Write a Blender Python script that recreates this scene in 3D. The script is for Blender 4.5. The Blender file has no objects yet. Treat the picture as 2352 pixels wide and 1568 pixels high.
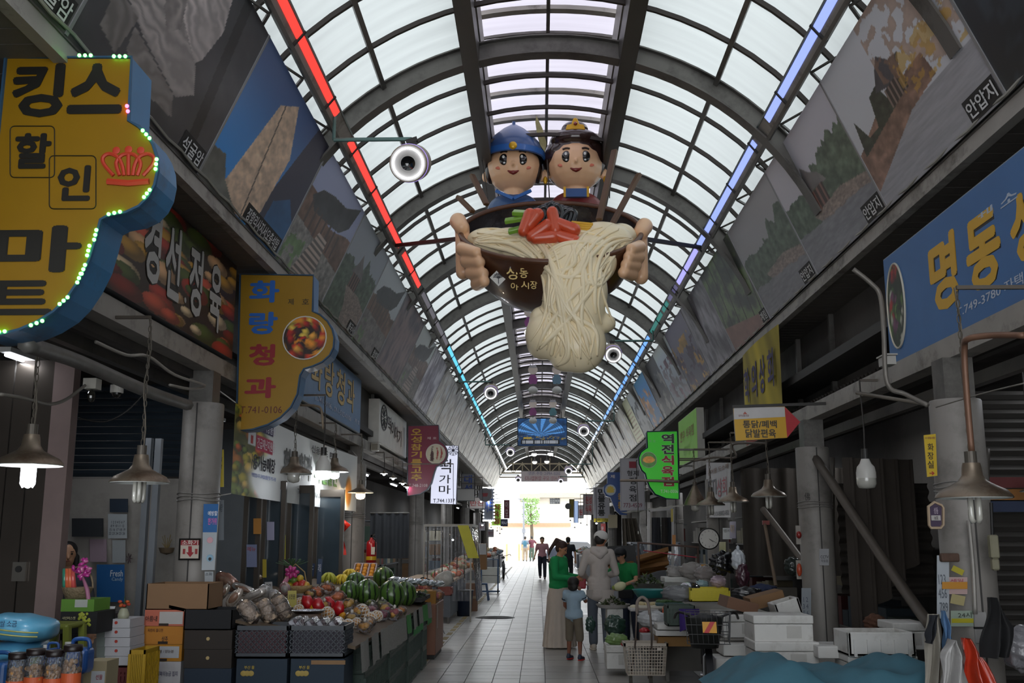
import bpy, math, random
import numpy as np
from mathutils import Vector, Matrix, Quaternion
from mathutils.bvhtree import BVHTree
from math import sin, cos, pi, radians as R, sqrt, atan2
random.seed(7); rng = np.random.default_rng(7)
SC = bpy.context.scene
COL = SC.collection
# ---------------------------------------------------------------- camera
FPX = 2350.0; PIT = math.atan(450/FPX); YAW = math.atan(63/math.hypot(FPX, 450)); CH = 1.65
cd = bpy.data.cameras.new('camera'); cd.sensor_width = 36; cd.lens = 36*FPX/2352; cd.clip_end = 600
cam = bpy.data.objects.new('camera', cd); COL.objects.link(cam)
cam.location = (0, 0, CH); cam.rotation_euler = (pi/2+PIT, 0, YAW); SC.camera = cam
SC.view_settings.view_transform = 'Standard'; SC.view_settings.look = 'None'
SC.view_settings.gamma = 1; SC.view_settings.exposure = 0.05; SC.view_settings.use_curve_mapping = False
# ---------------------------------------------------------------- sky: flat bright overcast
W = bpy.data.worlds.new('sky'); SC.world = W; W.use_nodes = True
_b = W.node_tree.nodes['Background']
_b.inputs[0].default_value = (0.93, 0.965, 1.0, 1); _b.inputs[1].default_value = 4.0
try:
    SC.cycles.use_denoising = True; SC.cycles.max_bounces = 8; SC.cycles.diffuse_bounces = 5
    SC.cycles.transparent_max_bounces = 24; SC.cycles.sample_clamp_indirect = 6
    SC.cycles.caustics_reflective = False; SC.cycles.caustics_refractive = False
except Exception: pass
# ---------------------------------------------------------------- pixel <-> world (measuring the photo)
_F = Vector((-sin(YAW)*cos(PIT), cos(YAW)*cos(PIT), sin(PIT))); _Rt = Vector((cos(YAW), sin(YAW), 0)); _U = _Rt.cross(_F)
CAM = Vector((0, 0, CH))
def ray(x, y): return _F*FPX + _Rt*(x-1176) + _U*(784-y)
def atY(x, y, Y): d = ray(x, y); return CAM + d*(Y/d.y)
def atX(x, y, X): d = ray(x, y); return CAM + d*(X/d.x)
def atZ(x, y, Z): d = ray(x, y); return CAM + d*((Z-CH)/d.z)
def pxm(Y, Z=2.0):  # metres per pixel at a depth
    return (Y*cos(PIT)+(Z-CH)*sin(PIT))/FPX
# ---------------------------------------------------------------- materials
def lin(h):
    if isinstance(h, (tuple, list)): return tuple(h[:3])
    h = h.lstrip('#'); c = [int(h[i:i+2], 16)/255 for i in (0, 2, 4)]
    return tuple(x/12.92 if x <= .04045 else ((x+.055)/1.055)**2.4 for x in c)
_mc = {}
def M(col, rough=.6, metal=0., noise=.12, ns=6., bump=0., spec=.5, em=None, es=1., alpha=1., coat=0., trans=0., dirt=None, sub=0.):
    key = (col, rough, metal, noise, ns, bump, spec, em, es, alpha, coat, trans, dirt, sub)
    if key in _mc: return _mc[key]
    m = bpy.data.materials.new('mat_%d' % len(_mc)); m.use_nodes = True; nt = m.node_tree; N = nt.nodes; L = nt.links
    b = N['Principled BSDF']; c = lin(col)
    b.inputs['Roughness'].default_value = rough; b.inputs['Metallic'].default_value = metal
    b.inputs['Specular IOR Level'].default_value = spec; b.inputs['Coat Weight'].default_value = coat
    b.inputs['Transmission Weight'].default_value = trans
    tc = N.new('ShaderNodeTexCoord')
    nz = N.new('ShaderNodeTexNoise'); nz.inputs['Scale'].default_value = ns; nz.inputs['Detail'].default_value = 5
    L.new(tc.outputs['Object'], nz.inputs['Vector'])
    mx = N.new('ShaderNodeMixRGB'); mx.inputs[1].default_value = tuple(v*(1-noise*1.6) for v in c)+(1,)
    mx.inputs[2].default_value = tuple(min(1, v*(1+noise)) for v in c)+(1,)
    L.new(nz.outputs['Fac'], mx.inputs[0]); out = mx.outputs[0]
    if dirt:
        n2 = N.new('ShaderNodeTexNoise'); n2.inputs['Scale'].default_value = ns*.45; n2.inputs['Detail'].default_value = 8; n2.inputs['Roughness'].default_value = .7
        L.new(tc.outputs['Object'], n2.inputs['Vector'])
        rp = N.new('ShaderNodeValToRGB'); rp.color_ramp.elements[0].position = .5; rp.color_ramp.elements[1].position = .68
        L.new(n2.outputs['Fac'], rp.inputs[0]); m2 = N.new('ShaderNodeMixRGB'); m2.inputs[2].default_value = lin(dirt)+(1,)
        L.new(rp.outputs[0], m2.inputs[0]); L.new(out, m2.inputs[1]); out = m2.outputs[0]
    L.new(out, b.inputs['Base Color'])
    if bump:
        bp = N.new('ShaderNodeBump'); bp.inputs['Strength'].default_value = bump; bp.inputs['Distance'].default_value = .02
        L.new(nz.outputs['Fac'], bp.inputs['Height']); L.new(bp.outputs[0], b.inputs['Normal'])
    if em: b.inputs['Emission Color'].default_value = lin(em)+(1,); b.inputs['Emission Strength'].default_value = es
    if alpha < 1: b.inputs['Alpha'].default_value = alpha
    if sub: b.inputs['Subsurface Weight'].default_value = sub; b.inputs['Subsurface Radius'].default_value = (.02, .01, .006)
    _mc[key] = m; return m
def plain(): return M('#888888')
def vcol(rough=.5, em=0.):     # printed picture: colour comes from the mesh's colour attribute
    k = ('v', rough, em)
    if k in _mc: return _mc[k]
    m = bpy.data.materials.new('print_%d' % len(_mc)); m.use_nodes = True; nt = m.node_tree
    b = nt.nodes['Principled BSDF']; a = nt.nodes.new('ShaderNodeAttribute'); a.attribute_name = 'col'
    nt.links.new(a.outputs['Color'], b.inputs['Base Color']); b.inputs['Roughness'].default_value = rough
    if em: nt.links.new(a.outputs['Color'], b.inputs['Emission Color']); b.inputs['Emission Strength'].default_value = em
    _mc[k] = m; return m
def clear(tint='#ffffff', op=.12, rough=.05, k='c'):   # thin clear plastic or glass
    key = (k, tint, op, rough)
    if key in _mc: return _mc[key]
    m = bpy.data.materials.new('clear_%d' % len(_mc)); m.use_nodes = True; nt = m.node_tree; N = nt.nodes; L = nt.links
    for n in list(N):
        if n.type == 'BSDF_PRINCIPLED': N.remove(n)
    o = [n for n in N if n.type == 'OUTPUT_MATERIAL'][0]
    t = N.new('ShaderNodeBsdfTransparent'); t.inputs[0].default_value = tuple(.5+.5*v for v in lin(tint))+(1,)
    g = N.new('ShaderNodeBsdfGlossy'); g.inputs[1].default_value = rough
    d = N.new('ShaderNodeBsdfDiffuse'); d.inputs[0].default_value = lin(tint)+(1,)
    m1 = N.new('ShaderNodeMixShader'); m2 = N.new('ShaderNodeMixShader'); fr = N.new('ShaderNodeFresnel'); fr.inputs[0].default_value = 1.5
    nz = N.new('ShaderNodeTexNoise'); nz.inputs['Scale'].default_value = 9; bp = N.new('ShaderNodeBump'); bp.inputs['Strength'].default_value = .5; bp.inputs['Distance'].default_value = .03
    L.new(nz.outputs['Fac'], bp.inputs['Height']); L.new(bp.outputs[0], g.inputs['Normal']); L.new(bp.outputs[0], fr.inputs['Normal'])
    m1.inputs[0].default_value = op; L.new(t.outputs[0], m1.inputs[1]); L.new(d.outputs[0], m1.inputs[2])
    L.new(fr.outputs[0], m2.inputs[0]); L.new(m1.outputs[0], m2.inputs[1]); L.new(g.outputs[0], m2.inputs[2])
    L.new(m2.outputs[0], o.inputs[0]); _mc[key] = m; return m
# ---------------------------------------------------------------- objects
def tag(o, label=None, cat=None, group=None, kind=None):
    if label: o['label'] = label
    if cat: o['category'] = cat
    if group: o['group'] = group
    if kind: o['kind'] = kind
    return o
def thing(name, label, cat, loc=(0, 0, 0), rz=0., group=None, kind=None):
    o = bpy.data.objects.new(name, None); o.empty_display_size = .1; COL.objects.link(o)
    o.location = loc; o.rotation_euler = (0, 0, rz)
    return tag(o, label, cat, group, kind)
def link(name, me, mat=None, parent=None, loc=None, smooth=False, label=None, kind=None):
    if mat is not None and not me.materials: me.materials.append(mat)
    if smooth and len(me.polygons): me.polygons.foreach_set('use_smooth', [True]*len(me.polygons))
    o = bpy.data.objects.new(name, me); COL.objects.link(o)
    if parent is not None: o.parent = parent
    if loc is not None: o.location = loc
    if label: o['label'] = label
    if kind: o['kind'] = kind
    return o
def dup(o, loc=None, rz=None, label=None, parent=None, scale=None, top=True):
    c = o.copy(); COL.objects.link(c)
    if parent is not None: c.parent = parent
    if loc is not None: c.location = loc
    if rz is not None: c.rotation_euler.z = rz
    if scale is not None: c.scale = scale if hasattr(scale, '__len__') else (scale,)*3
    if label: c['label'] = label
    for ch in o.children: dup(ch, parent=c, top=False)
    return c
ORD = ['first', 'second', 'third', 'fourth', 'fifth', 'sixth', 'seventh', 'eighth', 'ninth', 'tenth', 'eleventh', 'twelfth', 'thirteenth', 'fourteenth', 'fifteenth', 'sixteenth', 'seventeenth', 'eighteenth']
class MB:
    def __init__(s): s.v = []; s.f = []; s.xf = None
    def add(s, vs, fs):
        n = len(s.v)
        s.v += [tuple(s.xf @ Vector(v)) if s.xf else tuple(v) for v in vs]; s.f += [tuple(n+i for i in f) for f in fs]; return s
    def box(s, x0, x1, y0, y1, z0, z1):
        return s.add([(x0,y0,z0),(x1,y0,z0),(x1,y1,z0),(x0,y1,z0),(x0,y0,z1),(x1,y0,z1),(x1,y1,z1),(x0,y1,z1)],
                     [(0,3,2,1),(4,5,6,7),(0,1,5,4),(1,2,6,5),(2,3,7,6),(3,0,4,7)])
    def cbox(s, c, d): return s.box(c[0]-d[0]/2, c[0]+d[0]/2, c[1]-d[1]/2, c[1]+d[1]/2, c[2]-d[2]/2, c[2]+d[2]/2)
    def beam(s, a, b, w, h=None, up=(0, 0, 1)):
        a = Vector(a); b = Vector(b); h = h or w; d = (b-a).normalized(); u = Vector(up)
        if abs(d.dot(u)) > .98: u = Vector((0, 1, 0))
        x = d.cross(u).normalized(); y = x.cross(d)
        vs = [p+x*(i*w/2)+y*(j*h/2) for p in (a, b) for i, j in ((-1,-1),(1,-1),(1,1),(-1,1))]
        return s.add(vs, [(3,2,1,0),(4,5,6,7),(0,1,5,4),(1,2,6,5),(2,3,7,6),(3,0,4,7)])
    def tube(s, pts, r, n=8, cap=True, closed=False):
        pts = [Vector(p) for p in pts]; k = len(pts); rs = r if hasattr(r, '__len__') else [r]*k
        vs = []; prev = None
        for i, p in enumerate(pts):
            if closed: d = pts[(i+1) % k]-pts[i-1]
            else: d = pts[min(i+1, k-1)]-pts[max(i-1, 0)]
            if d.length < 1e-9: d = Vector((0, 0, 1))
            d.normalize()
            if prev is None:
                u = Vector((0, 0, 1)) if abs(d.z) < .9 else Vector((1, 0, 0)); x = d.cross(u).normalized()
            else:
                x = prev - d*prev.dot(d); x = x.normalized() if x.length > 1e-6 else d.orthogonal().normalized()
            prev = x; y = d.cross(x)
            vs += [p+(x*cos(2*pi*j/n)+y*sin(2*pi*j/n))*rs[i] for j in range(n)]
        fs = []
        for i in range(k if closed else k-1):
            a = i*n; b = ((i+1) % k)*n
            fs += [(a+j, a+(j+1) % n, b+(j+1) % n, b+j) for j in range(n)]
        if cap and not closed: fs += [tuple(range(n))[::-1], tuple((k-1)*n+j for j in range(n))]
        return s.add(vs, fs)
    def cyl(s, a, b, r, r2=None, n=16, cap=True): return s.tube([a, b], [r, r if r2 is None else r2], n, cap)
    def lathe(s, prof, c=(0, 0, 0), n=24, cap=False, ry=1.):
        c = Vector(c); vs = []; k = len(prof)
        for r, z in prof: vs += [c+Vector((r*cos(2*pi*j/n), r*ry*sin(2*pi*j/n), z)) for j in range(n)]
        fs = [(i*n+j, i*n+(j+1) % n, (i+1)*n+(j+1) % n, (i+1)*n+j) for i in range(k-1) for j in range(n)]
        if cap: fs += [tuple(range(n))[::-1], tuple((k-1)*n+j for j in range(n))]
        return s.add(vs, fs)
    def ell(s, c, r, n=16, m=10, rot=None, warp=None):
        c = Vector(c); r = r if hasattr(r, '__len__') else (r, r, r); vs = []
        for i in range(m+1):
            t = pi*i/m
            for j in range(n):
                p = Vector((sin(t)*cos(2*pi*j/n), sin(t)*sin(2*pi*j/n), -cos(t)))
                k = warp(p) if warp else 1
                p = Vector((p.x*r[0]*k, p.y*r[1]*k, p.z*r[2]*k))
                if rot: p = rot @ p
                vs.append(c+p)
        return s.add(vs, [(i*n+j, i*n+(j+1) % n, (i+1)*n+(j+1) % n, (i+1)*n+j) for i in range(m) for j in range(n)])
    def prism(s, poly, o, ex, ey, ez, d):   # polygon in a plane (o, ex, ey), extruded d along ez
        o = Vector(o); ex = Vector(ex); ey = Vector(ey); ez = Vector(ez); n = len(poly)
        a = [o+ex*p[0]+ey*p[1] for p in poly]; vs = a+[v+ez*d for v in a]
        return s.add(vs, [tuple(range(n)), tuple(range(2*n-1, n-1, -1))]+[(j, (j+1) % n, n+(j+1) % n, n+j) for j in range(n)])
    def grid(s, fn, nu, nv):
        vs = [fn(i/nu, j/nv) for j in range(nv+1) for i in range(nu+1)]
        return s.add(vs, [(j*(nu+1)+i, j*(nu+1)+i+1, (j+1)*(nu+1)+i+1, (j+1)*(nu+1)+i) for j in range(nv) for i in range(nu)])
    def mesh(s):
        me = bpy.data.meshes.new('m'); me.from_pydata(s.v, [], s.f); me.validate(); return me
    def put(s, name, mat, parent=None, loc=None, smooth=False, label=None, kind=None, fix=True):
        me = s.mesh()
        if fix and len(me.polygons) < 60000:
            import bmesh
            bm = bmesh.new(); bm.from_mesh(me); bmesh.ops.recalc_face_normals(bm, faces=bm.faces[:]); bm.to_mesh(me); bm.free()
        return link(name, me, mat, parent, loc, smooth, label, kind)
def spun(o, ang=35):
    try: o.data.set_sharp_from_angle(angle=R(ang))
    except Exception: pass
    return o
def bev(o, w, seg=1):
    m = o.modifiers.new('b', 'BEVEL'); m.width = w; m.segments = seg; m.limit_method = 'ANGLE'; return o
def curve(pts, n=8):      # smooth points through control points
    P = [Vector(p) for p in pts]; out = []
    for i in range(len(P)-1):
        p0 = P[max(i-1, 0)]; p1 = P[i]; p2 = P[i+1]; p3 = P[min(i+2, len(P)-1)]
        for k in range(n):
            t = k/n; out.append(.5*((2*p1)+(p2-p0)*t+(2*p0-5*p1+4*p2-p3)*t*t+(3*p1-p0-3*p2+p3)*t**3))
    out.append(P[-1]); return out
TMP = bpy.data.scenes.new('workbench')
def bake(me, mods):
    o = bpy.data.objects.new('t', me); TMP.collection.objects.link(o)
    for ty, kw in mods:
        m = o.modifiers.new('x', ty)
        for k, v in kw.items(): setattr(m, k, v)
    TMP.view_layers[0].update(); dg = TMP.view_layers[0].depsgraph
    r = bpy.data.meshes.new_from_object(o.evaluated_get(dg), depsgraph=dg); bpy.data.objects.remove(o); return r
def blob(prims, vox=.015, it=4, fac=.6):
    b = MB()
    for p in prims:
        if p[0] == 'c':
            _, a, c, r1, r2 = p; a = Vector(a); c = Vector(c)
            b.ell(a, r1, 12, 8); b.ell(c, r2, 12, 8); b.tube([a, c], [r1, r2], 12)
        else:
            _, c, r, *q = p; b.ell(c, r, 18, 12, rot=q[0] if q else None)
    me = b.mesh()
    return bake(me, [('REMESH', dict(mode='VOXEL', voxel_size=vox, use_smooth_shade=True)), ('SMOOTH', dict(factor=fac, iterations=it))])
# ---------------------------------------------------------------- lettering
_tc = {}
def glyph(s, off=0., ext=.0, spc=1., lsp=1.):
    k = (s, off, ext, spc, lsp)
    if k in _tc: return _tc[k]
    if off > 0:    # bold: the plain glyph struck several times round a small circle
        g0 = glyph(s, 0., ext, spc, lsp); nv = len(g0.vertices); co = np.empty(nv*3); g0.vertices.foreach_get('co', co); co = co.reshape(-1, 3); fs = [tuple(p.vertices) for p in g0.polygons]
        m_ = 8 if off > .03 else 5; vs = []; F_ = []
        for i in range(m_): a = 2*pi*i/m_; vs.append(co+np.array([off*.85*cos(a), off*.85*sin(a), i*.0003])); F_ += [tuple(q+nv*i for q in f) for f in fs]
        me = bpy.data.meshes.new('t'); me.from_pydata(np.concatenate(vs).tolist(), [], F_); _tc[k] = me; return me
    c = bpy.data.curves.new('t', 'FONT'); c.body = s; c.align_x = 'CENTER'; c.offset = off; c.extrude = ext; c.resolution_u = 2
    c.space_character = spc; c.space_line = lsp; c.fill_mode = 'BOTH'
    o = bpy.data.objects.new('t', c); me = bpy.data.meshes.new_from_object(o); bpy.data.objects.remove(o)
    _tc[k] = me; return me
def text(s, o, ex, ey, w, h, mat, parent=None, off=.0, lift=.004, name='lettering', keep=False, ext=0., lsp=1.):
    """fit text into a w x h box centred at o, on the plane of unit vectors ex, ey; parent is at the origin or None"""
    src = glyph(s, off, ext, 1., lsp); n = len(src.vertices)
    if n == 0: return None
    co = np.empty(n*3); src.vertices.foreach_get('co', co); co = co.reshape(-1, 3)
    lo, hi = co.min(0), co.max(0); sz = np.maximum(hi-lo, 1e-6); sx = w/sz[0]; sy = h/sz[1]
    if keep: sx = sy = min(sx, sy)
    ex = Vector(ex).normalized(); ey = Vector(ey).normalized(); ez = ex.cross(ey); o = Vector(o)+ez*lift
    c = co-(lo+hi)/2
    P = np.array(o)[None, :]+c[:, :1]*sx*np.array(ex)[None]+c[:, 1:2]*sy*np.array(ey)[None]+c[:, 2:3]*np.array(ez)[None]
    if parent is not None: P = P-np.array(parent.matrix_basis.translation)[None]
    me = src.copy(); me.materials.clear(); me.vertices.foreach_set('co', P.ravel()); me.update()
    return link(name, me, mat, parent)
def picture(fn, o, ex, ey, w, h, nu, nv, parent=None, name='print', rough=.45, em=0., bow=0.):
    """printed picture: a grid coloured by fn(U, V) -> rgb in sRGB 0..1; o = lower-left corner"""
    U, V = np.meshgrid(np.linspace(0, 1, nu+1), np.linspace(0, 1, nv+1)); c = np.clip(fn(U, V), 0, 1)
    c = np.where(c <= .04045, c/12.92, ((c+.055)/1.055)**2.4)
    ex = Vector(ex).normalized(); ey = Vector(ey).normalized(); ez = ex.cross(ey); o = Vector(o)
    B = bow*4*U*(1-U)
    P = np.array(o)+U[..., None]*w*np.array(ex)+V[..., None]*h*np.array(ey)+B[..., None]*np.array(ez)
    if parent is not None: P = P-np.array(parent.matrix_basis.translation)
    me = bpy.data.meshes.new('p'); idx = np.arange((nu+1)*(nv+1)).reshape(nv+1, nu+1)
    q = np.stack([idx[:-1, :-1], idx[:-1, 1:], idx[1:, 1:], idx[1:, :-1]], -1).reshape(-1, 4)
    me.vertices.add(P.shape[0]*P.shape[1]); me.vertices.foreach_set('co', P.reshape(-1))
    me.loops.add(q.size); me.loops.foreach_set('vertex_index', q.ravel().astype(np.int32)); me.polygons.add(len(q))
    me.polygons.foreach_set('loop_start', np.arange(0, q.size, 4, dtype=np.int32)); me.update(calc_edges=True)
    a = me.color_attributes.new('col', 'FLOAT_COLOR', 'POINT'); rgba = np.concatenate([c, np.ones(c.shape[:2]+(1,))], -1)
    a.data.foreach_set('color', rgba.reshape(-1).astype(np.float32))
    return link(name, me, vcol(rough, em), parent)
# numpy painting
def vn(U, V, sc, seed=0):
    r = np.random.default_rng(seed); g = r.random((66, 66)); x = (U*sc) % 64; y = (V*sc) % 64
    i = x.astype(int); j = y.astype(int); a = x-i; b = y-j; a = a*a*(3-2*a); b = b*b*(3-2*b)
    return (g[j, i]*(1-a)+g[j, i+1]*a)*(1-b)+(g[j+1, i]*(1-a)+g[j+1, i+1]*a)*b
def fbm(U, V, sc, seed=0, o=4): return sum(vn(U, V, sc*2**k, seed+k)*.5**(k+1) for k in range(o))/(1-.5**o)
def mixc(a, b, t): return a*(1-t[..., None])+b*t[..., None]
def hexc(h): h = h.lstrip('#'); return np.array([int(h[i:i+2], 16)/255 for i in (0, 2, 4)])
def inpoly(U, V, P):
    r = np.zeros(U.shape, bool); n = len(P)
    for i in range(n):
        x0, y0 = P[i]; x1, y1 = P[i-1]
        if y0 == y1: continue
        c = ((y0 > V) != (y1 > V)) & (U < (x1-x0)*(V-y0)/(y1-y0)+x0); r ^= c
    return r
def ss(x, a, b): t = np.clip((x-a)/(b-a), 0, 1); return t*t*(3-2*t)
# ================================================================= the arcade shell
CX = .125; CZ = 3.67; RA = 2.977; Y0 = -4.0; YE = 62.6
g_steel = M('#6a6763', .45, .35, .12, 3, dirt='#3f3c39'); g_light = M('#a39e97', .5, .25, .15, 4, dirt='#55504a')
g_dark = M('#3a3836', .6, .1, .2, 3); g_col = M('#8a8580', .5, .1, .08, 2.5, dirt='#5f5b55')
m_black = M('#151414', .6)
# ---- floor
fl = MB(); fl.box(-6, 6, Y0, 66, -.12, -.012)
floor = fl.put('floor', M('#4a4744', .8, ns=3)); tag(floor, kind='structure')
m_tile = [M(c, .34, 0, .1, 9, .05, dirt='#8f8b85') for c in ('#a19d97', '#a8a49e', '#98948e')]
m_slab = [M(c, .42, 0, .1, 5, .05, dirt='#8a867f') for c in ('#918d88', '#98948e', '#8a8681')]
tl = []
xs = [-1.50, -1.19, -.88, -.56, -.24, .06]
y = 9.0; j = 0
while y < 65:
    for i in range(5): tl.append((xs[i], xs[i+1], y, y+.305, 0))
    y += .31
for (xa, xb, st) in ((.06, .68, .62), (.68, 1.30, .62), (1.30, 1.92, .62), (1.92, 2.54, .62), (-2.12, -1.50, .62), (-2.75, -2.12, .62)):
    y = 9.0+(.31 if xa > .5 else 0)
    while y < 65: tl.append((xa, xb, y, y+st-.006, 1)); y += st
tl.sort(key=lambda t: (t[1] < -1.4 or t[0] > 1.6, t[2])); tc = {}
for t in tl[:290]:
    k = (round(t[1]-t[0], 2), t[4]); zz = rng.uniform(-.0012, .0012)
    if k not in tc:
        b = MB(); w = t[1]-t[0]; d = t[3]-t[2]; e = .004
        b.box(e, w-e, e, d-e, -.02, 0); me = b.mesh(); tc[k] = me
    mm = (m_slab if t[4] else m_tile)
    me = tc[k]; kk = (k, rng.integers(3))
    if kk not in tc: m2 = me.copy(); m2.materials.clear(); m2.materials.append(mm[kk[1]]); tc[kk] = m2
    link('tile', tc[kk], None, floor, (t[0], t[2], zz))
for q in range(3):
    b = MB()
    for n, t in enumerate(tl[290:]):
        if n % 3 == q: b.box(t[0]+.004, t[1]-.004, t[2]+.004, t[3]-.004, -.02, rng.uniform(-.001, .001))
    b.put('tiles_beyond', m_tile[q], floor, kind='stuff', fix=False)
yl = MB(); y = 12.0
while y < 60: yl.box(-1.62, -1.53, y, y+.5, 0, .003); y += .62+rng.uniform(0, .25)
yl.put('painted_line', M('#8f7d50', .7, noise=.4, ns=12), floor, kind='stuff')
mh = thing('manhole_cover', 'round dark iron manhole cover set in the aisle tiles', 'manhole', atZ(1137, 1418, 0))
b = MB(); b.lathe([(0, .002), (.36, .002), (.4, .004), (.42, 0)], n=36); b.put('lid', M('#3d3a38', .6, .5), mh)
b = MB()
for k in range(5): b.lathe([(.06+.07*k, .003), (.07+.07*k, .009), (.085+.07*k, .009), (.095+.07*k, .003)], n=30)
b.put('relief', M('#4a4744', .6, .5), mh)
# ---- columns (round, with a darker square stub up to the beam)
def column(x, Y, label, r=.185, top=3.17, z2=2.86):
    t = thing('column', label, 'column', (x, Y, 0))
    b = MB(); b.lathe([(r*1.12, 0), (r*1.12, .05), (r, .06), (r, z2), (r*.96, z2+.012)], n=28, cap=True); spun(b.put('shaft', g_col, t, smooth=True))
    b = MB(); b.box(-.11, .11, -.11, .11, z2, top); b.put('stub', g_steel, t)
    b = MB(); b.box(-.006, .006, -r-.004, -r+.01, .06, z2); b.put('seam', g_dark, t)
    b = MB()
    for k in range(3): b.tube([(cos(a)*r*1.03, sin(a)*r*1.03, 1.98+.03*k+.008*sin(3*a+k)) for a in [2*pi*i/20 for i in range(20)]], .005, 5, closed=True)
    b.put('wire', M('#8d8a86', .5, .5), t); return t
lc = [9.4, 17.4, 26.3, 34.8, 43.4, 52.0, 60.5]; rc = [7.66, 11.73, 18.2, 23.8, 30.2, 37.0, 44.5, 52.0, 60.0]
lw = ['nearest', 'second', 'third', 'fourth', 'fifth', 'sixth', 'seventh']
for i, Y in enumerate(lc): column(-3.12, Y, 'round grey steel column, %s from the camera on the left side' % lw[i])
rw = ['nearest', 'second', 'third', 'fourth', 'fifth', 'sixth', 'seventh', 'eighth', 'ninth']
for i, Y in enumerate(rc): column(3.1, Y, 'round grey steel column, %s from the camera on the right side' % rw[i], top=2.96, z2=2.64)
# ---- side structures
for s, nm in ((-1, 'left'), (1, 'right')):
    xf = 2.70 if s < 0 else 3.08     # fascia face
    xb = 3.1 if s < 0 else 3.12
    t = tag(bpy.data.objects.new('trim_%d' % (1 if s < 0 else 2), None), kind='structure'); COL.objects.link(t)
    dz = -.21 if s > 0 else 0
    b = MB(); b.box(s*(xb-.07), s*(xb+.09), Y0, YE, 3.17+dz, 3.33+dz); b.put('beam', g_light, t)
    b = MB(); b.box(s*(xb+.35), s*(xb+.43), Y0, YE, 3.05+dz, 3.15+dz); b.put('inner_beam', g_steel, t)
    b = MB(); b.box(s*xf, s*(xf+.03), Y0, YE, 4.33, 4.45); b.box(s*(xf-.03), s*(xf+.05), Y0, YE, 4.30, 4.335); b.put('fascia', g_light, t)
    xo = 3.6 if s > 0 else 3.2
    n = 4; b = MB()
    for k in range(int((YE-Y0)/.18)):
        y = Y0+k*.18; b.box(s*(xf+.03), s*xo, y, y+.172, 4.33, 4.345)
    b.put('soffit_slats', M('#6a6560', .6, .2), t, kind='stuff', fix=False)
    b = MB(); b.box(s*(xf-.01), s*(xf+.22), Y0, YE, 4.45, 4.465); b.put('ledge', g_steel, t)
    # facade above the beam
    w = tag(bpy.data.objects.new('wall_%s' % nm, None), kind='structure'); COL.objects.link(w)
    b = MB(); b.box(s*xo, s*(xo+.08), Y0, YE, 3.1, 6.0); b.put('facade', M('#56524f', .7, 0, .25, 1.5, dirt='#2b2826'), w)
    b = MB(); b.box(s*5.2, s*5.35, Y0, YE, 0, 3.4); b.put('back_wall', M('#4d4945', .8, 0, .2, 1.2, dirt='#35312e'), w)
    b = MB()
    for k in range(int((YE-Y0)/.12)):
        y = Y0+k*.12; b.add([(s*(xb+.1), y, 3.2), (s*5.2, y, 3.36), (s*5.2, y+.06, 3.40), (s*(xb+.1), y+.06, 3.24), (s*5.2, y+.12, 3.36), (s*(xb+.1), y+.12, 3.2)], [(0, 1, 2, 3), (3, 2, 4, 5)])
    b.put('shop_ceiling', M('#4c4845', .55, .3, .2, 2, dirt='#2f2b28'), w, fix=False)
    b = MB(); b.box(s*xb, s*5.35, Y0, YE, 3.5, 3.6); b.put('shop_roof', g_dark, w)
    b = MB(); b.box(s*xb, s*5.3, YE, YE+.1, 0, 3.5); b.put('end_wall', g_dark, w)
    # dark verticals and pipes between sign boards
    b = MB(); y = 4.0
    while y < 58:
        b.box(s*(xo-.06), s*(xo), y, y+.06, 3.33, 4.33); y += 1.9+rng.uniform(-.3, .5)
    b.put('facade_posts', g_steel, t, kind='stuff')
# ---- vault
ceil = tag(bpy.data.objects.new('ceiling', None), kind='structure'); COL.objects.link(ceil)
def arc(r, a0, a1, n, y, cx=CX, cz=CZ): return [(cx+r*sin(a0+(a1-a0)*i/n), y, cz+r*cos(a0+(a1-a0)*i/n)) for i in range(n+1)]
AM = R(66)
def sweep(b, r0, r1, w, y, a0=-AM, a1=AM, n=36, cz=CZ):
    A = arc(r0, a0, a1, n, y-w/2, cz=cz); B = arc(r1, a0, a1, n, y-w/2, cz=cz); C = arc(r1, a0, a1, n, y+w/2, cz=cz); D = arc(r0, a0, a1, n, y+w/2, cz=cz)
    vs = A+B+C+D; m = n+1; fs = []
    for i in range(n):
        for p, q in ((0, 1), (1, 2), (2, 3), (3, 0)): fs.append((p*m+i, p*m+i+1, q*m+i+1, q*m+i))
    b.add(vs, fs)
bm_ = MB(); sweep(bm_, RA, RA+.02, .17, 0); sweep(bm_, RA+.02, RA+.2, .025, 0); sweep(bm_, RA+.2, RA+.215, .14, 0)
me_rib = bm_.mesh(); YR = [-3.9, -.4, 3.1, 6.55]+[10.05+3.5*k for k in range(16)]
for Y in YR: link('rib', me_rib, g_steel, ceil, (0, Y, 0))
bp_ = MB(); sweep(bp_, RA+.17, RA+.215, .035, 0, n=28); me_pur = bp_.mesh()
m_pur = M('#3b3431', .5, .3)
for k, Y in enumerate(YR[:-1]):
    for q in (1, 2, 3): link('purlin', me_pur, m_pur, ceil, (0, Y+(YR[k+1]-Y)*q/4, 0))
def zc(dx, r=RA): return CZ+sqrt(r*r-dx*dx)
for s in (-1, 1):
    b = MB(); x = CX+s*.82; b.box(x-.085, x+.085, Y0, YE, 6.50, 6.80); b.put('main_beam', M('#4c4945', .45, .3, .15, 3), ceil)
    b = MB(); a = s*R(33.5)
    for Ya in (Y0,): 
        c0 = Vector((CX+(RA+.18)*sin(a), Y0, CZ+(RA+.18)*cos(a))); c1 = c0.copy(); c1.y = YE; b.beam(c0, c1, .05, .05, up=(sin(a), 0, cos(a)))
    b.put('mullion', g_steel, ceil)
    b = MB(); b.box(CX+s*.74-.02, CX+s*.74+.02, Y0, YE, 6.80, 7.16)
    b.put('lantern_side', M('#7d7973', .5, .2), ceil)
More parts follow.
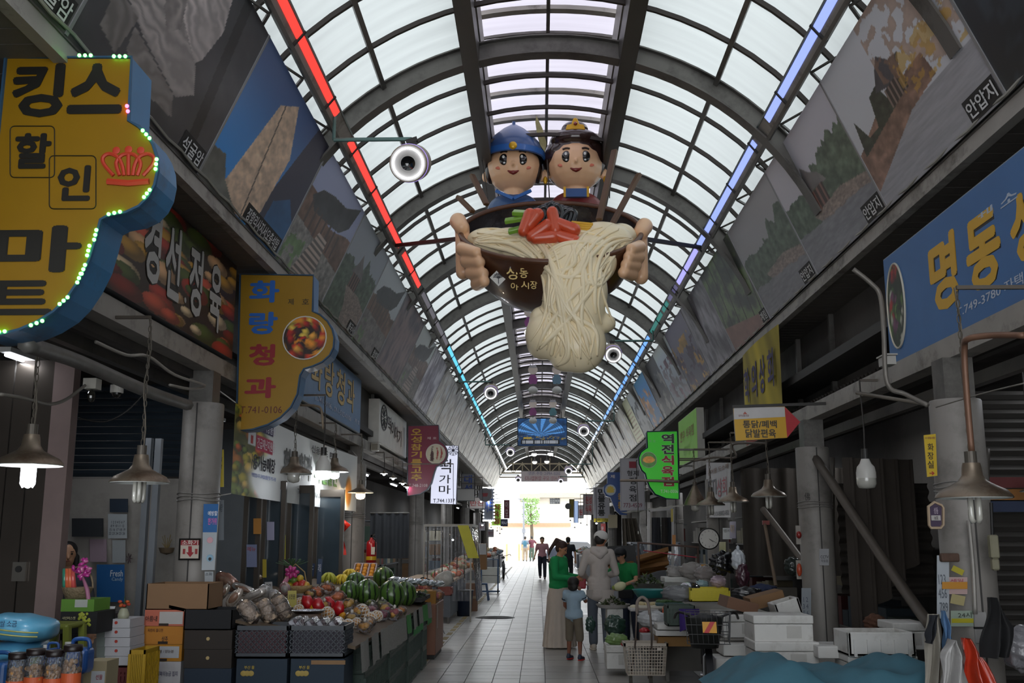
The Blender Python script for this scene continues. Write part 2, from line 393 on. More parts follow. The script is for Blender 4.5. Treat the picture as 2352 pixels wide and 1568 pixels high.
# raised lantern in the middle
LR = 4.2; LZ = 7.32-LR; LA = math.asin(.80/LR)
bl = MB(); sweep(bl, LR, LR+.05, .10, 0, -LA, LA, 8, LZ); me_lb = bl.mesh(); bt = MB(); sweep(bt, LR+.02, LR+.05, .03, 0, -LA, LA, 8, LZ); me_lt = bt.mesh()
for k, Y in enumerate(YR):
    for q, d in enumerate((-.25, .3, 1.4, 2.4)):
        link('lantern_bar', me_lb, g_light, ceil, (0, Y+d, 0))
    for d in (.85, 1.9): link('lantern_thin_bar', me_lt, g_steel, ceil, (0, Y+d, 0))
b = MB(); b.box(CX-.02, CX+.02, Y0, YE, 7.27, 7.33); b.put('lantern_ridge', g_steel, ceil)
# translucent sheets
def sheet_mat(c, nm, tr=.5):
    m = bpy.data.materials.new(nm); m.use_nodes = True; nt = m.node_tree; N = nt.nodes; L = nt.links
    for n in list(N):
        if n.type == 'BSDF_PRINCIPLED': N.remove(n)
    o = [n for n in N if n.type == 'OUTPUT_MATERIAL'][0]
    t = N.new('ShaderNodeBsdfTranslucent'); d = N.new('ShaderNodeBsdfDiffuse'); g = N.new('ShaderNodeBsdfGlossy'); g.inputs[1].default_value = .25
    tcn = N.new('ShaderNodeTexCoord'); mp = N.new('ShaderNodeMapping'); mp.inputs['Scale'].default_value = (.5, 7, .5)
    nz = N.new('ShaderNodeTexNoise'); nz.inputs['Scale'].default_value = 1.2; nz.inputs['Detail'].default_value = 6
    L.new(tcn.outputs['Object'], mp.inputs[0]); L.new(mp.outputs[0], nz.inputs['Vector'])
    mx = N.new('ShaderNodeMixRGB'); cc = lin(c); mx.inputs[1].default_value = tuple(v*.72 for v in cc)+(1,); mx.inputs[2].default_value = tuple(min(1, v*1.12) for v in cc)+(1,)
    L.new(nz.outputs['Fac'], mx.inputs[0]); L.new(mx.outputs[0], t.inputs[0]); d.inputs[0].default_value = (.7, .7, .7, 1)
    a = N.new('ShaderNodeMixShader'); a.inputs[0].default_value = .25; L.new(t.outputs[0], a.inputs[1]); L.new(d.outputs[0], a.inputs[2])
    a2 = N.new('ShaderNodeMixShader'); a2.inputs[0].default_value = .04; L.new(a.outputs[0], a2.inputs[1]); L.new(g.outputs[0], a2.inputs[2])
    L.new(a2.outputs[0], o.inputs[0]); return m
m_sh = sheet_mat('#939796', 'sheet'); m_lan = sheet_mat('#9a959e', 'lantern_sheet')
AB = math.asin(.82/RA); spans = [(-AM, -R(33.5)), (-R(33.5), -AB), (AB, R(33.5)), (R(33.5), AM)]
cuts = []
for k, Y in enumerate(YR[:-1]):
    for q in range(4): cuts.append((Y+(YR[k+1]-Y)*q/4, Y+(YR[k+1]-Y)*(q+1)/4))
npn = 0; rest = MB(); pc = {}
for (ya, yb) in [(Y0, YR[0])]+cuts+[(YR[-1], YE)]:
    for si, (a0, a1) in enumerate(spans):
        pts = [(CX+(RA+.222)*sin(a0+(a1-a0)*i/8), CZ+(RA+.222)*cos(a0+(a1-a0)*i/8)) for i in range(9)]
        vs = [(x, 0, z) for x, z in pts]+[(x, yb-ya, z) for x, z in pts]; fs = [(i, i+1, 10+i, 9+i) for i in range(8)]
        if ya > 5.6 and npn < 288:
            k = (si, round(yb-ya, 3))
            if k not in pc: bb = MB(); bb.add(vs, fs); pc[k] = bb.mesh()
            link('pane', pc[k], m_sh, ceil, (0, ya, 0), smooth=True); npn += 1
        else: rest.add([(v[0], v[1]+ya, v[2]) for v in vs], fs)
rest.put('panes_beyond', m_sh, ceil, smooth=True, kind='stuff')
b = MB()
P = arc(LR+.055, -LA, LA, 8, 0, cz=LZ)
b.add([(p[0], Y0, p[2]) for p in P]+[(p[0], YE, p[2]) for p in P], [(i, i+1, 10+i, 9+i) for i in range(8)])
b.put('lantern_sheet', m_lan, ceil, smooth=True)
b = MB()
for s in (-1, 1): b.box(CX+s*.765-.012, CX+s*.765+.012, Y0, YE, 6.8, 7.2)
b.put('lantern_cheek', g_light, ceil)
b = MB()
for s in (-1, 1):   # side flashing that closes the vault down to the facade
    x = CX+s*(RA+.22)*sin(AM); z = CZ+(RA+.22)*cos(AM); xo = s*(3.2 if s < 0 else 3.65)
    b.box(min(x, xo), max(x, xo), Y0, YE, z-.06, z)
b.put('gutter', g_steel, ceil)
# ---- rails with light strips
RC = ['#ff4038', '#ff4038', '#ff4038', '#8a8690', '#8a8690', '#5cc8ea', '#5cc8ea', '#5cc8ea', '#5cc8ea', '#58b8d8', '#9fc9dd', '#dfe6ee', '#dfe6ee', '#e8ecf2', '#e8ecf2']
RD = ['#93a6f0', '#93a6f0', '#a29fe8', '#7c78a8', '#3fa59c', '#45a49a', '#6fa6f0', '#6fa6f0', '#5f9be8', '#7fa9dd', '#a9bfe0', '#dfe6ee', '#e4e8f0', '#e8ecf2', '#e8ecf2']
for s, xr, nm, cols in ((-1, -2.0, 'left', RC), (1, 2.32, 'right', RD)):
    t = thing('light_rail', 'long steel rail with coloured light strips along the %s edge of the vault' % nm, 'light rail', (xr, 0, 5.77))
    wv = Vector((s*.62, 0, -.78)).normalized(); nv = Vector((-s*.78, 0, -.62)).normalized()
    b = MB(); c = wv*.035; b.beam(c+Vector((0, Y0, 0)), c+Vector((0, YE, 0)), .17, .05, up=tuple(nv)); b.put('channel', g_light, t)
    b = MB(); c = wv*.115+nv*.03; b.beam(c+Vector((0, Y0, 0)), c+Vector((0, YE, 0)), .035, .04, up=tuple(nv)); b.put('lip', g_steel, t)
    b = MB(); c = -wv*.055+nv*.02; b.beam(c+Vector((0, Y0, 0)), c+Vector((0, YE, 0)), .015, .03, up=tuple(nv)); b.put('edge', M('#8a9696', .4, .4), t)
    if s < 0: segs = [(2.6, 9.45), (10.15, 14.1), (14.5, 16.5), (17, 19), (19.3, 21.7), (22.0, 25.6), (26, 30), (30.4, 34.5), (35, 38.5), (39, 42), (42.5, 46), (46.5, 50), (50.4, 54), (54.3, 58), (58.3, 62)]
    else: segs = [(3, 9.7), (10.3, 14.2), (14.4, 16.4), (16.6, 17.6), (17.8, 18.5), (18.7, 20.6), (21.0, 26.0), (26.4, 31), (31.4, 36), (36.5, 40), (40.5, 44), (44.5, 49), (49.5, 53.5), (54, 58), (58.3, 62)]
    for (ya, yb), cc in zip(segs, cols):
        b = MB(); c = nv*.028; b.beam(c+Vector((0, ya, 0)), c+Vector((0, yb, 0)), .075, .012, up=tuple(nv))
        dim = cc in ('#8a8690', '#7c78a8', '#3fa59c', '#45a49a')
        b.put('light_strip', M(cc, .3, em=cc, es=.35 if dim else (1.15 if ya < 40 else 2.2), noise=0), t)
    b = MB(); y = 5.0
    while y < 60:
        p = Vector((xr, y, 5.77))+wv*.14; q = Vector((s*abs(-2.2 if s < 0 else 2.54)+s*.02, y+.25, 5.68)); b.beam(p, q, .025); b.beam(p, q+Vector((0, -.5, 0)), .018); y += 1.15
    b.put('brackets', g_steel, ceil, kind='stuff')
    b = MB(); y = 4
    while y < 60: c = wv*.035+nv*.03; b.beam(c+Vector((0, y, 0)), c+Vector((0, y+.03, 0)), .2, .03, up=tuple(nv)); y += 1.28
    b.put('clips', g_dark, t, kind='stuff')
# ---- sagging cable strings along the ledges
for s, xf in ((-1, -2.69), (1, 3.07)):
    b = MB(); pts = []; y = 3.0
    while y < 60: pts.append((xf-s*.02, y, 4.50)); pts.append((xf-s*.03, y+.3, 4.47)); y += .6
    b.tube(pts, .012, 5); o = b.put('cable_garland', M('#9b988f', .5)); tag(o, 'thin pale cable string looped along the %s ledge under the photo panels' % ('left' if s < 0 else 'right'), 'cable', kind=None)
# ================================================================= photo panels on the sloping sides
def fog(c, U, V, a=.25, k='#6a6a6e'): return c*(1-a)+hexc(k)*a
def p_dark(U, V, sd=0):
    n = fbm(U, V, 6, sd); return mixc(hexc('#2c2b2d')+0*U[..., None], hexc('#57534f')+0*U[..., None], n*n)
def p_buddha(U, V):
    n = fbm(U, V, 7, 3); c = mixc(hexc('#232326')+0*U[..., None], hexc('#3c3a3c')+0*U[..., None], n)
    def st(P, col, fold=0, ang=0.):
        nonlocal c
        m = inpoly(U, V, P); f = .80+.28*np.sin((U*cos(ang)+V*sin(ang))*38+9*n+4*V)**2*fbm(U, V, 5, 9)*1.6 if fold else .9+.2*n
        c = np.where(m[..., None], hexc(col)*f[..., None], c)
    st([(.32, 1.0), (.62, 1.0), (.70, .72), (.66, .50), (.58, .36), (.40, .38), (.30, .6)], '#8a8280', 1, 1.0)
    st([(.52, 1.0), (.60, 1.0), (.62, .92), (.53, .9)], '#b0a9a6')
    st([(.10, .50), (.36, .60), (.64, .44), (.72, .32), (.62, .22), (.30, .30), (.12, .38)], '#7a7371', 1, 1.4)
    st([(.30, .70), (.38, .74), (.46, .50), (.40, .42), (.32, .5)], '#6d6664', 1, .3)
    st([(.24, .30), (.60, .22), (.66, .12), (.40, .10), (.26, .18)], '#655f5d', 1, 2.)
    st([(.08, .36), (.24, .34), (.22, .12), (.10, .16)], '#5b5654', 1, .5)
    c = np.where((np.abs(U-.86+.1*V) < .035)[..., None], c*.55, c); return c
def p_stele(U, V):
    n = fbm(U, V, 10, 5); c = mixc(hexc('#2b6aa0')+0*U[..., None], hexc('#3a4a6c')+0*U[..., None], ss(V, .2, 1.))
    c = np.where((U > .55+.25*V)[..., None], hexc('#2c2c3a'), c)
    m = inpoly(U, V, [(.20, .10), (.34, .80), (.50, .93), (.66, .62), (.62, .02), (.40, .0)])
    fr = fbm(U, V, 26, 8, 3); s = hexc('#a08b78')*(.72+.45*fr)[..., None]; c = np.where(m[..., None], s, c)
    c = np.where((m & (np.abs(U-.47+.1*V) < .006))[..., None], hexc('#4a4038'), c)
    m = inpoly(U, V, [(.0, .0), (.0, .22), (.12, .24), (.2, .12), (.42, .0)]); c = np.where(m[..., None], hexc('#4a4a46')*(.6+.8*n)[..., None], c)
    m = inpoly(U, V, [(.68, 0), (.70, .3), (.86, .42), (1, .3), (1, 0)]); return np.where(m[..., None], hexc('#24486c')*(.8+.3*n)[..., None], c)
def p_temple(U, V, sky='#7d84a0', roof='#2b2b2c', wall='#6d6a66', wood='#5b4438', sd=1, st=True):
    n = fbm(U, V, 12, sd); c = mixc(hexc(sky)*.8+0*U[..., None], hexc(sky)*1.05+0*U[..., None], V)
    c = np.where((V < .62+.05*np.sin(U*7+sd))[..., None], hexc(wood)*(.5+.8*n)[..., None], c)
    rf = inpoly(U, V, [(.08, .62), (.2, .74), (.40, .80), (.66, .84), (.92, .98), (.86, .74), (.72, .62), (.5, .58), (.2, .54)]); c = np.where(rf[..., None], hexc(roof)*(.8+.5*n)[..., None], c)
    cl = (np.sin(U*60) > .6) & (V < .6) & (V > .38) & (U > .1) & (U < .85); c = np.where(cl[..., None], hexc('#3a2f2b'), c)
    m = V < .40-.06*U; g = (.55+.8*fbm(U, V, 24, sd+3))[..., None]; c = np.where(m[..., None], hexc(wall)*g, c)
    if st:
        m = inpoly(U, V, [(.25, 0), (.42, .46), (.60, .46), (.66, 0)]); s = np.where(np.sin(V*130) > 0, 1.15, .6); c = np.where(m[..., None], hexc('#7c7069')*s[..., None], c)
    gr = fbm(U, V, 9, sd+9); c = np.where(((V < .3) & (gr > .58) & (U < .3))[..., None], hexc('#47583a')*(.6+n)[..., None], c); return c
def p_garden(U, V, sky='#8f8d92', sd=4, water=True, pav=True, path=None):
    n = fbm(U, V, 10, sd); c = hexc(sky)*(.9+.15*V)[..., None]
    h = .48+.22*fbm(U, U*0+.3, 5, sd+1)+.2*(U > .5)*fbm(U, U*0, 12, sd); c = np.where((V < h)[..., None], hexc('#3f4a3c')*(.5+.9*fbm(U, V, 22, sd+2))[..., None], c)
    if pav:
        m = inpoly(U, V, [(.28, .50), (.36, .62), (.40, .74), (.47, .66), (.56, .60), (.62, .50), (.45, .53)]); c = np.where(m[..., None], hexc('#55504f')*(.7+.5*n)[..., None], c)
        m = inpoly(U, V, [(.34, .36), (.56, .36), (.56, .52), (.34, .52)]); c = np.where(m[..., None], np.where(np.sin(U*110) > .3, 1., .45)[..., None]*hexc('#5c4038'), c)
    m = inpoly(U, V, [(.30, .36), (.7, .38), (1, .30), (1, 0), (.5, 0), (.44, .2)]); c = np.where(m[..., None], hexc('#6c5f57')*(.6+.7*fbm(U*1.5, V*3, 26, sd+5))[..., None], c)
    if water:
        m = V < .26-.1*(U-.3)+.06*n; c = np.where(m[..., None], hexc('#66666a')*(.75+.3*fbm(U, V*4, 14, sd))[..., None], c)
    if path: m = inpoly(U, V, [(.2, 0), (.45, .34), (.55, .34), (.8, 0)]); c = np.where(m[..., None], hexc(path)*(.8+.3*n)[..., None], c)
    return c
def p_lake(U, V):
    n = fbm(U, V, 9, 2); c = hexc('#96969a')*(.92+.1*V)[..., None]
    c = np.where((V < .36)[..., None], hexc('#77767a')*(.85+.2*fbm(U*.6, V*5, 16, 3))[..., None], c)
    m = V < .34+.14*(1-np.abs(U-.5)*2.2)+.07*fbm(U, U*0, 10, 4)
    m &= (U < .78) & (V > .30-.45*(.62-U)); m2 = inpoly(U, V, [(0, .12), (.5, .34), (.74, .38), (.72, .54), (.3, .52), (0, .4)])
    c = np.where(m2[..., None], hexc('#6b5348')*(.55+.7*fbm(U, V, 22, 6))[..., None], c)
    tr = inpoly(U, V, [(.04, .36), (.08, .60), (.14, .44), (.24, .44), (.28, .62), (.36, .64), (.42, .44)]) ; c = np.where(tr[..., None], hexc('#2a2d26')*(.6+.8*fbm(U, V, 30, 9))[..., None], c)
    rf = inpoly(U, V, [(.34, .60), (.40, .70), (.46, .76), (.52, .68), (.60, .66), (.56, .58), (.44, .56)]); c = np.where(rf[..., None], hexc('#39373a')*(.7+.5*n)[..., None], c)
    w = inpoly(U, V, [(.40, .44), (.56, .46), (.56, .58), (.40, .56)]); c = np.where(w[..., None], np.where(np.sin(U*190) > .2, .9, .4)[..., None]*hexc('#6a5b55'), c)
    br = fbm(U*1.2, V, 14, 12, 5); fog_ = ((U > .42) & (V > .36) & (br > .50) & (V+.45*U > .78)); c = np.where(fog_[..., None], c*.45+hexc('#80604a')*.4*(.6+br)[..., None], c)
    yl = ((U > .52) & (V > .38) & (V < .66) & (fbm(U, V, 18, 15) > .52)); c = np.where(yl[..., None], c*.4+hexc('#8a6a2c')*.6, c)
    return c
def p_forest(U, V, sd=2, a='#4c5a3c', b='#2f3330', path='#6b5048'):
    n = fbm(U, V, 9, sd); c = mixc(hexc(b)+0*U[..., None], hexc(a)*1.1+0*U[..., None], ss(fbm(U, V, 7, sd+1), .3, .7))
    tk = (np.sin(U*34+2*np.sin(V*3+sd)) > .93); c = np.where(tk[..., None], hexc('#2a2725'), c)
    c = np.where((V < .3-.2*U)[..., None], hexc(path)*(.8+.3*n)[..., None], c); return c
def p_blobs(U, V, bg, cs, sd=1, sc=8):
    n = fbm(U, V, sc, sd); c = hexc(bg)*(.7+.5*V)[..., None]
    for k, q in enumerate(cs): m = (fbm(U, V, sc*.8, sd+7+k) > .56) & (V < .75-.1*k); c = np.where(m[..., None], hexc(q)*(.6+.7*n)[..., None], c)
    return c
def p_streak(U, V, sd, a='#8e8a86', b='#5d5854'):
    n = fbm(U*1.5, V*.5, 12, sd); m = fbm(U+.3*V, V*1.2, 4, sd+3); return mixc(hexc(b)+0*U[..., None], hexc(a)+0*U[..., None], ss(n*.6+m*.4, .25, .7))
m_frame = M('#9a9a9c', .4, .4); m_cap = M('#e6e6e6', .6); m_capbg = M('#2a2827', .6)
def panel(side, ya, yb, fn, label, cap=None, res=(90, 70), group=None, near=True):
    s = -1 if side == 'L' else 1
    bx, tx = (-2.70, -2.18) if s < 0 else (3.06, 2.54); B = Vector((bx, ya, 4.47)); T = Vector((tx, ya, 5.65)); up = (T-B); h = up.length; up.normalize()
    ex = Vector((0, 1, 0)) if s < 0 else Vector((0, -1, 0)); ez = ex.cross(up); o = Vector((bx, ya if s < 0 else yb, 4.47)); w = yb-ya
    t = thing('photo_panel', label, 'banner', o, group=group)
    fn0 = fn; fn = (lambda U, V: fn0(U, V)*1.5)
    picture(fn, o+ez*.012, ex, up, w-.02, h, res[0], res[1], t, 'print', .38)
    b = MB(); b.prism([(0, 0), (w-.005, 0), (w-.005, h), (0, h)], (0, 0, 0), ex, up, -ez, .02); b.put('board', M('#4a4846', .6), t)
    b = MB(); b.prism([(w-.03, 0), (w, 0), (w, h), (w-.03, h)], ez*.008, ex, up, ez, .012); b.put('frame_strip', m_frame, t)
    if cap:
        wc = min(w*.5, .14*len(cap)+.05); c = o+ex*(w-.05-wc/2)+up*.10
        b = MB(); b.prism([(-wc/2, -.085), (wc/2, -.085), (wc/2, .085), (-wc/2, .085)], c-o+ez*.014, ex, up, ez, .002); b.put('caption_plate', m_capbg, t)
        text(cap, c+ez*.018, ex, up, wc*.9, .12, m_cap, t, off=.02)
    return t
HR = (170, 110)
panel('L', .6, 3.0, lambda U, V: p_dark(U, V, 1), 'dark photo panel on the left slope, topmost at the left corner', None, (40, 30))
panel('L', 3.0, 5.35, lambda U, V: p_dark(U, V, 4), 'dark grotto photo panel at the top left corner with a white caption', '석굴암', (60, 50))
panel('L', 5.35, 7.64, p_buddha, 'photo panel of a grey stone seated statue in folded robes on near-black', '석굴암', HR)
panel('L', 7.64, 10.06, p_stele, 'photo panel of a tan carved stone slab against deep blue sky', '장항리사지서오층석탑', HR)
panel('L', 10.06, 12.26, lambda U, V: fog(p_temple(U, V), U, V, .1), 'photo panel of a long stone stairway below a dark curved temple roof', None, HR)
panel('L', 12.26, 14.37, lambda U, V: fog(p_garden(U, V, '#7a8088', 7, False, True), U, V, .1), 'photo panel with a bright green willow beside dark cliffs', '불국사', HR)
panel('L', 14.37, 16.51, lambda U, V: fog(p_temple(U, V, '#9aa0a4', sd=5, wall='#5a5552', st=False), U, V, .2), 'photo panel of a timber temple hall under pale sky, fifth on the left slope', '첨성대', (100, 70))
panel('L', 16.51, 19.04, lambda U, V: fog(p_streak(U, V, 4, '#6c5c5c', '#3d3a40'), U, V, .1), 'murky purple-brown photo panel, sixth whole one on the left slope', None, (80, 50))
panel('L', 19.04, 21.42, lambda U, V: fog(p_temple(U, V, '#a6abaa', sd=8, wall='#5f5b58'), U, V, .25), 'photo panel with a pale sky patch above dark ground, seventh on the left slope', None, (80, 50))
panel('L', 21.42, 24.0, lambda U, V: p_streak(U, V, 21, '#a3a1a6', '#5a5560'), 'bluish grey streaked photo panel just past the pale sky one on the left', None, (60, 40))
panel('R', 1.6, 4.0, lambda U, V: p_blobs(U, V, '#1c2026', ['#20262c'], 3), 'near-black panel with green lettering at the top right corner', None, (30, 30))
panel('R', 4.0, 6.29, lambda U, V: p_blobs(U, V, '#1c2026', ['#20262c'], 4), 'near-black panel right of the lakeside tree photo at the upper right edge', None, (40, 30))
panel('R', 6.29, 8.6, p_lake, 'photo panel of a pale lake with a bare autumn tree and hilltop pavilion', '안압지', (240, 150))
panel('R', 8.6, 10.89, lambda U, V: fog(p_garden(U, V, '#96939a', 4), U, V, .12), 'photo panel of a tiled pavilion above an old stone embankment', '안압지', (200, 120))
panel('R', 10.89, 13.2, lambda U, V: fog(p_garden(U, V, '#7f7d80', 11, True, False), U, V, .2), 'photo panel of dark trees over a still pond with white birds', '안압지', HR)
panel('R', 13.2, 15.6, lambda U, V: fog(p_forest(U, V), U, V, .15), 'photo panel of a shady green forest with a brown path', '계림', HR)
panel('R', 15.6, 17.9, lambda U, V: fog(p_streak(U, V, 14, '#77767c', '#3d3a3e'), U, V, .1), 'grey photo panel with rippling water lines after the forest panel on the right', None, (90, 60))
panel('R', 17.9, 20.2, lambda U, V: fog(p_blobs(U, V, '#595664', ['#8a6a34', '#3a2f3a'], 6), U, V, .15), 'purple-grey photo panel with golden patches on the right slope', None, (90, 60))
panel('R', 20.2, 22.5, lambda U, V: p_blobs(U, V, '#8c939a', ['#5a4650', '#6a666c'], 9), 'pale blue-grey photo panel with a dark roof shape on the right slope', None, (90, 60))
panel('R', 22.5, 24.8, lambda U, V: p_blobs(U, V, '#454547', ['#6a6866', '#2f2f30'], 12), 'charcoal photo panel with a pale carved figure on the right slope', None, (80, 50))
panel('R', 24.8, 27.1, lambda U, V: p_blobs(U, V, '#3f6f9a', ['#a07858', '#8c6a50'], 13), 'photo panel with strong blue sky above orange stone on the right slope', None, (70, 50))
panel('R', 27.1, 29.4, lambda U, V: p_blobs(U, V, '#8e9294', ['#3f4448'], 15), 'photo panel of pale sky over a dark spire beside the blue sky panel', None, (60, 40))
t = panel('R', 29.4, 31.7, lambda U, V: np.where(((np.sin(V*70) > .35) & (U > .15) & (U < .85) & (V < .75))[..., None], hexc('#8a7d5c'), hexc('#cdbf8e')+0*U[..., None]), 'cream yellow panel covered in lines of small text on the right slope', None, (60, 60))
y = 24.0; k = 0
while y < 61.5:
    panel('L', y, min(y+2.35, 62.4), lambda U, V, k=k: p_streak(U, V, 30+k, '#b8b4ae', '#77726d'), 'faded silvery photo panel on the left slope, %s after the bluish grey one' % ORD[k], None, (26, 18), 'faded photo panels on the far left slope'); y += 2.35; k += 1
y = 31.7; k = 0
while y < 61.5:
    panel('R', y, min(y+2.35, 62.4), lambda U, V, k=k: p_streak(U, V, 30+k, '#b9b5ac', '#7c766f'), 'faded silvery photo panel on the right slope, %s after the cream text panel' % ORD[k], None, (26, 18), 'faded photo panels on the far right slope'); y += 2.35; k += 1
# ================================================================= signs
X3 = Vector((1, 0, 0)); Y3 = Vector((0, 1, 0)); Z3 = Vector((0, 0, 1))
def V_(*a): return Vector(a)
class Face:     # a vertical plane: 'Y' faces the camera end, 'L'/'R' are the side walls of the aisle
    def __init__(s, kind, c):
        s.k = kind; s.c = c
        s.ex, s.ey = {'Y': (X3, Z3), 'L': (Y3, Z3), 'R': (-Y3, Z3)}[kind]; s.ez = s.ex.cross(s.ey)
    def p(s, x, y): return atY(x, y, s.c) if s.k == 'Y' else atX(x, y, s.c)
def sgn(F, name, label, poly, face, side, d=.16, cat='sign', lit=0., group=None, rim=None, hang=None, o=None, facemat=None):
    """box sign whose outline was measured in photo pixels on its own real plane"""
    P = [F.p(*q) for q in poly]; base = Vector((sum(q.x for q in P)/len(P), sum(q.y for q in P)/len(P), min(q.z for q in P)))
    t = thing(name, label, cat, base, group=group)
    L = [((q-base).dot(F.ex), (q-base).dot(F.ey)) for q in P]
    b = MB(); b.prism(L, -F.ez*d, F.ex, F.ey, F.ez, d-min(.006, d*.4)); b.put('case', M(side, .4, .1, .15, 3, dirt='#4a5560' if side != '#8f8c88' else None), t)
    b = MB(); b.prism([(q[0]*.999, q[1]*.999) for q in L], F.ez*-min(.006, d*.4), F.ex, F.ey, F.ez, min(.006, d*.4)+.0005)
    b.put('face', facemat or M(face, .42, 0, .07, 5, em=face if lit else None, es=lit), t)
    if rim:
        b = MB(); n = len(L); cx = sum(q[0] for q in L)/n; cy = sum(q[1] for q in L)/n
        b.tube([F.ex*q[0]+F.ey*q[1]+F.ez*.004 for q in L], .011, 5, closed=True); b.put('rim', M(rim, .4, .3), t)
    z0_, z1_ = min(q.z for q in P), max(q.z for q in P); sx_ = 1 if base.x > 0 else -1
    if F.k == 'Y' and name.endswith('sign') and z1_ > 2.3 and abs(base.x) > 1.4 and d > .1:
        b = MB(); zr = 3.25 if sx_ < 0 else 3.05; za = min(max(zr, z0_+.05), z1_-.05); xe = max(abs(q.x) for q in P)*sx_; b.beam(V_(xe-sx_*.02, F.c+d*.5, za)-base, V_(sx_*3.12, F.c+d*.5, za)-base, .03)
        if abs(za-zr) > .01: b.beam(V_(sx_*3.12, F.c+d*.5, za)-base, V_(sx_*3.12, F.c+d*.5, 3.25 if sx_ < 0 else 3.05)-base, .03)
        b.put('bracket', g_steel, t)
    if hang:
        b = MB()
        for a, c in hang: b.beam(a-base, c-base, .035)
        b.put('bracket', g_dark, t)
    t['_f'] = 0; del t['_f']; return t
def tx(F, t, s, x0, y0, x1, y1, col, off=.02, outl=None, lit=0., ow=.05, lsp=1., lift=.006):
    xc, yc = (x0+x1)/2, (y0+y1)/2; o = F.p(xc, yc); w = (F.p(x1, yc)-F.p(x0, yc)).length if F.k == 'Y' else abs((F.p(x1, yc)-F.p(x0, yc)).y); h = abs(F.p(xc, y0).z-F.p(xc, y1).z)
    if outl: text(s, o, F.ex, F.ey, w*1.05, h*1.03, M(outl, .5), t, off=off+ow, lift=lift-.003, lsp=lsp, name='lettering_edge')
    return text(s, o, F.ex, F.ey, w, h, M(col, .45, em=col if lit else None, es=lit, noise=0), t, off=off, lift=lift, lsp=lsp)
def disc(F, t, cx, cy, r, fn, n=28, ring='#d8d5cf', name='round_picture', em=0., rx=1.):
    o = F.p(cx, cy); rr = (F.p(cx, cy+r)-F.p(cx, cy-r)).length/2; bx = t.matrix_basis.translation
    me = bpy.data.meshes.new('d'); U, V = [], []; vs = []; fs = []
    K = 16
    for i in range(K+1):
        for j in range(n): a = 2*pi*j/n; q = rr*i/K; vs.append(tuple(o-bx+F.ex*q*cos(a)*rx+F.ey*q*sin(a)+F.ez*.010)); U.append(.5+.5*i/K*cos(a)); V.append(.5+.5*i/K*sin(a))
    for i in range(K): fs += [(i*n+j, i*n+(j+1) % n, (i+1)*n+(j+1) % n, (i+1)*n+j) for j in range(n)]
    me.from_pydata(vs, [], fs); c = np.clip(fn(np.array(U), np.array(V)), 0, 1); c = np.where(c <= .04045, c/12.92, ((c+.055)/1.055)**2.4)
    a = me.color_attributes.new('col', 'FLOAT_COLOR', 'POINT'); a.data.foreach_set('color', np.concatenate([c, np.ones((len(c), 1))], 1).ravel().astype(np.float32))
    link(name, me, vcol(.45, em), t)
    b = MB(); b.tube([o-bx+F.ex*rr*rx*cos(2*pi*j/32)+F.ey*rr*sin(2*pi*j/32)+F.ez*.010 for j in range(32)], rr*.03, 6, closed=True); b.put('ring', M(ring, .4), t)
def food(cols, sd=1, sc=7, dark='#2a1a14'):
    def f(U, V):
        r = np.random.default_rng(sd); c = hexc(dark)*(.6+.8*fbm(U, V, 6, sd))[..., None]
        pts = sorted([(r.random(), r.random(), .5+.7*r.random(), r.integers(len(cols))) for _ in range(int(sc*sc*1.6))], key=lambda q: -q[1])
        for x, y, s, k in pts:
            rad = .62*s/sc; d2 = ((U-x)**2+(V-y)**2)/rad**2; m = d2 < 1; sh = .62+.5*np.clip(1-((U-x+.3*rad)**2+(V-y-.35*rad)**2)/rad**2, 0, 1)
            c = np.where(m[..., None], hexc(cols[k])*sh[..., None], c)
        return c
    return f
OUT = [(552, 630), (720, 632), (718, 715), (735, 722), (752, 737), (763, 755), (768, 775), (766, 798), (757, 816), (740, 831), (718, 841), (698, 847), (689, 862), (683, 905), (668, 935), (645, 958), (615, 975), (580, 986), (543, 988)]
def shift(P, sx, sy, dx, dy): return [(x*sx+dx, y*sy+dy) for x, y in P]
# king mart sign
F = Face('Y', 5.35)
K = [(14, 133), (303, 132), (296, 278), (318, 290), (338, 308), (352, 332), (361, 360), (363, 392), (356, 425), (342, 452), (320, 474), (290, 488), (250, 495), (232, 505), (222, 545), (206, 598), (182, 645), (155, 685), (125, 715), (85, 740), (45, 757), (0, 768), (-50, 772)]
t = sgn(F, 'shop_sign', 'large yellow projecting sign with black lettering and red crown, green lamps round its edge', K, '#916c00', '#3f7fb0', .30, rim='#3a5d7c')
for s, q in (('킹', (28, 146, 148, 270)), ('스', (158, 146, 284, 262)), ('할', (34, 306, 118, 388)), ('인', (132, 380, 210, 462)), ('마', (-18, 518, 188, 626)), ('트', (-30, 644, 122, 724))): tx(F, t, s, *q, '#17150f', .045)
b = MB()
for (x0, y0, x1, y1) in ((24, 290, 126, 408), (114, 358, 221, 480)):
    c = 10; pts = []
    for ax, ay, a0 in ((x1-c, y0+c, 0), (x0+c, y0+c, 90), (x0+c, y1-c, 180), (x1-c, y1-c, 270)):
        for k in range(5): a = R(a0+(k*22.5 if 1 else 0)); pts.append((ax+c*cos(a), ay-c*sin(a)))
    pts = pts[:]; b.tube([F.p(*q)-t.location+F.ez*.004 for q in pts], .003, 4, closed=True)
b.put('outline', M('#1b1a14', .5), t)
b = MB(); W_ = lambda x, y: F.p(x, y)-t.location+F.ez*.006
for i in range(3): c = (268, 296, 324)[i]; b.lathe([(0, 0)], n=3) if 0 else b.ell(W_(c, 346 if i != 1 else 344), (.022, .003, .022), 14, 6)
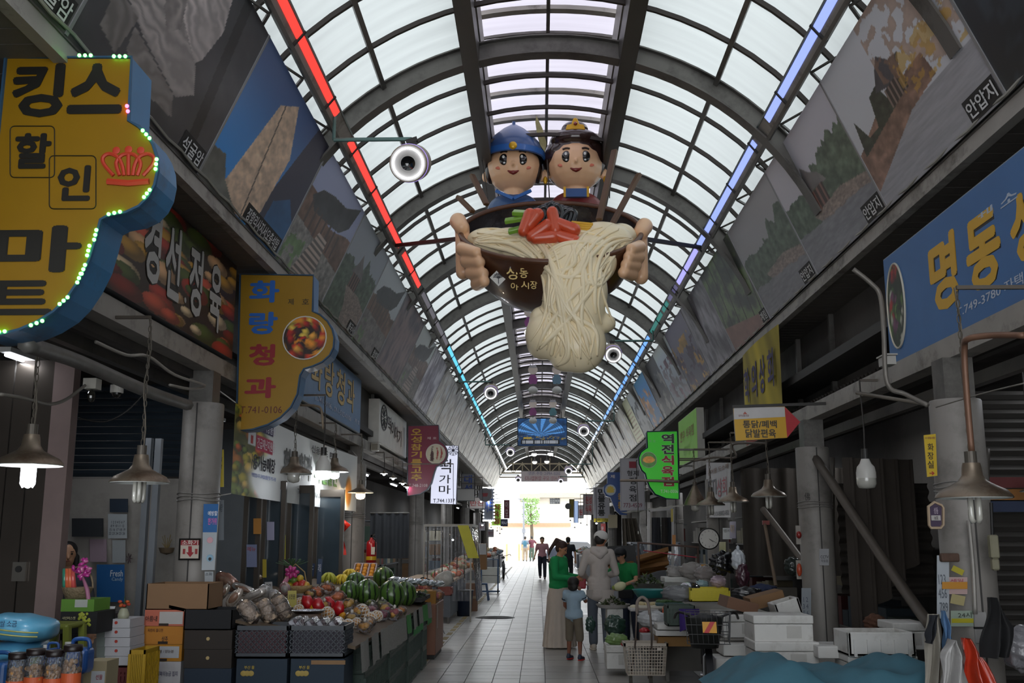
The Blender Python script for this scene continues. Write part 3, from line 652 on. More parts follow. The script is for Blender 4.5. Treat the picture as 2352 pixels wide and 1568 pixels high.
for pts in ([(262, 404), (240, 378), (238, 362), (252, 354), (272, 362), (282, 382), (286, 404)], [(330, 404), (352, 378), (354, 362), (340, 354), (320, 362), (310, 382), (306, 404)], [(276, 404), (268, 376), (280, 358), (296, 354), (312, 358), (324, 376), (316, 404)]):
    b.tube([W_(*q) for q in curve([(x, y, 0) for x, y in pts], 4) for q in [(q[0], q[1])]], .011, 6)
b.tube([W_(248, 418), W_(296, 422), W_(344, 418)], .019, 6); b.tube([W_(296, 356), W_(296, 404)], .011, 6)
b.put('crown_emblem', M('#c8402a', .5), t)
def bulbs(F, t, pts, col, r=.011, es=9, name='lamp', groups=3, gap=18, alt=None):
    bb = MB(); base = t.location
    for (x, y) in pts: bb.ell(F.p(x, y)-base+F.ez*.015, r, 8, 5)
    return bb.put(name, M(col, .3, em=col, es=es, noise=0), t, kind='stuff')
pts = []
for g in ((35, 130, 1, 0), (185, 130, 1, 0), (264, 132, 1, 0), (330, 302, .6, .8), (362, 368, -.1, 1), (346, 438, -.5, .75), (278, 488, -1, .25), (224, 530, -.2, 1), (208, 566, -.2, 1), (198, 610, -.3, .9), (188, 630, -.3, .9), (158, 684, -.7, .7), (100, 738, -1, .45), (14, 762, -1, .1)):
    for k in range(3): pts.append((g[0]+g[2]*k*13, g[1]+g[3]*k*11))
bulbs(F, t, pts, '#59ff5e'); bulbs(F, t, [(294, 246), (296, 258)], '#ff4a7a', name='pink_lamp')
F = Face('Y', 10.02)
t = sgn(F, 'shop_sign', 'yellow projecting sign with blue and red letters and a round fruit picture', OUT, '#98730a', '#4079ad', .26, rim='#2c4a66')
for s, q, c in (('화', (573, 644, 642, 695), '#1e5fb0'), ('랑', (572, 716, 638, 768), '#1e5fb0'), ('청', (572, 790, 632, 840), '#8c1a28'), ('과', (562, 866, 634, 914), '#8c1a28')): tx(F, t, s, *q, c, .045)
tx(F, t, '제', 662, 686, 675, 700, '#2b2314', .01); tx(F, t, '호', 694, 686, 710, 699, '#2b2314', .01); tx(F, t, 'T.741-0106', 552, 933, 648, 949, '#5a1c14', .0)
disc(F, t, 700, 776, 49, food(['#d88a28', '#c03a20', '#d6b84a', '#e0a040', '#3a2226', '#b02820'], 4, 6))
F = Face('Y', 22.6)
M2 = [(937, 978), (1007, 976), (1009, 1012), (1019, 1019), (1026, 1030), (1028, 1042), (1025, 1055), (1016, 1065), (1002, 1071), (997, 1085), (991, 1108), (981, 1124), (965, 1134), (936, 1138)]
t = sgn(F, 'shop_sign', 'maroon projecting sign with mustard letters and a bottle and chillies in its round window', M2, '#7c1838', '#64707c', .25, rim='#444c55')
yy = 984
for s in '오성참기름·고추':
    if s == '·': continue
    tx(F, t, s, 944, yy, 969, yy+15, '#c69a3a', .035); yy += 17.4
tx(F, t, 'T.748-2108', 939, 1111, 982, 1118, '#c8b8b8', .0); tx(F, t, '제 호', 981, 1003, 1003, 1009, '#d0b0b0')
def bottle(U, V):
    c = hexc('#cfc6ae')+0*U[..., None]; m = inpoly(U, V, [(.22, .12), (.40, .12), (.40, .55), (.34, .66), (.34, .88), (.28, .88), (.28, .66), (.22, .55)]); c = np.where(m[..., None], hexc('#43201e'), c)
    for d in (0, .2): m = np.abs(U-(.55+d)-.10*np.sin((V-.1)*3.6)+.05) < .045*np.clip(np.sin((V-.1)*3.9), 0, 1); c = np.where(m[..., None], hexc('#9c2a24'), c)
    return c
disc(F, t, 1001, 1042, 22.5, bottle)
F = Face('Y', 24.4)
t = sgn(F, 'lightbox_sign', 'lit white upright box sign with black brush letters and a flower wheel', [(993, 1022), (1053, 1024), (1048, 1158), (988, 1156)], '#e3e6fb', '#5c5f66', .2, lit=.75, rim='#3a3d42')
for s, q in (('떡', (1010, 1054, 1036, 1086)), ('가', (1009, 1090, 1035, 1110)), ('마', (1008, 1114, 1035, 1134))): tx(F, t, s, *q, '#14141c', .01)
tx(F, t, 'T.744.1337', 995, 1145, 1045, 1154, '#2a2a38')
disc(F, t, 1041, 1034, 12, lambda U, V: np.where(((np.sin(np.arctan2(V-.5, U-.5)*11) > .4) | ((U-.5)**2+(V-.5)**2 < .02))[..., None], hexc('#20202c'), hexc('#e3e6fb')), ring='#20202c', em=.6)
# left wall boards
F = Face('L', -3.0)
def wallboard(F, name, label, x0, x1, z0, z1, face, side='#6d7075', d=.08, fm=None, cat='sign', lit=0., rim=None):
    ya, yb = F.p(x0, 900).y, F.p(x1, 900).y; lo, hi = min(ya, yb), max(ya, yb); o = Vector((F.c, lo if F.k == 'L' else hi, z0)); w = hi-lo; h = z1-z0
    t = thing(name, label, cat, o); bx = MB(); bx.prism([(0, 0), (w, 0), (w, h), (0, h)], -F.ez*d, F.ex, F.ey, F.ez, d); bx.put('case', M(side, .5, .2), t)
    if fm: picture(fm[0], o+F.ez*.004, F.ex, F.ey, w, h, fm[1], fm[2], t, 'face', .45)
    else:
        bx = MB(); bx.prism([(.01, .01), (w-.01, .01), (w-.01, h-.01), (.01, h-.01)], F.ez*.0, F.ex, F.ey, F.ez, .004); bx.put('face', M(face, .45, 0, .1, 3, em=face if lit else None, es=lit), t)
    t['w'] = w; return t, o, w, h
def wt(F, o, s, u, v, w, h, t, col, off=.02, outl=None, ow=.05):   # text placed in board metres
    c = o+F.ex*(u+w/2)+F.ey*(v+h/2)
    if outl: text(s, c, F.ex, F.ey, w*1.04, h*1.04, M(outl, .5), t, off=off+ow, lift=.007, name='lettering_edge')
    text(s, c, F.ex, F.ey, w, h, M(col, .45, noise=0), t, off=off, lift=.010)
meat = food(['#a83226', '#c05038', '#d8a878', '#7c2018', '#e0c49a', '#4a5a26', '#b88830'], 9, 8)
t, o, w, h = wallboard(F, 'shop_board', 'long board printed with raw meat and vegetables and white letters, under the left eaves', 60, 528, 3.36, 4.30, '', fm=(meat, 220, 90), rim=1)
Wm = w
for i, s in enumerate('경선정육'):
    cx = [.43, .545, .69, .83][i]*w; wt(F, o, s, cx-.12*1.0, .22-.02*i, .34, .62, t, '#b4b2ae', .03, '#1c1a18', .07)
wt(F, o, '.', .635*w, .24, .05, .05, t, '#b4b2ae', .03)
ya = F.p(640, 900).y
t, o, w, h = wallboard(F, 'shop_board', 'blue board with outlined cream letters and phone number on the left beam', 640, 829, 3.36, 4.26, '#6d8fb8', side='#9aa2aa')
for i, s in enumerate('화랑청과'): wt(F, o, s, w*(.30+.155*i), .26, w*.12, .52, t, '#dcb868', .02, '#5a4c38', .03)
wt(F, o, 'T.741-0106 , 011-515-0106', w*.34, .09, w*.50, .09, t, '#c8cede'); wt(F, o, '제 호', w*.90, .12, w*.08, .08, t, '#c8cede')
t, o, w, h = wallboard(F, 'shop_board', 'white board with dark carved wood letters and a round flower wheel crest', 872, 935, 3.40, 4.22, '#f4f1ea', side='#d4d1ca', d=.3)
for i, s in enumerate('떡이야기'): wt(F, o, s, w*(.27+.13*i), .30-.04*i, w*.12, .34, t, '#2e2218', .02)
c = o+F.ex*w*.14+F.ey*.52+F.ez*.012-Vector(t.location); b = MB(); b.tube([c+F.ex*.22*w*.42*cos(a)+F.ey*.24*sin(a) for a in [2*pi*k/24 for k in range(24)]], .012, 5, closed=True)
for k in range(12): a = pi*k/6; b.beam(c+F.ex*.03*cos(a)+F.ey*.05*sin(a), c+F.ex*.085*w*cos(a)+F.ey*.2*sin(a), .012)
b.put('crest', M('#3c3c40', .5), t)
# long cloth banner under the left beam
F2 = Face('L', -2.93)
def banner_paint(U, V):
    c = hexc('#f0f2f0')+0*U[..., None]; f = food(['#b8a838', '#7c8c3c', '#c07838', '#d8b860', '#3c3c2c', '#d8703c'], 5, 9, '#6c6c3c')(U*2.2, V)
    a = ss(U+.06*np.sin(V*7), .13, .20); c = mixc(f, c, a); m = inpoly(U, V, [(.13, .62), (.27, .58), (.26, .78), (.13, .86)]); c = np.where(((U > .145) & (U < .262) & (V > .80-.12*U*0) & (V < .96))[..., None], hexc('#4a4168'), c)
    c = np.where(((U > .145) & (U < .262) & (V > .57) & (V < .76))[..., None], hexc('#c0405c'), c); c = np.where(((U > .09) & (U < .138) & (V > .60) & (V < .78))[..., None], hexc('#dedede'), c); c = np.where(((U > .105) & (U < .124) & (V > .63) & (V < .73))[..., None], hexc('#b02828'), c)
    c = np.where(((U > .09) & (U < .125) & (V > .82))[..., None], hexc('#cfc438'), c)
    d = ((U-.92)/.035)**2+((V-.33)/.30)**2; c = mixc(hexc('#d89040')+0*U[..., None], c, ss(d, .3, 1.1)); c = np.where((((V*60) % 1 < .0))[..., None], c, c); return c
ya, yb = 9.75, 16.5; zt, zb = 2.93, 2.06
t = thing('cloth_banner', 'long white cloth banner with a fruit border hanging under the left beam', 'banner', (-2.93, ya, zb))
picture(banner_paint, (-2.93, ya, zb), (0, 1, .0), Z3, yb-ya, zt-zb, 240, 60, t, 'cloth', .7, bow=-.10)
bo = Vector((-2.93, ya, zb)); bw = yb-ya
def bt(s, u0, u1, v0, v1, col, off=.02):
    u = (u0+u1)/2; bx = -.10*4*u*(1-u); text(s, bo+Vector((bx+.012, u*bw, (v0+v1)/2*.87)), Y3, Z3, (u1-u0)*bw, (v1-v0)*.87, M(col, .6, noise=0), t, off=off)
bt('온누리상품권', .15, .258, .82, .94, '#e4e2ee'); bt('긴급재난지원금', .15, .258, .60, .73, '#f0dfe4'); bt('사용가능매장', .10, .262, .33, .52, '#26242a', .04)
bt('사업장: 가맹점입니다 모바일상품권 및 카드사용', .09, .27, .24, .29, '#5a6ab0'); bt('신용카드 환영', .55, .80, .80, .92, '#55535a'); bt('화랑청과', .34, .57, .36, .74, '#4c4e4e', .045); bt('과일할인점', .60, .86, .36, .70, '#79ad62', .04)
bt('Tel. (054) 741-0106, 010-3511-0106', .45, .78, .12, .22, '#3a3c3e', .01)
b = MB()
for y, z in ((ya, zt), (ya, zb), (yb, zt), (yb, zb)): b.tube([(0, y-ya, z-zb), (-.14, y-ya+(-.25 if y == ya else .3), z-zb+(.12 if z == zt else -.05))], .006, 5)
b.put('tie_cord', M('#b8b6b0', .7), t)
# ---- right side
F = Face('R', 3.09)
def veg(U, V): return food(['#a02828', '#3c5a2c', '#5a7a38', '#b8b8a8', '#6a3a58', '#2c3c24'], 3, 6, '#1c2a1c')(U, V)
t, o, w, h = wallboard(F, 'shop_board', 'big blue board with outlined yellow letters and an oval vegetable picture on the right', 2050, 2560, 3.11, 4.09, '#3a6ea8', side='#9aa4ac')
for q, r_ in (('명', (2135, 540, 2200, 715)), ('동', (2218, 486, 2300, 668)), ('상', (2318, 420, 2410, 600)), ('회', (2430, 350, 2530, 530))): tx(F, t, q, *r_, '#d8a82c', .045, '#23201a', ow=.05)
tx(F, t, '채 소 일 체', 2232, 420, 2460, 452, '#b8c4d4'); tx(F, t, 'T.749-3780 자택 772-3780', 2180, 640, 2460, 668, '#c2cbd8', .01)
c_ = o+F.ex*.27+F.ey*.50; n = 40; me = bpy.data.meshes.new('d'); vs = []; U = []; V = []
for i in range(19):
    for j in range(n): a = 2*pi*j/n; q = i/18; vs.append(tuple(c_-Vector(t.location)+F.ex*.21*q*cos(a)+F.ey*.37*q*sin(a)+F.ez*.012)); U.append(.5+.4*q*cos(a)); V.append(.5+.5*q*sin(a))
me.from_pydata(vs, [], [(i*n+j, i*n+(j+1) % n, (i+1)*n+(j+1) % n, (i+1)*n+j) for i in range(18) for j in range(n)])
c = veg(np.array(U), np.array(V)); c = np.where(c <= .04045, c/12.92, ((np.clip(c, 0, 1)+.055)/1.055)**2.4); a = me.color_attributes.new('col', 'FLOAT_COLOR', 'POINT'); a.data.foreach_set('color', np.concatenate([c, np.ones((len(c), 1))], 1).ravel().astype(np.float32)); link('oval_picture', me, vcol(.45), t)
b = MB(); b.tube([c_-Vector(t.location)+F.ex*.21*cos(2*pi*j/36)+F.ey*.37*sin(2*pi*j/36)+F.ez*.012 for j in range(36)], .009, 6, closed=True); b.put('ring', M('#c9c4b4', .5), t)
F = Face('R', 3.05)
ye = Face('R', 3.02)
def yb_paint(U, V):
    c = hexc('#cdb93c')*(.85+.12*np.sin(U*9+V*4)+.05*np.sin(U*31+V*13))[..., None]; return np.where((V < .16)[..., None], hexc('#a05048'), c)
o = Vector((3.0, 14.9, 2.95)); w = 2.3
t = thing('cloth_banner', 'creased yellow cloth banner with purple letters behind the red arrow sign', 'banner', o)
picture(yb_paint, o, (0, -1, 0), Z3, w, 1.32, 80, 50, t, 'cloth', .7, bow=.03)
for i, s in enumerate('학의상회'): text(s, o+Vector((-.035, -w*(.17+.22*i), .82)), -Y3, Z3, w*.15, .50, M('#3d3468', .6), t, off=.03)
text('지호 건어물 T.749-3357', o+Vector((-.02, -w*.5, .1)), -Y3, Z3, w*.8, .10, M('#c8b4ac', .6), t)
F = Face('Y', 10.9)
A = [(1684, 935), (1802, 933), (1838, 969), (1808, 1005), (1690, 1012)]
t = sgn(F, 'arrow_sign', 'white and yellow hanging arrow sign with a red point beside the right beam', A, '#cf9f12', '#8c8a86', .04, rim=None)
b = MB(); q = [F.p(*k)-t.location+F.ez*.004 for k in ((1685, 936), (1802, 934), (1803, 957), (1686, 963))]; b.add(q, [(0, 1, 2, 3)]); b.put('white_band', M('#c9c6c4', .5), t)
b = MB(); q = [F.p(*k)-t.location+F.ez*.004 for k in ((1802, 934), (1838, 969), (1808, 1005))]; b.add(q, [(0, 1, 2)]); b.put('arrow_point', M('#b3202c', .5), t)
tx(F, t, '통닭/폐백', 1706, 965, 1784, 983, '#2c2410', .03); tx(F, t, '닭발편육', 1712, 985, 1782, 1005, '#2c2410', .03); tx(F, t, '경주성동시장', 1696, 952, 1720, 957, '#7c4038'); tx(F, t, '▲', 1706, 945, 1716, 951, '#b05a48')
b = MB(); b.beam(F.p(1682, 934)-t.location, F.p(1908, 926)-t.location, .03); b.beam(F.p(1908, 926)-t.location, F.p(1908, 945)-t.location, .03); b.put('arm', g_dark, t)
F = Face('Y', 16.6)
G = [(1486, 991), (1556, 990), (1560, 1146), (1530, 1145), (1505, 1135), (1492, 1118), (1485, 1100), (1482, 1087), (1474, 1080), (1468, 1066), (1467, 1050), (1472, 1038), (1481, 1031), (1487, 1028)]
t = sgn(F, 'lightbox_sign', 'glowing green projecting sign with black and red letters and a cattle picture', G, '#2fb41c', '#2c3f50', .22, lit=.28, rim='#22384c')
for i, s in enumerate('역전식육점'): tx(F, t, s, 1519, 996+24.6*i, 1548, 1018+24.6*i, '#10180e' if i < 2 else '#a01420', .04, '#d8e8d0', ow=.04)
tx(F, t, 'T.741-0006', 1517, 1124, 1557, 1132, '#d8e8d0'); tx(F, t, '제 호', 1490, 1010, 1506, 1016, '#8fe08c')
disc(F, t, 1490, 1056, 18, lambda U, V: np.where((((U-.5)/.38)**2+((V-.52)/.22)**2 < 1)[..., None], hexc('#b8803c')*(.8+.4*fbm(U, V, 8, 3))[..., None], hexc('#4a7c3c')*(.7+.4*fbm(U, V, 8, 1))[..., None]), em=.3)
F = Face('R', 3.02)
t, o, w, h = wallboard(F, 'shop_board', 'lime green wall board with small red characters behind the glowing green sign', 1556, 1598, 3.14, 4.10, '#6fa82c', side='#b8b6ae', d=.14, lit=.12)
wt(F, o, '한우 식육점', w*.1, .48, w*.75, .22, t, '#8c5a28'); wt(F, o, '정육', w*.25, .15, w*.4, .2, t, '#86b848')
F = Face('Y', 20.5)
t = sgn(F, 'shop_sign', 'grey white upright sign with a dark red seal, black letters and red number', [(1425, 1053), (1479, 1052), (1481, 1171), (1426, 1172)], '#a9a6ac', '#6c6a6c', .16, rim='#8a888c')
tx(F, t, '형제', 1440, 1080, 1467, 1093, '#1c1a1e', .02)
for i, s in enumerate('정육점'): tx(F, t, s, 1445, 1096+19.5*i, 1462, 1112+19.5*i, '#1c1a1e', .03)
tx(F, t, '773-4509', 1432, 1155, 1475, 1165, '#6c2434', .01)
b = MB(); c = F.p(1453, 1067)-t.location; b.cbox(c+F.ez*.006, (.14, .006, .13)); b.put('seal', M('#8c2434', .5), t)
F = Face('Y', 22.0)
B_ = [(1396, 1084), (1440, 1084), (1440, 1182), (1425, 1182), (1414, 1172), (1406, 1152), (1402, 1142), (1392, 1139), (1386, 1128), (1387, 1116), (1395, 1110)]
t = sgn(F, 'shop_sign', 'dark blue projecting sign with a yellow emblem roundel, half behind the seal sign', B_, '#1f4484', '#24446c', .2)
disc(F, t, 1402, 1125, 13, lambda U, V: np.where((((U-.5)**2+(V-.5)**2 < .12+.03*np.sin(9*np.arctan2(V-.5, U-.5))) & (V > .25))[..., None], hexc('#c8a838'), hexc('#a8b0b8')), ring='#2c548c')
tx(F, t, '울', 1419, 1132, 1431, 1147, '#c89a2c'); tx(F, t, '릉', 1419, 1152, 1431, 1168, '#c89a2c'); tx(F, t, '제', 1402, 1090, 1412, 1098, '#c8c0c4')
F = Face('Y', 27.0)
t = sgn(F, 'shop_sign', 'narrow grey sign with fat black letters above a yellow number strip', [(1363, 1119), (1399, 1118), (1401, 1197), (1364, 1198)], '#a3a0a6', '#77757a', .14)
for i, s in enumerate('민물유통'): tx(F, t, s, 1373, 1122+16*i, 1390, 1137+16*i, '#17161a', .05)
b = MB(); q = [F.p(*k)-t.location+F.ez*.004 for k in ((1364, 1190), (1401, 1190), (1401, 1198), (1364, 1198))]; b.add(q, [(0, 1, 2, 3)]); b.put('number_strip', M('#b0a020', .5), t); tx(F, t, '749-1278', 1368, 1191, 1396, 1197, '#3c3814', .02, lift=.010)
# farther projecting signs: (x0, y0, x1, y1, Y, face, text, text colour, label, lit)
far = [(1340, 1136, 1364, 1182, 33, '#9c8f90', '원성\n식육', '#a03030', 'small grey sign with red letters and a dark foot left of the fat letter sign', 0),
 (1328, 1160, 1340, 1190, 37, '#d8d4d4', '원', '#c03030', 'little white sign with one red character, far on the right', 0),
 (1308, 1146, 1318, 1188, 44, '#8a7a20', '', '#000000', 'far olive sign edge, innermost on the right', 0),
 (1318, 1150, 1328, 1200, 41, '#a8c0e8', '', '#000000', 'tall pale blue lit sign far on the right', .6),
 (1060, 1088, 1090, 1136, 30, '#77767a', '대\n성', '#1f3f8c', 'grey sign with navy letters behind the flower wheel sign', 0),
 (1050, 1122, 1090, 1150, 28, '#a3a19e', '', '#000000', 'blank pale rectangular sign on the left below the navy lettered sign', 0),
 (1078, 1142, 1114, 1168, 31, '#b9aeaa', '반찬', '#a04a48', 'pale sign with red brush letters for side dishes, left of the aisle', 0),
 (1110, 1120, 1135, 1195, 34, '#6f7480', '마트', '#23408c', 'slate sign outlined in white lamps far on the left', 0),
 (1128, 1155, 1152, 1208, 38, '#86a83c', '식\n육\n점', '#a02020', 'green and yellow sign outlined in lamps with red letters, far left', .25),
 (1158, 1148, 1170, 1190, 42, '#7c3040', '이\n모', '#c8b0b0', 'maroon sign farthest along the left side', 0),
 (1150, 1192, 1166, 1208, 36, '#18224c', '미나', '#e8ecff', 'tiny navy lit sign below the maroon one on the left', 0)]
for (x0, y0, x1, y1, Yf, fc, s, tcx, lab, lt) in far:
    F = Face('Y', Yf); t = sgn(F, 'shop_sign', lab, [(x0, y0), (x1, y0), (x1, y1), (x0, y1)], fc, '#5c5a5e', .15, lit=lt, rim='#44464c')
    if s:
        if '\n' in s:
            ps = s.split('\n'); hh = (y1-y0)*.9/len(ps)
            for i, q in enumerate(ps): tx(F, t, q, x0+(x1-x0)*.2, y0+3+hh*i, x1-(x1-x0)*.2, y0+hh*(i+1), tcx, .03)
        else: tx(F, t, s, x0+2, y0+(y1-y0)*.3, x1-2, y0+(y1-y0)*.75, tcx, .03)
    if 'lamps' in lab:
        pp = [(x0+(x1-x0)*k/6, y) for k in range(7) for y in (y0, y1)]+[(x, y0+(y1-y0)*k/10) for k in range(11) for x in (x0, x1)]; bulbs(F, t, pp, '#ffffff', .03, 3)
for (cx, cy, r, Yf, col, lab) in ((1114, 1136, 16, 29.5, '#6e6c70', 'round ended grey sign with a small red basket emblem, left side'), (1305, 1162, 7, 43.8, '#5c5c58', 'dark round sign end farthest on the right side')):
    F = Face('Y', Yf); t = sgn(F, 'round_sign', lab, [(cx+r*cos(a)-(0), cy+r*sin(a)) for a in [2*pi*k/24 for k in range(24)]], col, '#4c4c50', .14)
    if r > 10: b = MB(); c = F.p(cx, cy)-t.location; b.prism([(-.09, .05), (.09, .05), (.06, -.05), (-.06, -.05)], c+F.ez*.004, F.ex, F.ey, F.ez, .004); b.put('basket_emblem', M('#8c3038', .5), t)
# toilet sign, notices on the right columns
F = Face('Y', 7.46)
t = sgn(F, 'toilet_sign', 'narrow yellow upright toilet sign with a red arrow on the nearest right column', [(2122, 999), (2149, 996), (2153, 1092), (2130, 1095)], '#c9a91c', '#8c7a20', .012)
for i, s in enumerate('화장실'): tx(F, t, s, 2130, 1018+20*i, 2144, 1035+20*i, '#2c2410', .02)
tx(F, t, '→', 2134, 1082, 2146, 1091, '#a02418', .06); tx(F, t, 'H 성동시장', 2125, 1003, 2147, 1008, '#7c3c48')
t = sgn(F, 'name_plate', 'small purple shield plate with a white field on the nearest right column', [(2132, 1163), (2146, 1153), (2162, 1160), (2166, 1166), (2166, 1205), (2160, 1212), (2138, 1212), (2134, 1206)], '#3d2a48', '#a08870', .02, cat='plate', rim='#b09a80')
b = MB(); c = F.p(2149, 1189)-t.location; b.cbox(c+F.ez*.004, (.065, .006, .036)); b.put('white_field', M('#b8b4b0', .5), t); tx(F, t, '8호', 2145, 1185, 2154, 1193, '#3c3438', lift=.01)
tx(F, t, '성동', 2144, 1165, 2154, 1180, '#b8a8b8')
def paper(F, lab, x0, y0, x1, y1, col, lines=(), name='notice', tilt=0, cat='notice', th=.002):
    c = F.p((x0+x1)/2, (y0+y1)/2); P = []
    for x, y in ((x0, y1), (x1, y1), (x1, y0), (x0, y0)):
        dx, dy = x-(x0+x1)/2, y-(y0+y1)/2; P.append(((x0+x1)/2+dx*cos(tilt)-dy*sin(tilt), (y0+y1)/2+dx*sin(tilt)+dy*cos(tilt)))
    t = sgn(F, name, lab, P, col, col, th, cat=cat)
    for (s, a, b_, c_, d_, cc) in lines: tx(F, t, s, x0+(x1-x0)*a, y0+(y1-y0)*b_, x0+(x1-x0)*c_, y0+(y1-y0)*d_, cc, .01)
    return t
F = Face('Y', 7.445)
paper(F, 'tall white and blue phone list taped to the left edge of the nearest right column', 2152, 1275, 2180, 1420, '#a8aeb4', [('123\n456\n789', .1, .3, .8, .9, '#5a6068')])
paper(F, 'orange and white flyer taped across the nearest right column', 2172, 1325, 2222, 1364, '#b89c98', [('세일', .2, .1, .8, .3, '#a03048')])
b_ = paper(Face('Y', 7.43), 'orange tape strip over the flyer on the nearest right column', 2164, 1336, 2222, 1352, '#c08420')
paper(F, 'small yellow slip stuck askew high on the nearest right column', 2186, 1303, 2214, 1316, '#b0a424', tilt=.45)
paper(F, 'green bordered yellow delivery notice low on the nearest right column', 2184, 1402, 2236, 1438, '#9cac9c', [('24시', .3, .1, .9, .45, '#3c443c')]); paper(Face('Y', 7.44), 'yellow strip along the foot of the delivery notice', 2186, 1420, 2236, 1430, '#b8b020')
paper(F, 'yellow and blue torn sticker below the orange tape on the right column', 2184, 1366, 2216, 1388, '#a89c6c', tilt=.2)
t = thing('wooden_block', 'worn brown wooden block fixed on the nearest right column above the papers', 'block', F.p(2178, 1280)); b = MB(); b.cbox((0, -.02, 0), (.13, .05, .06)); bev(b.put('block', M('#5a4438', .8, ns=20, noise=.3), t), .012, 2)
F = Face('Y', 11.53)
paper(F, 'small white camera warning notice on the second right column', 1882, 1260, 1904, 1298, '#a9a9ac', [('CCTV', .1, .4, .95, .58, '#2a2a2c'), ('작동중', .15, .65, .9, .82, '#4a4a4c')])
paper(Face('Y', 11.5), 'blue edged calendar strip hanging before the second right column', 1841, 1350, 1863, 1420, '#9fa6ac', [('1 2\n3 4\n5 6', .15, .3, .7, .9, '#5c6470')])
tx0 = thing('brush_mark', 'black hand painted character on the second right column', 'mark', F.p(1854, 1140)); text('佛', F.p(1854, 1140), X3, Z3, .06, .09, M('#2c2a2a', .6), tx0)
F = Face('Y', 17.9)
paper(Face('R', 2.95), 'small white shop banner with black and red letters over the lamps on the right', 1622, 1062, 1678, 1188, '#b4b2b4', [('BTI', .10, .32, .42, .60, '#3c3c44'), ('상회', .45, .28, .85, .62, '#b03848'), ('건어물 도소매', .05, .08, .9, .18, '#8c6a58'), ('010-8882-82', .3, .88, .92, .97, '#4c4c50')], name='cloth_banner', cat='banner')
F = Face('Y', 9.16)
t = sgn(F, 'fire_point_sign', 'framed red and cream extinguisher sign with a down arrow on the left column', [(414, 1238), (460, 1238), (458, 1284), (412, 1284)], '#cfc3b4', '#2a2826', .02, cat='sign', rim='#232120')
b = MB(); c = F.p(437, 1246)-t.location; b.cbox(c+F.ez*.004, (.165, .004, .042)); b.put('red_band', M('#9c2028', .5), t); tx(F, t, '소화기', 419, 1240, 456, 1251, '#e0d4cc', .02, lift=.012)
b = MB(); q = [F.p(*k)-t.location+F.ez*.006 for k in ((433, 1254), (441, 1254), (441, 1268), (446, 1268), (437, 1279), (428, 1268), (433, 1268))]; b.add(q, [tuple(range(7))]); b.put('down_arrow', M('#a01c28', .5), t)
for x in (423, 451): b = MB(); c = F.p(x, 1266)-t.location; b.cbox(c+F.ez*.004, (.022, .003, .045)); b.put('symbol', M('#a03030', .5), t)
t = sgn(F, 'notice_strip', 'tall blue and white health notice hanging on the nearest left column', [(468, 1157), (502, 1157), (493, 1309), (463, 1309)], '#b4bcc2', '#a8b0b8', .004, cat='notice')
b = MB(); q = [F.p(*k)-t.location+F.ez*.003 for k in ((468, 1157), (502, 1157), (498, 1222), (466, 1222))]; b.add(q, [(3, 2, 1, 0)]); b.put('blue_field', M('#2c6aa8', .6), t)
tx(F, t, '예방할', 478, 1173, 500, 1184, '#e8ecf0', .02); tx(F, t, '한가위', 478, 1189, 498, 1205, '#c86ab0', .03); disc(F, t, 483, 1281, 8, lambda U, V: np.where(((U-.5)**2+(V-.35)**2 < .06)[..., None], hexc('#23262c'), hexc('#8fb8d0')), ring='#8fb8d0'); disc(F, t, 483, 1240, 7, lambda U, V: hexc('#d8a8b0')+0*U[..., None], ring='#c890a0')
paper(F, 'small white and blue sticker under the health notice', 470, 1312, 490, 1336, '#a8aeb2', [('소화', .1, .1, .9, .4, '#3c4048')])
paper(Face('Y', 9.62), 'narrow grey notice hanging behind the nearest left column', 502, 1148, 514, 1240, '#8f969c', [('시장', .2, .1, .8, .3, '#3c4450')])
paper(Face('Y', 9.5), 'narrow yellow strip sign on the back of the nearest left column', 501, 1032, 514, 1118, '#c0ac3c', [('시', .25, .2, .75, .32, '#3c3418'), ('장', .25, .4, .75, .52, '#3c3418')])
# ================================================================= hanging noodle bowl sculpture
YS = 11.8
def S(x, y, d=0.): return atY(x, y, YS+d)
SM = pxm(YS, 5.0)
m_br = M('#4e2e1b', .32, 0, .12, 3, .1, coat=.3); m_in = M('#2f2a2b', .22, 0, .3, 14, .35, coat=.5); m_nd = M('#f6e6c0', .34, 0, .04, 3, coat=.25)
m_sk = M('#eebf96', .35, 0, .04, 3, coat=.3)
t = thing('noodle_bowl_sculpture', 'giant hanging sculpture of a brown bowl spilling cream noodles, gripped by big hands', 'sculpture', S(1262, 700))
B0 = t.location.copy()
# bowl: rim ellipse tilted toward the aisle floor
rc = S(1265, 528, .0); n_ = Vector((0, -.585, .81)).normalized(); ax = Vector((1, 0, 0)); ay = n_.cross(ax)
RB = 212*SM
prof = [(0, -1.30), (.22, -1.28), (.40, -1.20), (.62, -1.02), (.80, -.76), (.93, -.42), (.99, -.15), (1.0, 0)]
def ring(r, z, n=56): return [rc+ax*(r*cos(2*pi*j/n)*RB)+ay*(r*sin(2*pi*j/n)*RB)+n_*(z*RB*.70)-B0 for j in range(n)]
vs = []; n = 56
for r, z in prof: vs += ring(max(r, .001), z)
b = MB(); b.add(vs, [(i*n+j, i*n+(j+1) % n, (i+1)*n+(j+1) % n, (i+1)*n+j) for i in range(len(prof)-1) for j in range(n)]); b.put('bowl_outside', m_br, t, smooth=True)
vs = []
for r, z in prof: vs += ring(max(r*.955, .001), z*.93-.0)
b = MB(); b.add(vs, [(i*n+j, i*n+(j+1) % n, (i+1)*n+(j+1) % n, (i+1)*n+j) for i in range(len(prof)-1) for j in range(n)]); b.put('bowl_inside', m_in, t, smooth=True)
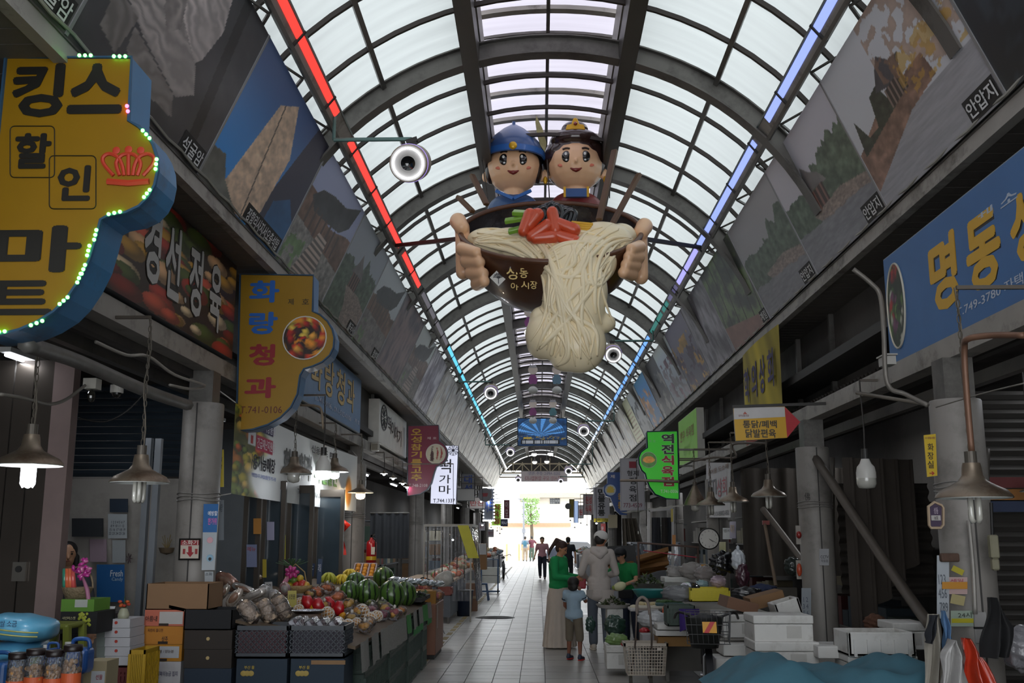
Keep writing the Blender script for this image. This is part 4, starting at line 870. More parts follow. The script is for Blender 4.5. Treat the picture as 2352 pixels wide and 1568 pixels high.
b = MB(); b.tube([rc+ax*(.978*cos(a)*RB)+ay*(.978*sin(a)*RB)-B0 for a in [2*pi*k/64 for k in range(64)]], .032, 10, closed=True); b.put('rim', M('#5d3a25', .4, 0, .2, 8), t, smooth=True)
# noodle mass
def E_(x, y, d, rx, ry, rz=None): return ('e', S(x, y, d)-B0, (rx*SM, (rz or ry)*SM, ry*SM))
mass = [E_(1180, 565, -.25, 95, 42, 50), E_(1120, 550, -.12, 48, 26, 40), E_(1270, 575, -.40, 120, 60, 60), E_(1380, 560, -.28, 75, 50, 55), E_(1425, 545, -.12, 38, 32, 40), E_(1312, 630, -.72, 66, 75, 50), E_(1345, 600, -.55, 70, 60, 50),
        E_(1290, 695, -.86, 42, 70, 44), E_(1330, 700, -.86, 56, 80, 46), E_(1360, 670, -.8, 34, 60, 40), E_(1262, 770, -.84, 52, 52, 42), E_(1330, 790, -.86, 58, 62, 46), E_(1250, 790, -.8, 38, 34, 36), E_(1300, 822, -.84, 34, 30, 32), E_(1345, 815, -.82, 38, 30, 32), E_(1385, 742, -.78, 28, 22, 26), E_(1240, 740, -.78, 24, 34, 30), E_(1400, 740, -.75, 14, 14, 16)]
me = blob(mass, .022, 5); b0 = link('noodle_mass', me, m_nd, t, smooth=True)
bv = BVHTree.FromPolygons([v.co+B0 for v in me.vertices], [tuple(p.vertices) for p in me.polygons])
def hit(x, y):
    d = ray(x, y).normalized(); h = bv.ray_cast(CAM, d); return (h[0]-d*.006) if h[0] is not None else None
def strand(pts, r=.03):
    out = []
    for q in curve([(x, y, 0) for x, y in pts], 8):
        h = hit(q[0], q[1])
        if h is not None: out.append(h)
    if len(out) < 5: return
    for _ in range(2): out = [out[0]]+[(out[i-1]+out[i]*2+out[i+1])/4 for i in range(1, len(out)-1)]+[out[-1]]
    k = len(out); rs = [r*min(1, .35+3*min(i, k-1-i)/k) for i in range(k)]
    b = MB(); b.tube([p-B0 for p in out], rs, 8); b.put('noodle', m_nd, t, smooth=True, fix=False)
rr = random.Random(4)
def J(pts, s=4): return [(x+rr.uniform(-s, s), y+rr.uniform(-s, s)) for x, y in pts]
base_ = [[(1085, 552), (1150, 538), (1210, 552), (1250, 600), (1268, 660), (1262, 740), (1240, 800)], [(1090, 560), (1160, 566), (1225, 590), (1258, 640), (1272, 720), (1280, 800)], [(1100, 540), (1180, 530), (1240, 560), (1280, 620), (1300, 700), (1310, 790), (1300, 835)],
         [(1440, 540), (1400, 560), (1350, 600), (1330, 660), (1340, 740), (1350, 820)], [(1450, 548), (1420, 580), (1380, 620), (1372, 680), (1390, 740)], [(1400, 520), (1350, 560), (1300, 620), (1290, 700), (1320, 780), (1345, 835)],
         [(1215, 570), (1240, 620), (1300, 640), (1340, 600), (1330, 560)], [(1335, 560), (1330, 610), (1345, 645), (1385, 632), (1400, 590)], [(1280, 640), (1300, 700), (1350, 760), (1370, 800)], [(1370, 640), (1330, 700), (1280, 760), (1235, 800)], [(1110, 555), (1190, 580), (1240, 600), (1290, 580)], [(1240, 700), (1280, 740), (1290, 800), (1270, 830)], [(1400, 560), (1330, 545), (1270, 560), (1230, 600)]]
for P in base_:
    for k in range(3): strand(J([(x+k*13-13, y+k*6-6) for x, y in P], 13), rr.uniform(.016, .030))
# toppings
def top(name, prims, mat, vox=.012): link(name, blob(prims, vox, 3), mat, t, smooth=True)
m_g = M('#7fae3c', .35, 0, .08, 6, coat=.3); m_r = M('#d4532f', .35, 0, .12, 9, .2, coat=.3); m_y = M('#dba81c', .35, 0, .08, 6, coat=.3); m_sw = M('#2f3336', .25, 0, .2, 8, .2, coat=.5)
for x0, y0, x1, y1 in ((1168, 532, 1214, 520), (1160, 508, 1208, 500), (1178, 488, 1214, 490)):
    b = MB(); b.beam(S(x0, y0, -.62)-B0, S(x1, y1, -.66)-B0, .10, .05, up=(0, -.6, .8)); bev(b.put('cucumber_slice', m_g, t), .01, 2)
for x, y, a, l in ((1210, 512, 1.2, 34), (1240, 530, .6, 38), (1272, 508, -1.4, 36), (1300, 520, -.4, 34), (1250, 545, .1, 36), (1296, 545, -.3, 36), (1225, 505, .9, 26)):
    dx, dy = cos(a)*l*.6, sin(a)*l*.6; top('carrot_piece', [('c', S(x-dx, y+dy, -.74)-B0, S(x+dx, y-dy, -.74)-B0, 13*SM, 15*SM)], m_r)
for k in range(5):
    b = MB(); b.beam(S(1312, 510+6*k, -.6)-B0, S(1362-3*k, 515+4*k, -.56)-B0, .028, .03); bev(b.put('yellow_strip', m_y, t), .006)
for k in range(9):
    x = 1222+10*k; P = curve([(x-14, 505, 0), (x-8, 478+4*abs(k-4), 0), (x+8, 466+4*abs(k-4), 0), (x+20, 490, 0), (x+14, 512, 0)], 5); b = MB()
    b.tube([S(q[0], q[1], -.52-.02*(k % 3))-B0 for q in P], .028, 8); b.put('seaweed', m_sw, t, smooth=True)
# chopsticks
m_st = M('#5c4028', .5, 0, .15, 6)
for (x0, y0), (x1, y1), d0, d1 in (((1376, 505), (1412, 345), -.3, .1), ((1406, 515), (1468, 400), -.3, .1), ((1118, 470), (1084, 402), .25, .5), ((1086, 486), (1052, 452), .2, .4)):
    b = MB(); b.beam(S(x0, y0, d0)-B0, S(x1, y1, d1)-B0, .075, .05); bev(b.put('chopstick', m_st, t), .008)
# hands
for s in (-1, 1):
    if s < 0: fs = [((1062, 572), (1095, 580)), ((1072, 600), (1102, 602)), ((1082, 626), (1110, 628)), ((1096, 652), (1112, 646))]; th = (1052, 508); pl = (1050, 545)
    else: fs = [((1468, 568), (1450, 572)), ((1466, 590), (1444, 590)), ((1458, 610), (1438, 608)), ((1450, 630), (1432, 626))]; th = (1480, 520); pl = (1486, 556)
    pr = []
    for k, (a, c) in enumerate(fs):
        A_ = S(a[0], a[1], -.38)-B0; C_ = S(c[0], c[1], -.58)-B0; pr.append(('c', A_, C_, .082, .068)); pr.append(('c', A_, S(a[0]-s*4, a[1]-8, -.10)-B0, .082, .07))
    pr.append(('c', S(*th, .0)-B0, S(th[0]-s*8, th[1]+14, -.1)-B0, .105, .09)); pr.append(('c', S(th[0]-s*10, th[1]+14, .0)-B0, S(pl[0]-s*14, pl[1]+80, -.1)-B0, .09, .09))
    link('hand', blob(pr, .015, 2), m_sk, t, smooth=True)
# emblem and writing on the bowl, wrapped on its front
def bowl_hit(x, y):
    return None
outer = [o for o in t.children if o.name.startswith('bowl_outside')][0].data
bvo = BVHTree.FromPolygons([v.co+B0 for v in outer.vertices], [tuple(p.vertices) for p in outer.polygons])
def on_bowl(x, y, lift=.012):
    d = ray(x, y).normalized(); h = bvo.ray_cast(CAM, d); return (h[0]-d*lift, h[1]) if h[0] is not None else (S(x, y, -.6), Vector((0, -1, 0)))
m_gold = M('#b79a54', .4, .2)
for s, (x, y, w, h) in (('성', (1176, 627, 24, 28)), ('동', (1203, 627, 18, 21)), ('야', (1182, 657, 17, 17)), ('시', (1206, 654, 17, 18)), ('장', (1226, 654, 15, 18))):
    p, nn = on_bowl(x, y, .03); nn = -ray(x, y).normalized(); ex = X3.cross(nn).cross(nn)*-1; ex = (X3-nn*X3.dot(nn)).normalized(); ey = nn.cross(ex); text(s, p, ex, ey, w*SM, h*SM, m_gold, t, off=.015)
p, _ = on_bowl(1145, 637, .04); nn = -ray(1145, 637).normalized(); ex = (X3-nn*X3.dot(nn)).normalized(); ey = nn.cross(ex); p = p-B0
b = MB(); r_ = 19*SM; b.prism([(r_, 0), (0, r_), (-r_, 0), (0, -r_)], p, ex, ey, nn, .012); b.put('emblem_plate', M('#d4d2cc', .4), t)
b = MB(); o_ = p+nn*.014; b.beam(o_-ey*.07, o_+ey*.04, .008)
for k in range(7): a = R(20+23.3*k); b.beam(o_-ey*.01, o_-ey*.01+ex*.06*cos(a)+ey*.06*sin(a), .006); b.beam(o_+ex*.035*cos(a)+ey*.03*sin(a), o_+ex*.06*cos(a+.4)+ey*.055*sin(a+.4), .006)
b.put('tree_emblem', M('#33333a', .5), t)
# steel rods to the rails
m_rod = M('#3a3533', .5, .4)
for x, q in ((1058, Vector((-2.0, 13.9, 5.70))), (1474, Vector((2.3, 14.1, 5.70)))): b = MB(); b.beam(S(x, 548, .35)-B0, q-B0, .05); b.put('support_rod', m_rod, t)
for x in (1120, 1262, 1400): b = MB(); b.tube([S(x, 455, .85)-B0, Vector((CX+(x-1262)*.006, YS+.9, 6.5))-B0], .008, 5); b.put('hanging_wire', m_rod, t)
# two plain generic child busts in old costume
def bust(label, cx, cy, r, kind):
    q = thing('child_bust_statue', label, 'statue', S(cx, cy+88, 1.12)); o = q.location.copy()
    c = S(cx, cy, 1.12)-o; rr_ = r*SM*1.09
    pr = [('e', c, (rr_, rr_*.92, rr_*.95)), ('c', c-Z3*rr_*.8, c-Z3*rr_*1.35, rr_*.35, rr_*.4)]
    for s in (-1, 1): pr.append(('e', c+Vector((s*rr_*1.02, .05, -rr_*.28)), (rr_*.16, rr_*.12, rr_*.22)))
    pr.append(('e', c+Vector((0, -rr_*.93, -rr_*.16)), (rr_*.06, rr_*.08, rr_*.09)))
    link('head', blob(pr, .014, 3), m_sk, q, smooth=True)
    body = [('e', c+Vector((0, .02, -rr_*1.62)), (rr_*.98, rr_*.62, rr_*.68))]
    link('shoulders', blob(body, .02, 4), M('#3d5c8c' if kind == 'm' else '#7c2a2a', .4, coat=.2), q, smooth=True)
    def onf(u, v, lift=.0): # point on the face
        z = v*rr_; x = u*rr_; y = -.92*rr_*sqrt(max(0, 1-u*u-v*v))-lift; return c+Vector((x, y, z))
    for s in (-1, 1):
        b = MB(); b.ell(onf(s*.33, .02, -.012), (.062, .022, .078), 14, 9); b.put('eye', M('#17120f', .15, coat=1), q, smooth=True)
        b = MB(); b.ell(onf(s*.33-.02, .10, .012), (.018, .008, .022), 8, 6); b.put('eye_glint', M('#f4f4f0', .3), q, smooth=True)
        b = MB(); b.ell(onf(s*.52, -.26, -.008), (.045, .012, .022), 10, 6); b.put('cheek', M('#d8745a', .4), q, smooth=True)
        b = MB(); b.tube([onf(s*(.22+.06*k), .30+.035*sin(pi*k/4), .004) for k in range(5)], .013, 5); b.put('eyebrow', M('#3a2a22', .5), q)
    b = MB(); b.tube([onf(-.2+.1*k, -.40-.07*sin(pi*k/4), .002) for k in range(5)], [.008, .02, .03, .02, .008], 8); b.put('mouth', M('#7c241c', .3), q, smooth=True)
    if kind == 'm':
        link('hair', blob([('e', c+Vector((0, .05, rr_*.10)), (rr_*1.04, rr_*.95, rr_*.92)), ('e', c+Vector((-rr_*.86, .02, -.1*rr_)), (rr_*.2, rr_*.4, rr_*.5)), ('e', c+Vector((rr_*.86, .02, -.1*rr_)), (rr_*.2, rr_*.4, rr_*.5))], .016, 3), M('#2a1c18', .3, coat=.3), q, smooth=True)
        P = [(1.10, .30), (1.13, .42), (1.10, .62), (.98, .88), (.74, 1.18), (.42, 1.46), (.12, 1.66), (.001, 1.72)]
        b = MB(); b.lathe([(a*rr_, z*rr_) for a, z in P], c, 36); spun(b.put('helmet', M('#35558a', .35, 0, .25, 3, coat=.3), q, smooth=True))
        b = MB(); b.lathe([(1.10*rr_, .26*rr_), (1.17*rr_, .28*rr_), (1.17*rr_, .50*rr_), (1.10*rr_, .52*rr_)], c, 36); spun(b.put('helmet_band', M('#2f66b0', .35, coat=.3), q, smooth=True))
        b = MB(); b.ell(c+Vector((0, -1.15*rr_, .42*rr_)), (.055, .03, .055), 16, 8); b.put('helmet_stud', M('#d8a820', .3, .2), q, smooth=True)
        b = MB(); b.cyl(c+Z3*1.68*rr_, c+Z3*1.80*rr_, .022); b.put('helmet_knob', M('#35558a', .35), q)
        for s in (-1, 1):
            b = MB(); w_ = [Vector((s*q_[0]*rr_, -.42*rr_, q_[1]*rr_)) for q_ in ((1.14, .45), (1.20, .80), (1.06, 1.35), (.84, 1.86), (.80, 1.62), (.86, 1.15), (.98, .70))]
            vs = [c+v for v in w_]+[c+v+Vector((0, .04, 0)) for v in w_]; m_ = len(w_); b.add(vs, [tuple(range(m_)), tuple(range(2*m_-1, m_-1, -1))]+[(j, (j+1) % m_, m_+(j+1) % m_, m_+j) for j in range(m_)]); b.put('feather', M('#a39a68', .5, 0, .3, 20), q)
        b = MB(); 
        for s in (-1, 1): b.beam(c+Vector((s*.62*rr_, -.50*rr_, -1.05*rr_)), c+Vector((0, -.72*rr_, -1.42*rr_)), .05, .04)
        b.put('collar', M('#2f66b0', .4), q)
    else:
        link('hair', blob([('e', c+Vector((0, .07, rr_*.22)), (rr_*1.16, rr_*.98, rr_*1.08)), ('e', c+Vector((0, -.03, rr_*.84)), (rr_*.92, rr_*.80, rr_*.42)), ('e', c+Vector((0, .0, rr_*1.30)), (rr_*.50, rr_*.46, rr_*.34))], .016, 3), M('#35211d', .25, coat=.5), q, smooth=True)
        b = MB(); F_ = c+Vector((0, -.58*rr_, 1.20*rr_)); b.prism([(-.13, -.05), (.13, -.05), (.11, .02), (.05, .03), (.03, .10), (0, .12), (-.03, .10), (-.05, .03), (-.11, .02)], F_, X3, Z3, -Y3, .04); bev(b.put('hair_ornament', M('#d8a41c', .3, .2), q), .006)
        b = MB(); b.ell(F_+Vector((0, -.05, .03)), .026, 12, 8); b.put('red_gem', M('#8c2418', .2, coat=1), q, smooth=True)
        for s in (-1, 1): b = MB(); b.ell(c+Vector((s*1.06*rr_, -.02, -.56*rr_)), (.03, .02, .055), 10, 8); b.put('earring', M('#d8a41c', .3, .3), q, smooth=True)
        b = MB(); b.cyl(c+Z3*1.58*rr_, c+Z3*1.74*rr_, .02); b.put('hair_pin', M('#2c1c18', .4), q)
        b = MB(); b.box(c.x-.14, c.x+.14, c.y-.72*rr_-.02, c.y-.62*rr_, c.z-1.42*rr_, c.z-1.12*rr_); b.put('neck_panel', M('#31548c', .4), q)
        for s in (-1, 1): b = MB(); b.cbox(c+Vector((s*.15, -.74*rr_, -1.24*rr_)), (.03, .03, .14)); b.put('gold_trim', M('#d8a41c', .35), q)
    return q
bust('child statue bust in a blue helmet with side feathers, rising behind the giant bowl', 1180, 386, 64, 'm')
bust('child statue bust with dark topknot and gold hair ornament, beside the helmeted one', 1321, 380, 66, 'f')
# ================================================================= cylindrical spotlights with ring lamps
def spot(cx, cy, r, Y, side, label):
    c = atY(cx, cy, Y); s_ = pxm(Y, c.z); rad = r*s_; t = thing('ring_spotlight', label, 'spotlight', c)
    d = Vector((0, -.93, -.37)); L_ = rad*2.4; q = d.to_track_quat('Z', 'Y').to_matrix()
    def lat(P): 
        b = MB(); b.lathe(P, n=36); b.v = [tuple(q @ Vector(v)) for v in b.v]; return b
    spun(lat([(.001, -L_), (rad*.98, -L_), (rad, -L_*.96), (rad, -.03), (rad*.97, 0), (rad*.93, .002)]).put('housing', M('#a79a88', .45, .2, .1, 3), t, smooth=True))
    fp = spun(lat([(rad*.93, .0), (rad*.40, -.004), (rad*.38, -.004)]).put('front_plate', M('#b9b6b2', .4, .2), t, smooth=True))
    lat([(rad*.46, .0), (rad*.44, -.02), (.001, -.025)]).put('lens', M('#0f1012', .08, coat=1), fp, smooth=True)
    b = MB(); k = 44
    for j in range(k): a = 2*pi*j/k; b.ell(q @ Vector((rad*.78*cos(a), rad*.78*sin(a), .006)), rad*.05, 6, 4)
    b.put('ring_lamp', M('#ffffff', .3, em='#f4f6ff', es=7, noise=0), fp, kind='stuff')
    lat([(rad*1.005, -rad*.5), (rad*1.02, -rad*.5), (rad*1.02, -rad*.44), (rad*1.005, -rad*.44)]).put('purple_rim', M('#a488ee', .3, em='#a488ee', es=1.2), t)
    top_ = -d*L_*.62+Vector((0, 0, rad*1.15)); b = MB(); b.beam(top_-Z3*rad*.35, top_+Z3*rad*.25, rad*.5, rad*.2); b.beam(top_+Vector((-rad*.3, 0, 0)), top_+Vector((rad*.3, 0, rad*.2)), rad*.25); b.put('clamp', M('#3c3a38', .5, .5), t)
    xr = -2.0 if side < 0 else 2.3; b = MB(); b.tube([top_+Z3*rad*.2, Vector((xr-c.x, top_.y, top_.z+rad*.2))], .022, 8); b.tube([Vector((xr-c.x, top_.y, top_.z+rad*.2)), Vector((xr-c.x, top_.y, 5.74-c.z))], .018, 6); b.put('arm', M('#5e7d78', .45, .3), t); return t
spot(937, 375, 44, 9.2, -1, 'nearest ring lit cylindrical spotlight, on the left rail above the red strip')
spot(1409, 815, 20, 20.0, 1, 'cylindrical spotlight on the right rail beside the noodle tail')
spot(1127, 903, 16, 25.2, -1, 'cylindrical spotlight on the left rail by the cyan strips')
spot(1341, 990, 13.5, 31, 1, 'cylindrical spotlight on the right just above the hanging screen level')
spot(1172, 1039, 10, 38, -1, 'cylindrical spotlight on the left below the hanging screen')
spot(1306, 1082, 9, 44, 1, 'cylindrical spotlight on the right before the end truss')
spot(1190, 1102, 6.5, 52, -1, 'small far cylindrical spotlight at the left end of the vault')
spot(1288, 1105, 6, 54, 1, 'small far cylindrical spotlight at the right end of the vault')
# ================================================================= things hung along the vault's middle
m_gl = M('#f4f4f2', .3, em='#ffffff', es=1.4, noise=0)
def hung(cx, cy, Y, col, label, h=44):
    c = atY(cx, cy, Y); t = thing('hanging_figure', label, 'ornament', c, group='cut-out ornaments hanging under the vault'); s_ = pxm(Y, c.z)*h/44
    b = MB(); b.prism([(11*cos(a)*s_, (13+11*sin(a))*s_) for a in [2*pi*k/20 for k in range(20)]], (0, 0, 0), X3, Z3, -Y3, .02); b.put('head_disc', M('#e4d4c8', .5), t)
    b = MB(); b.prism([(-5*s_, 2*s_), (5*s_, 2*s_), (11*s_, -10*s_), (8*s_, -20*s_), (-8*s_, -20*s_), (-11*s_, -10*s_)], (0, .0, 0), X3, Z3, -Y3, .02); b.put('robe', M(col, .5), t)
    b = MB(); b.prism([(-9*s_, 18*s_), (9*s_, 18*s_), (6*s_, 26*s_), (2*s_, 22*s_), (0, 27*s_), (-2*s_, 22*s_), (-6*s_, 26*s_)], (0, -.01, 0), X3, Z3, -Y3, .02); b.put('crown', M('#b8b4b8', .5), t)
    b = MB(); b.tube([(0, 0, 26*s_), (0, 0, 6.55-c.z)], .008, 5); b.put('wire', g_dark, t)
    g = thing('globe_lamp', 'white globe lamp hanging below '+label, 'lamp', c-Z3*34*s_); b = MB(); b.ell((0, 0, 0), (11*s_, 11*s_, 9*s_), 18, 10); b.put('globe', m_gl if Y > 40 or cy < 760 else M('#cfcdc8', .3), g, smooth=True)
    b = MB(); b.cyl((0, 0, 8*s_), (0, 0, 16*s_), 2*s_); b.put('cap', g_steel, g)
hung(1215, 730, 18.6, '#96508c', 'purple robed cut-out figure beside the noodle tail')
hung(1224, 862, 25.4, '#96508c', 'purple robed cut-out figure, left of the nearer pair'); hung(1279, 862, 25.4, '#6f8fa4', 'grey blue robed cut-out figure, right of the nearer pair')
hung(1224, 938, 31.2, '#8c4a7c', 'purple robed cut-out figure, left of the farther pair', 36); hung(1270, 938, 31.2, '#5c8890', 'grey blue robed cut-out figure, right of the farther pair', 36)
for i, (x, y) in enumerate(((1227, 1043), (1264, 1042), (1228, 1061), (1256, 1060))):
    c = atY(x, y, 50 if i < 2 else 56); g = thing('globe_lamp', 'bright globe lamp before the end truss, %s' % ['upper left', 'upper right', 'lower left', 'lower right'][i]+' of the four', 'lamp', c); b = MB(); b.ell((0, 0, 0), (.13, .13, .10), 16, 8); b.put('globe', M('#ffffff', .3, em='#ffffff', es=4, noise=0), g, smooth=True)
    b = MB(); b.lathe([(.13, .03), (.06, .12), (.02, .14), (.02, 6.6-c.z)], n=12); b.put('stem', g_steel, g)
# hanging picture screen
F = Face('Y', 40.0); q0 = F.p(1190, 1023); q1 = F.p(1301, 961); w = q1.x-q0.x; h = q1.z-q0.z
t = thing('hanging_screen', 'dark blue picture screen of an arcade hanging across the middle of the vault', 'screen', q0)
b = MB(); b.box(-.03, w+.03, 0, .12, -.03, h+.03); b.put('case', M('#1d2228', .5), t)
def scr(U, V):
    x, y = U-.46, V-.42; a = np.arctan2(y, x); r = np.hypot(x, y*.8); c = hexc('#1c3a60')*(.6+.9*fbm(U, V, 9, 2))[..., None]
    top_ = y > -.1+.35*abs(x); c = np.where((top_ & (r < .5))[..., None], hexc('#4f86c4')*(.7+.5*(np.sin(a*14) > .3))[..., None]*(.8+.3*(np.sin(36/(r+.12)) > 0))[..., None], c)
    c = np.where(((V < .36) & (V > .2))[..., None], mixc(c, c*0+hexc('#a88c3c'), (fbm(U, V, 26, 4) > .6)*.8), c)
    c = np.where(((V < .22) & (V > .04) & (U > .06) & (U < .86))[..., None], hexc('#10141a'), c); c = np.where(((np.abs(V-.16) < .022) | (np.abs(V-.10) < .018)) & (U > .09) & (U < .82) & (vn(U, V*0, 60, 3) > .3), 1, 0)[..., None]*hexc('#c8ccd4')+(1-np.where(((np.abs(V-.16) < .022) | (np.abs(V-.10) < .018)) & (U > .09) & (U < .82) & (vn(U, V*0, 60, 3) > .3), 1, 0))[..., None]*c
    return np.where(((U > .11) & (U < .28) & (V > .25) & (V < .31))[..., None], hexc('#b89c2c'), c)
picture(scr, q0+Vector((0, -.006, 0)), X3, Z3, w, h, 130, 80, t, 'picture', .3, em=.45)
b = MB()
for x in (.2, w-.2): b.beam((x, .06, h), (x, .06, 6.6-q0.z), .03)
b.put('hanger', g_dark, t)
# end truss and gable
Y = 61.8; t = tag(bpy.data.objects.new('trim_3', None), kind='structure'); COL.objects.link(t)
zt_ = 6.0; zb_ = 5.35; b = MB(); b.beam((-2.2, Y, zt_), (2.4, Y, zt_), .07); b.beam((-2.4, Y, zb_+.1), (2.6, Y, zb_+.1), .10)
for k in range(9): x = -2.1+k*.55; b.beam((x, Y, zb_+.1), (x, Y, zt_+(.35 if 2 < k < 6 else .1)), .05); b.beam((x, Y, zb_+.1 if k % 2 else zt_), (x+.55, Y, zt_ if k % 2 else zb_+.1), .045)
b.beam((-2.6, Y, zb_-.15), (2.8, Y, zb_-.15), .08); b.put('truss', M('#a89c84', .5, .2), t)
b = MB(); P = [(CX+2.9*sin(a), CZ+2.9*cos(a)) for a in [R(-48+96*k/24) for k in range(25)]]
b.prism([(x, z) for x, z in P if z < 7], (0, Y+.3, 0), X3, Z3, Y3, .05); b.put('gable_infill', M('#33302e', .7), t)
F = Face('Y', 60.5); q0 = F.p(1197, 1106); q1 = F.p(1303, 1081); t = thing('cloth_banner', 'white event banner seen from behind, its red and grey words reversed, at the arcade end', 'banner', q0)
picture(lambda U, V: hexc('#cfc4c4')+0*U[..., None], q0, X3, Z3, q1.x-q0.x, q1.z-q0.z, 6, 3, t, 'cloth', .7)
c = (q0+q1)/2; text('2025 APEC 경주 개최!', c+Vector((0, -.03, .17)), -X3, Z3, 1.9, .2, M('#7c7c98', .6), t); text('경주시민 모두 함께합니다', c+Vector((0, -.03, -.12)), -X3, Z3, 2.3, .26, M('#b06870', .6), t)
for o in t.children:
    if 'lettering' in o.name: o.location.y -= .02
b = MB(); b.beam((0, 0, q1.z-q0.z), (q1.x-q0.x, 0, q1.z-q0.z), .03); b.put('pole', g_steel, t); b = MB(); b.beam((.1, 0, q1.z-q0.z), (.1, 1.3, 5.45-q0.z), .02); b.beam((q1.x-q0.x-.1, 0, q1.z-q0.z), (q1.x-q0.x-.1, 1.3, 5.45-q0.z), .02); b.put('hanger', g_steel, t)
# ================================================================= outside beyond the end
g = MB(); g.box(-60, 60, 62.7, 200, -.16, -.02); o = g.put('ground', M('#d4d1cb', .9, ns=.4)); tag(o, kind='structure')
YB = 92
t = thing('building', 'pale cream concrete building with a deep flat roof beyond the arcade end', 'building', atY(1290, 1232, YB))
B1 = t.location.copy(); W2 = lambda x, y, d=0: atY(x, y, YB+d)-B1
a = W2(1230, 1232); c = W2(1420, 1140); b = MB(); b.box(a.x, c.x, 0, 8, a.z-1.5, c.z); b.put('wall', M('#e8e4da', .85), t)
a = W2(1193, 1144); c = W2(1420, 1133); b = MB(); b.box(W2(1240, 1140).x, c.x, -1.6, 8.5, a.z, c.z); b.box(W2(1194, 1140).x, W2(1240, 1140).x, -1.6, 6, a.z-.15, a.z+.35)
for k in range(5): b.box(W2(1194, 1140).x, W2(1236, 1140).x, -1.5+k*.5, -1.35+k*.5, a.z-.3, a.z-.15)
b.put('roof_slab', M('#a39c90', .8), t)
b = MB(); a = W2(1263, 1157); c = W2(1286, 1142); b.box(a.x, c.x, -.05, .05, a.z, c.z); f = b.put('window', M('#5c6064', .3), t)
for i in range(4):
    for j in range(3): b = MB(); w_ = (c.x-a.x)/4; h_ = (c.z-a.z)/3; b.box(a.x+w_*i+.05, a.x+w_*(i+1)-.05, -.08, -.05, a.z+h_*j+.05, a.z+h_*(j+1)-.05); b.put('window_pane', M('#868c92' if (i < 2 or j == 1) else '#30343a', .2), f)
t = thing('street_tree', 'light green street tree left of the cream building', 'tree', atZ(1219, 1242, 0)); t.location = (atY(1219, 1200, 88).x, 88, -.02)
zc_ = atY(1219, 1160, 88).z; b = MB(); b.tube([(0, 0, 0), (.1, 0, 2), (0, 0, zc_)], [.18, .14, .08]); b.put('trunk', M('#5c5040', .9), t)
b = MB(); r5 = random.Random(5)
for k in range(500):
    a = r5.uniform(0, 2*pi); rr_ = r5.random()**.5*.75; z = zc_+r5.uniform(-1.6, .6); p = Vector((rr_*cos(a), rr_*sin(a), z)); s_ = .13; u = Vector((r5.uniform(-1, 1), r5.uniform(-1, 1), r5.uniform(-1, 1))).normalized(); v = u.orthogonal().normalized()
    b.add([p-u*s_, p+v*s_*.5, p+u*s_, p-v*s_*.5], [(0, 1, 2, 3)])
b.put('foliage', M('#7fa05c', .7, noise=.3, ns=3), t, kind='stuff', fix=False)
t = thing('street_fence', 'low roadside railing with yellow striped posts beyond the arcade end', 'fence', (0, 76, -.02))
b = MB(); b.beam((-9, 0, 1.15), (9, 0, 1.15), .05); b.beam((-9, 0, .6), (9, 0, .6), .05); b.put('rail', M('#c4c0b8', .5, .3), t)
for x in (1164, 1192, 1201, 1240, 1277, 1286, 1300): q = atY(x, 1228, 76); b = MB(); b.cyl((q.x, 0, 0), (q.x, 0, 1.2), .06); b.put('post', M('#b8a070', .6), t)
t = thing('street_wall', 'low tan wall with a coping left of the cream building', 'wall', (atY(1178, 1180, 90).x, 90, -.02)); b = MB(); b.box(-6, 5, 0, .4, 0, 2.6); b.put('wall', M('#dccdb8', .85), t); b = MB(); b.box(-6, 5, -.2, .6, 2.6, 2.9); b.put('coping', M('#b08c70', .8), t)
t = thing('lamp_post', 'thin grey post standing in the street before the low wall', 'post', (atY(1206, 1200, 77.5).x-.1, 77.5, -.02)); b = MB(); b.cyl((0, 0, 0), (0, 0, 4.3), .07); b.cyl((0, 0, 2.0), (0, 0, 2.3), .14); b.put('pole', M('#7c7f86', .5), t); b = MB(); b.tube([(0, 0, 4.3), (-.15, 0, 4.5), (-.45, 0, 4.5)], .04); b.put('arm', M('#7c7f86', .5), t)
t = thing('parked_car', 'dark car with a pale top at the right side of the arcade end', 'car', (atY(1316, 1210, 68).x, 68, -.02), R(20))
b = MB(); b.prism([(-2.1, .35), (2.1, .35), (2.15, .8), (1.3, .95), (.7, 1.4), (-1.0, 1.45), (-1.7, 1.0), (-2.15, .85)], (0, -.8, 0), X3, Z3, Y3, 1.6); bev(b.put('body', M('#4a4f5c', .25, .3, coat=1), t), .08, 2)
b = MB(); b.prism([(1.2, .97), (.68, 1.36), (-.95, 1.40), (-1.55, 1.0)], (0, -.82, 0), X3, Z3, Y3, 1.64); b.put('window', M('#15181c', .1, coat=1), t)
for x in (-1.3, 1.3):
    for y in (-.8, .62): b = MB(); b.cyl((x, y, .33), (x, y+.2, .33), .33, n=20); b.put('wheel', M('#1c1c1e', .6), t)
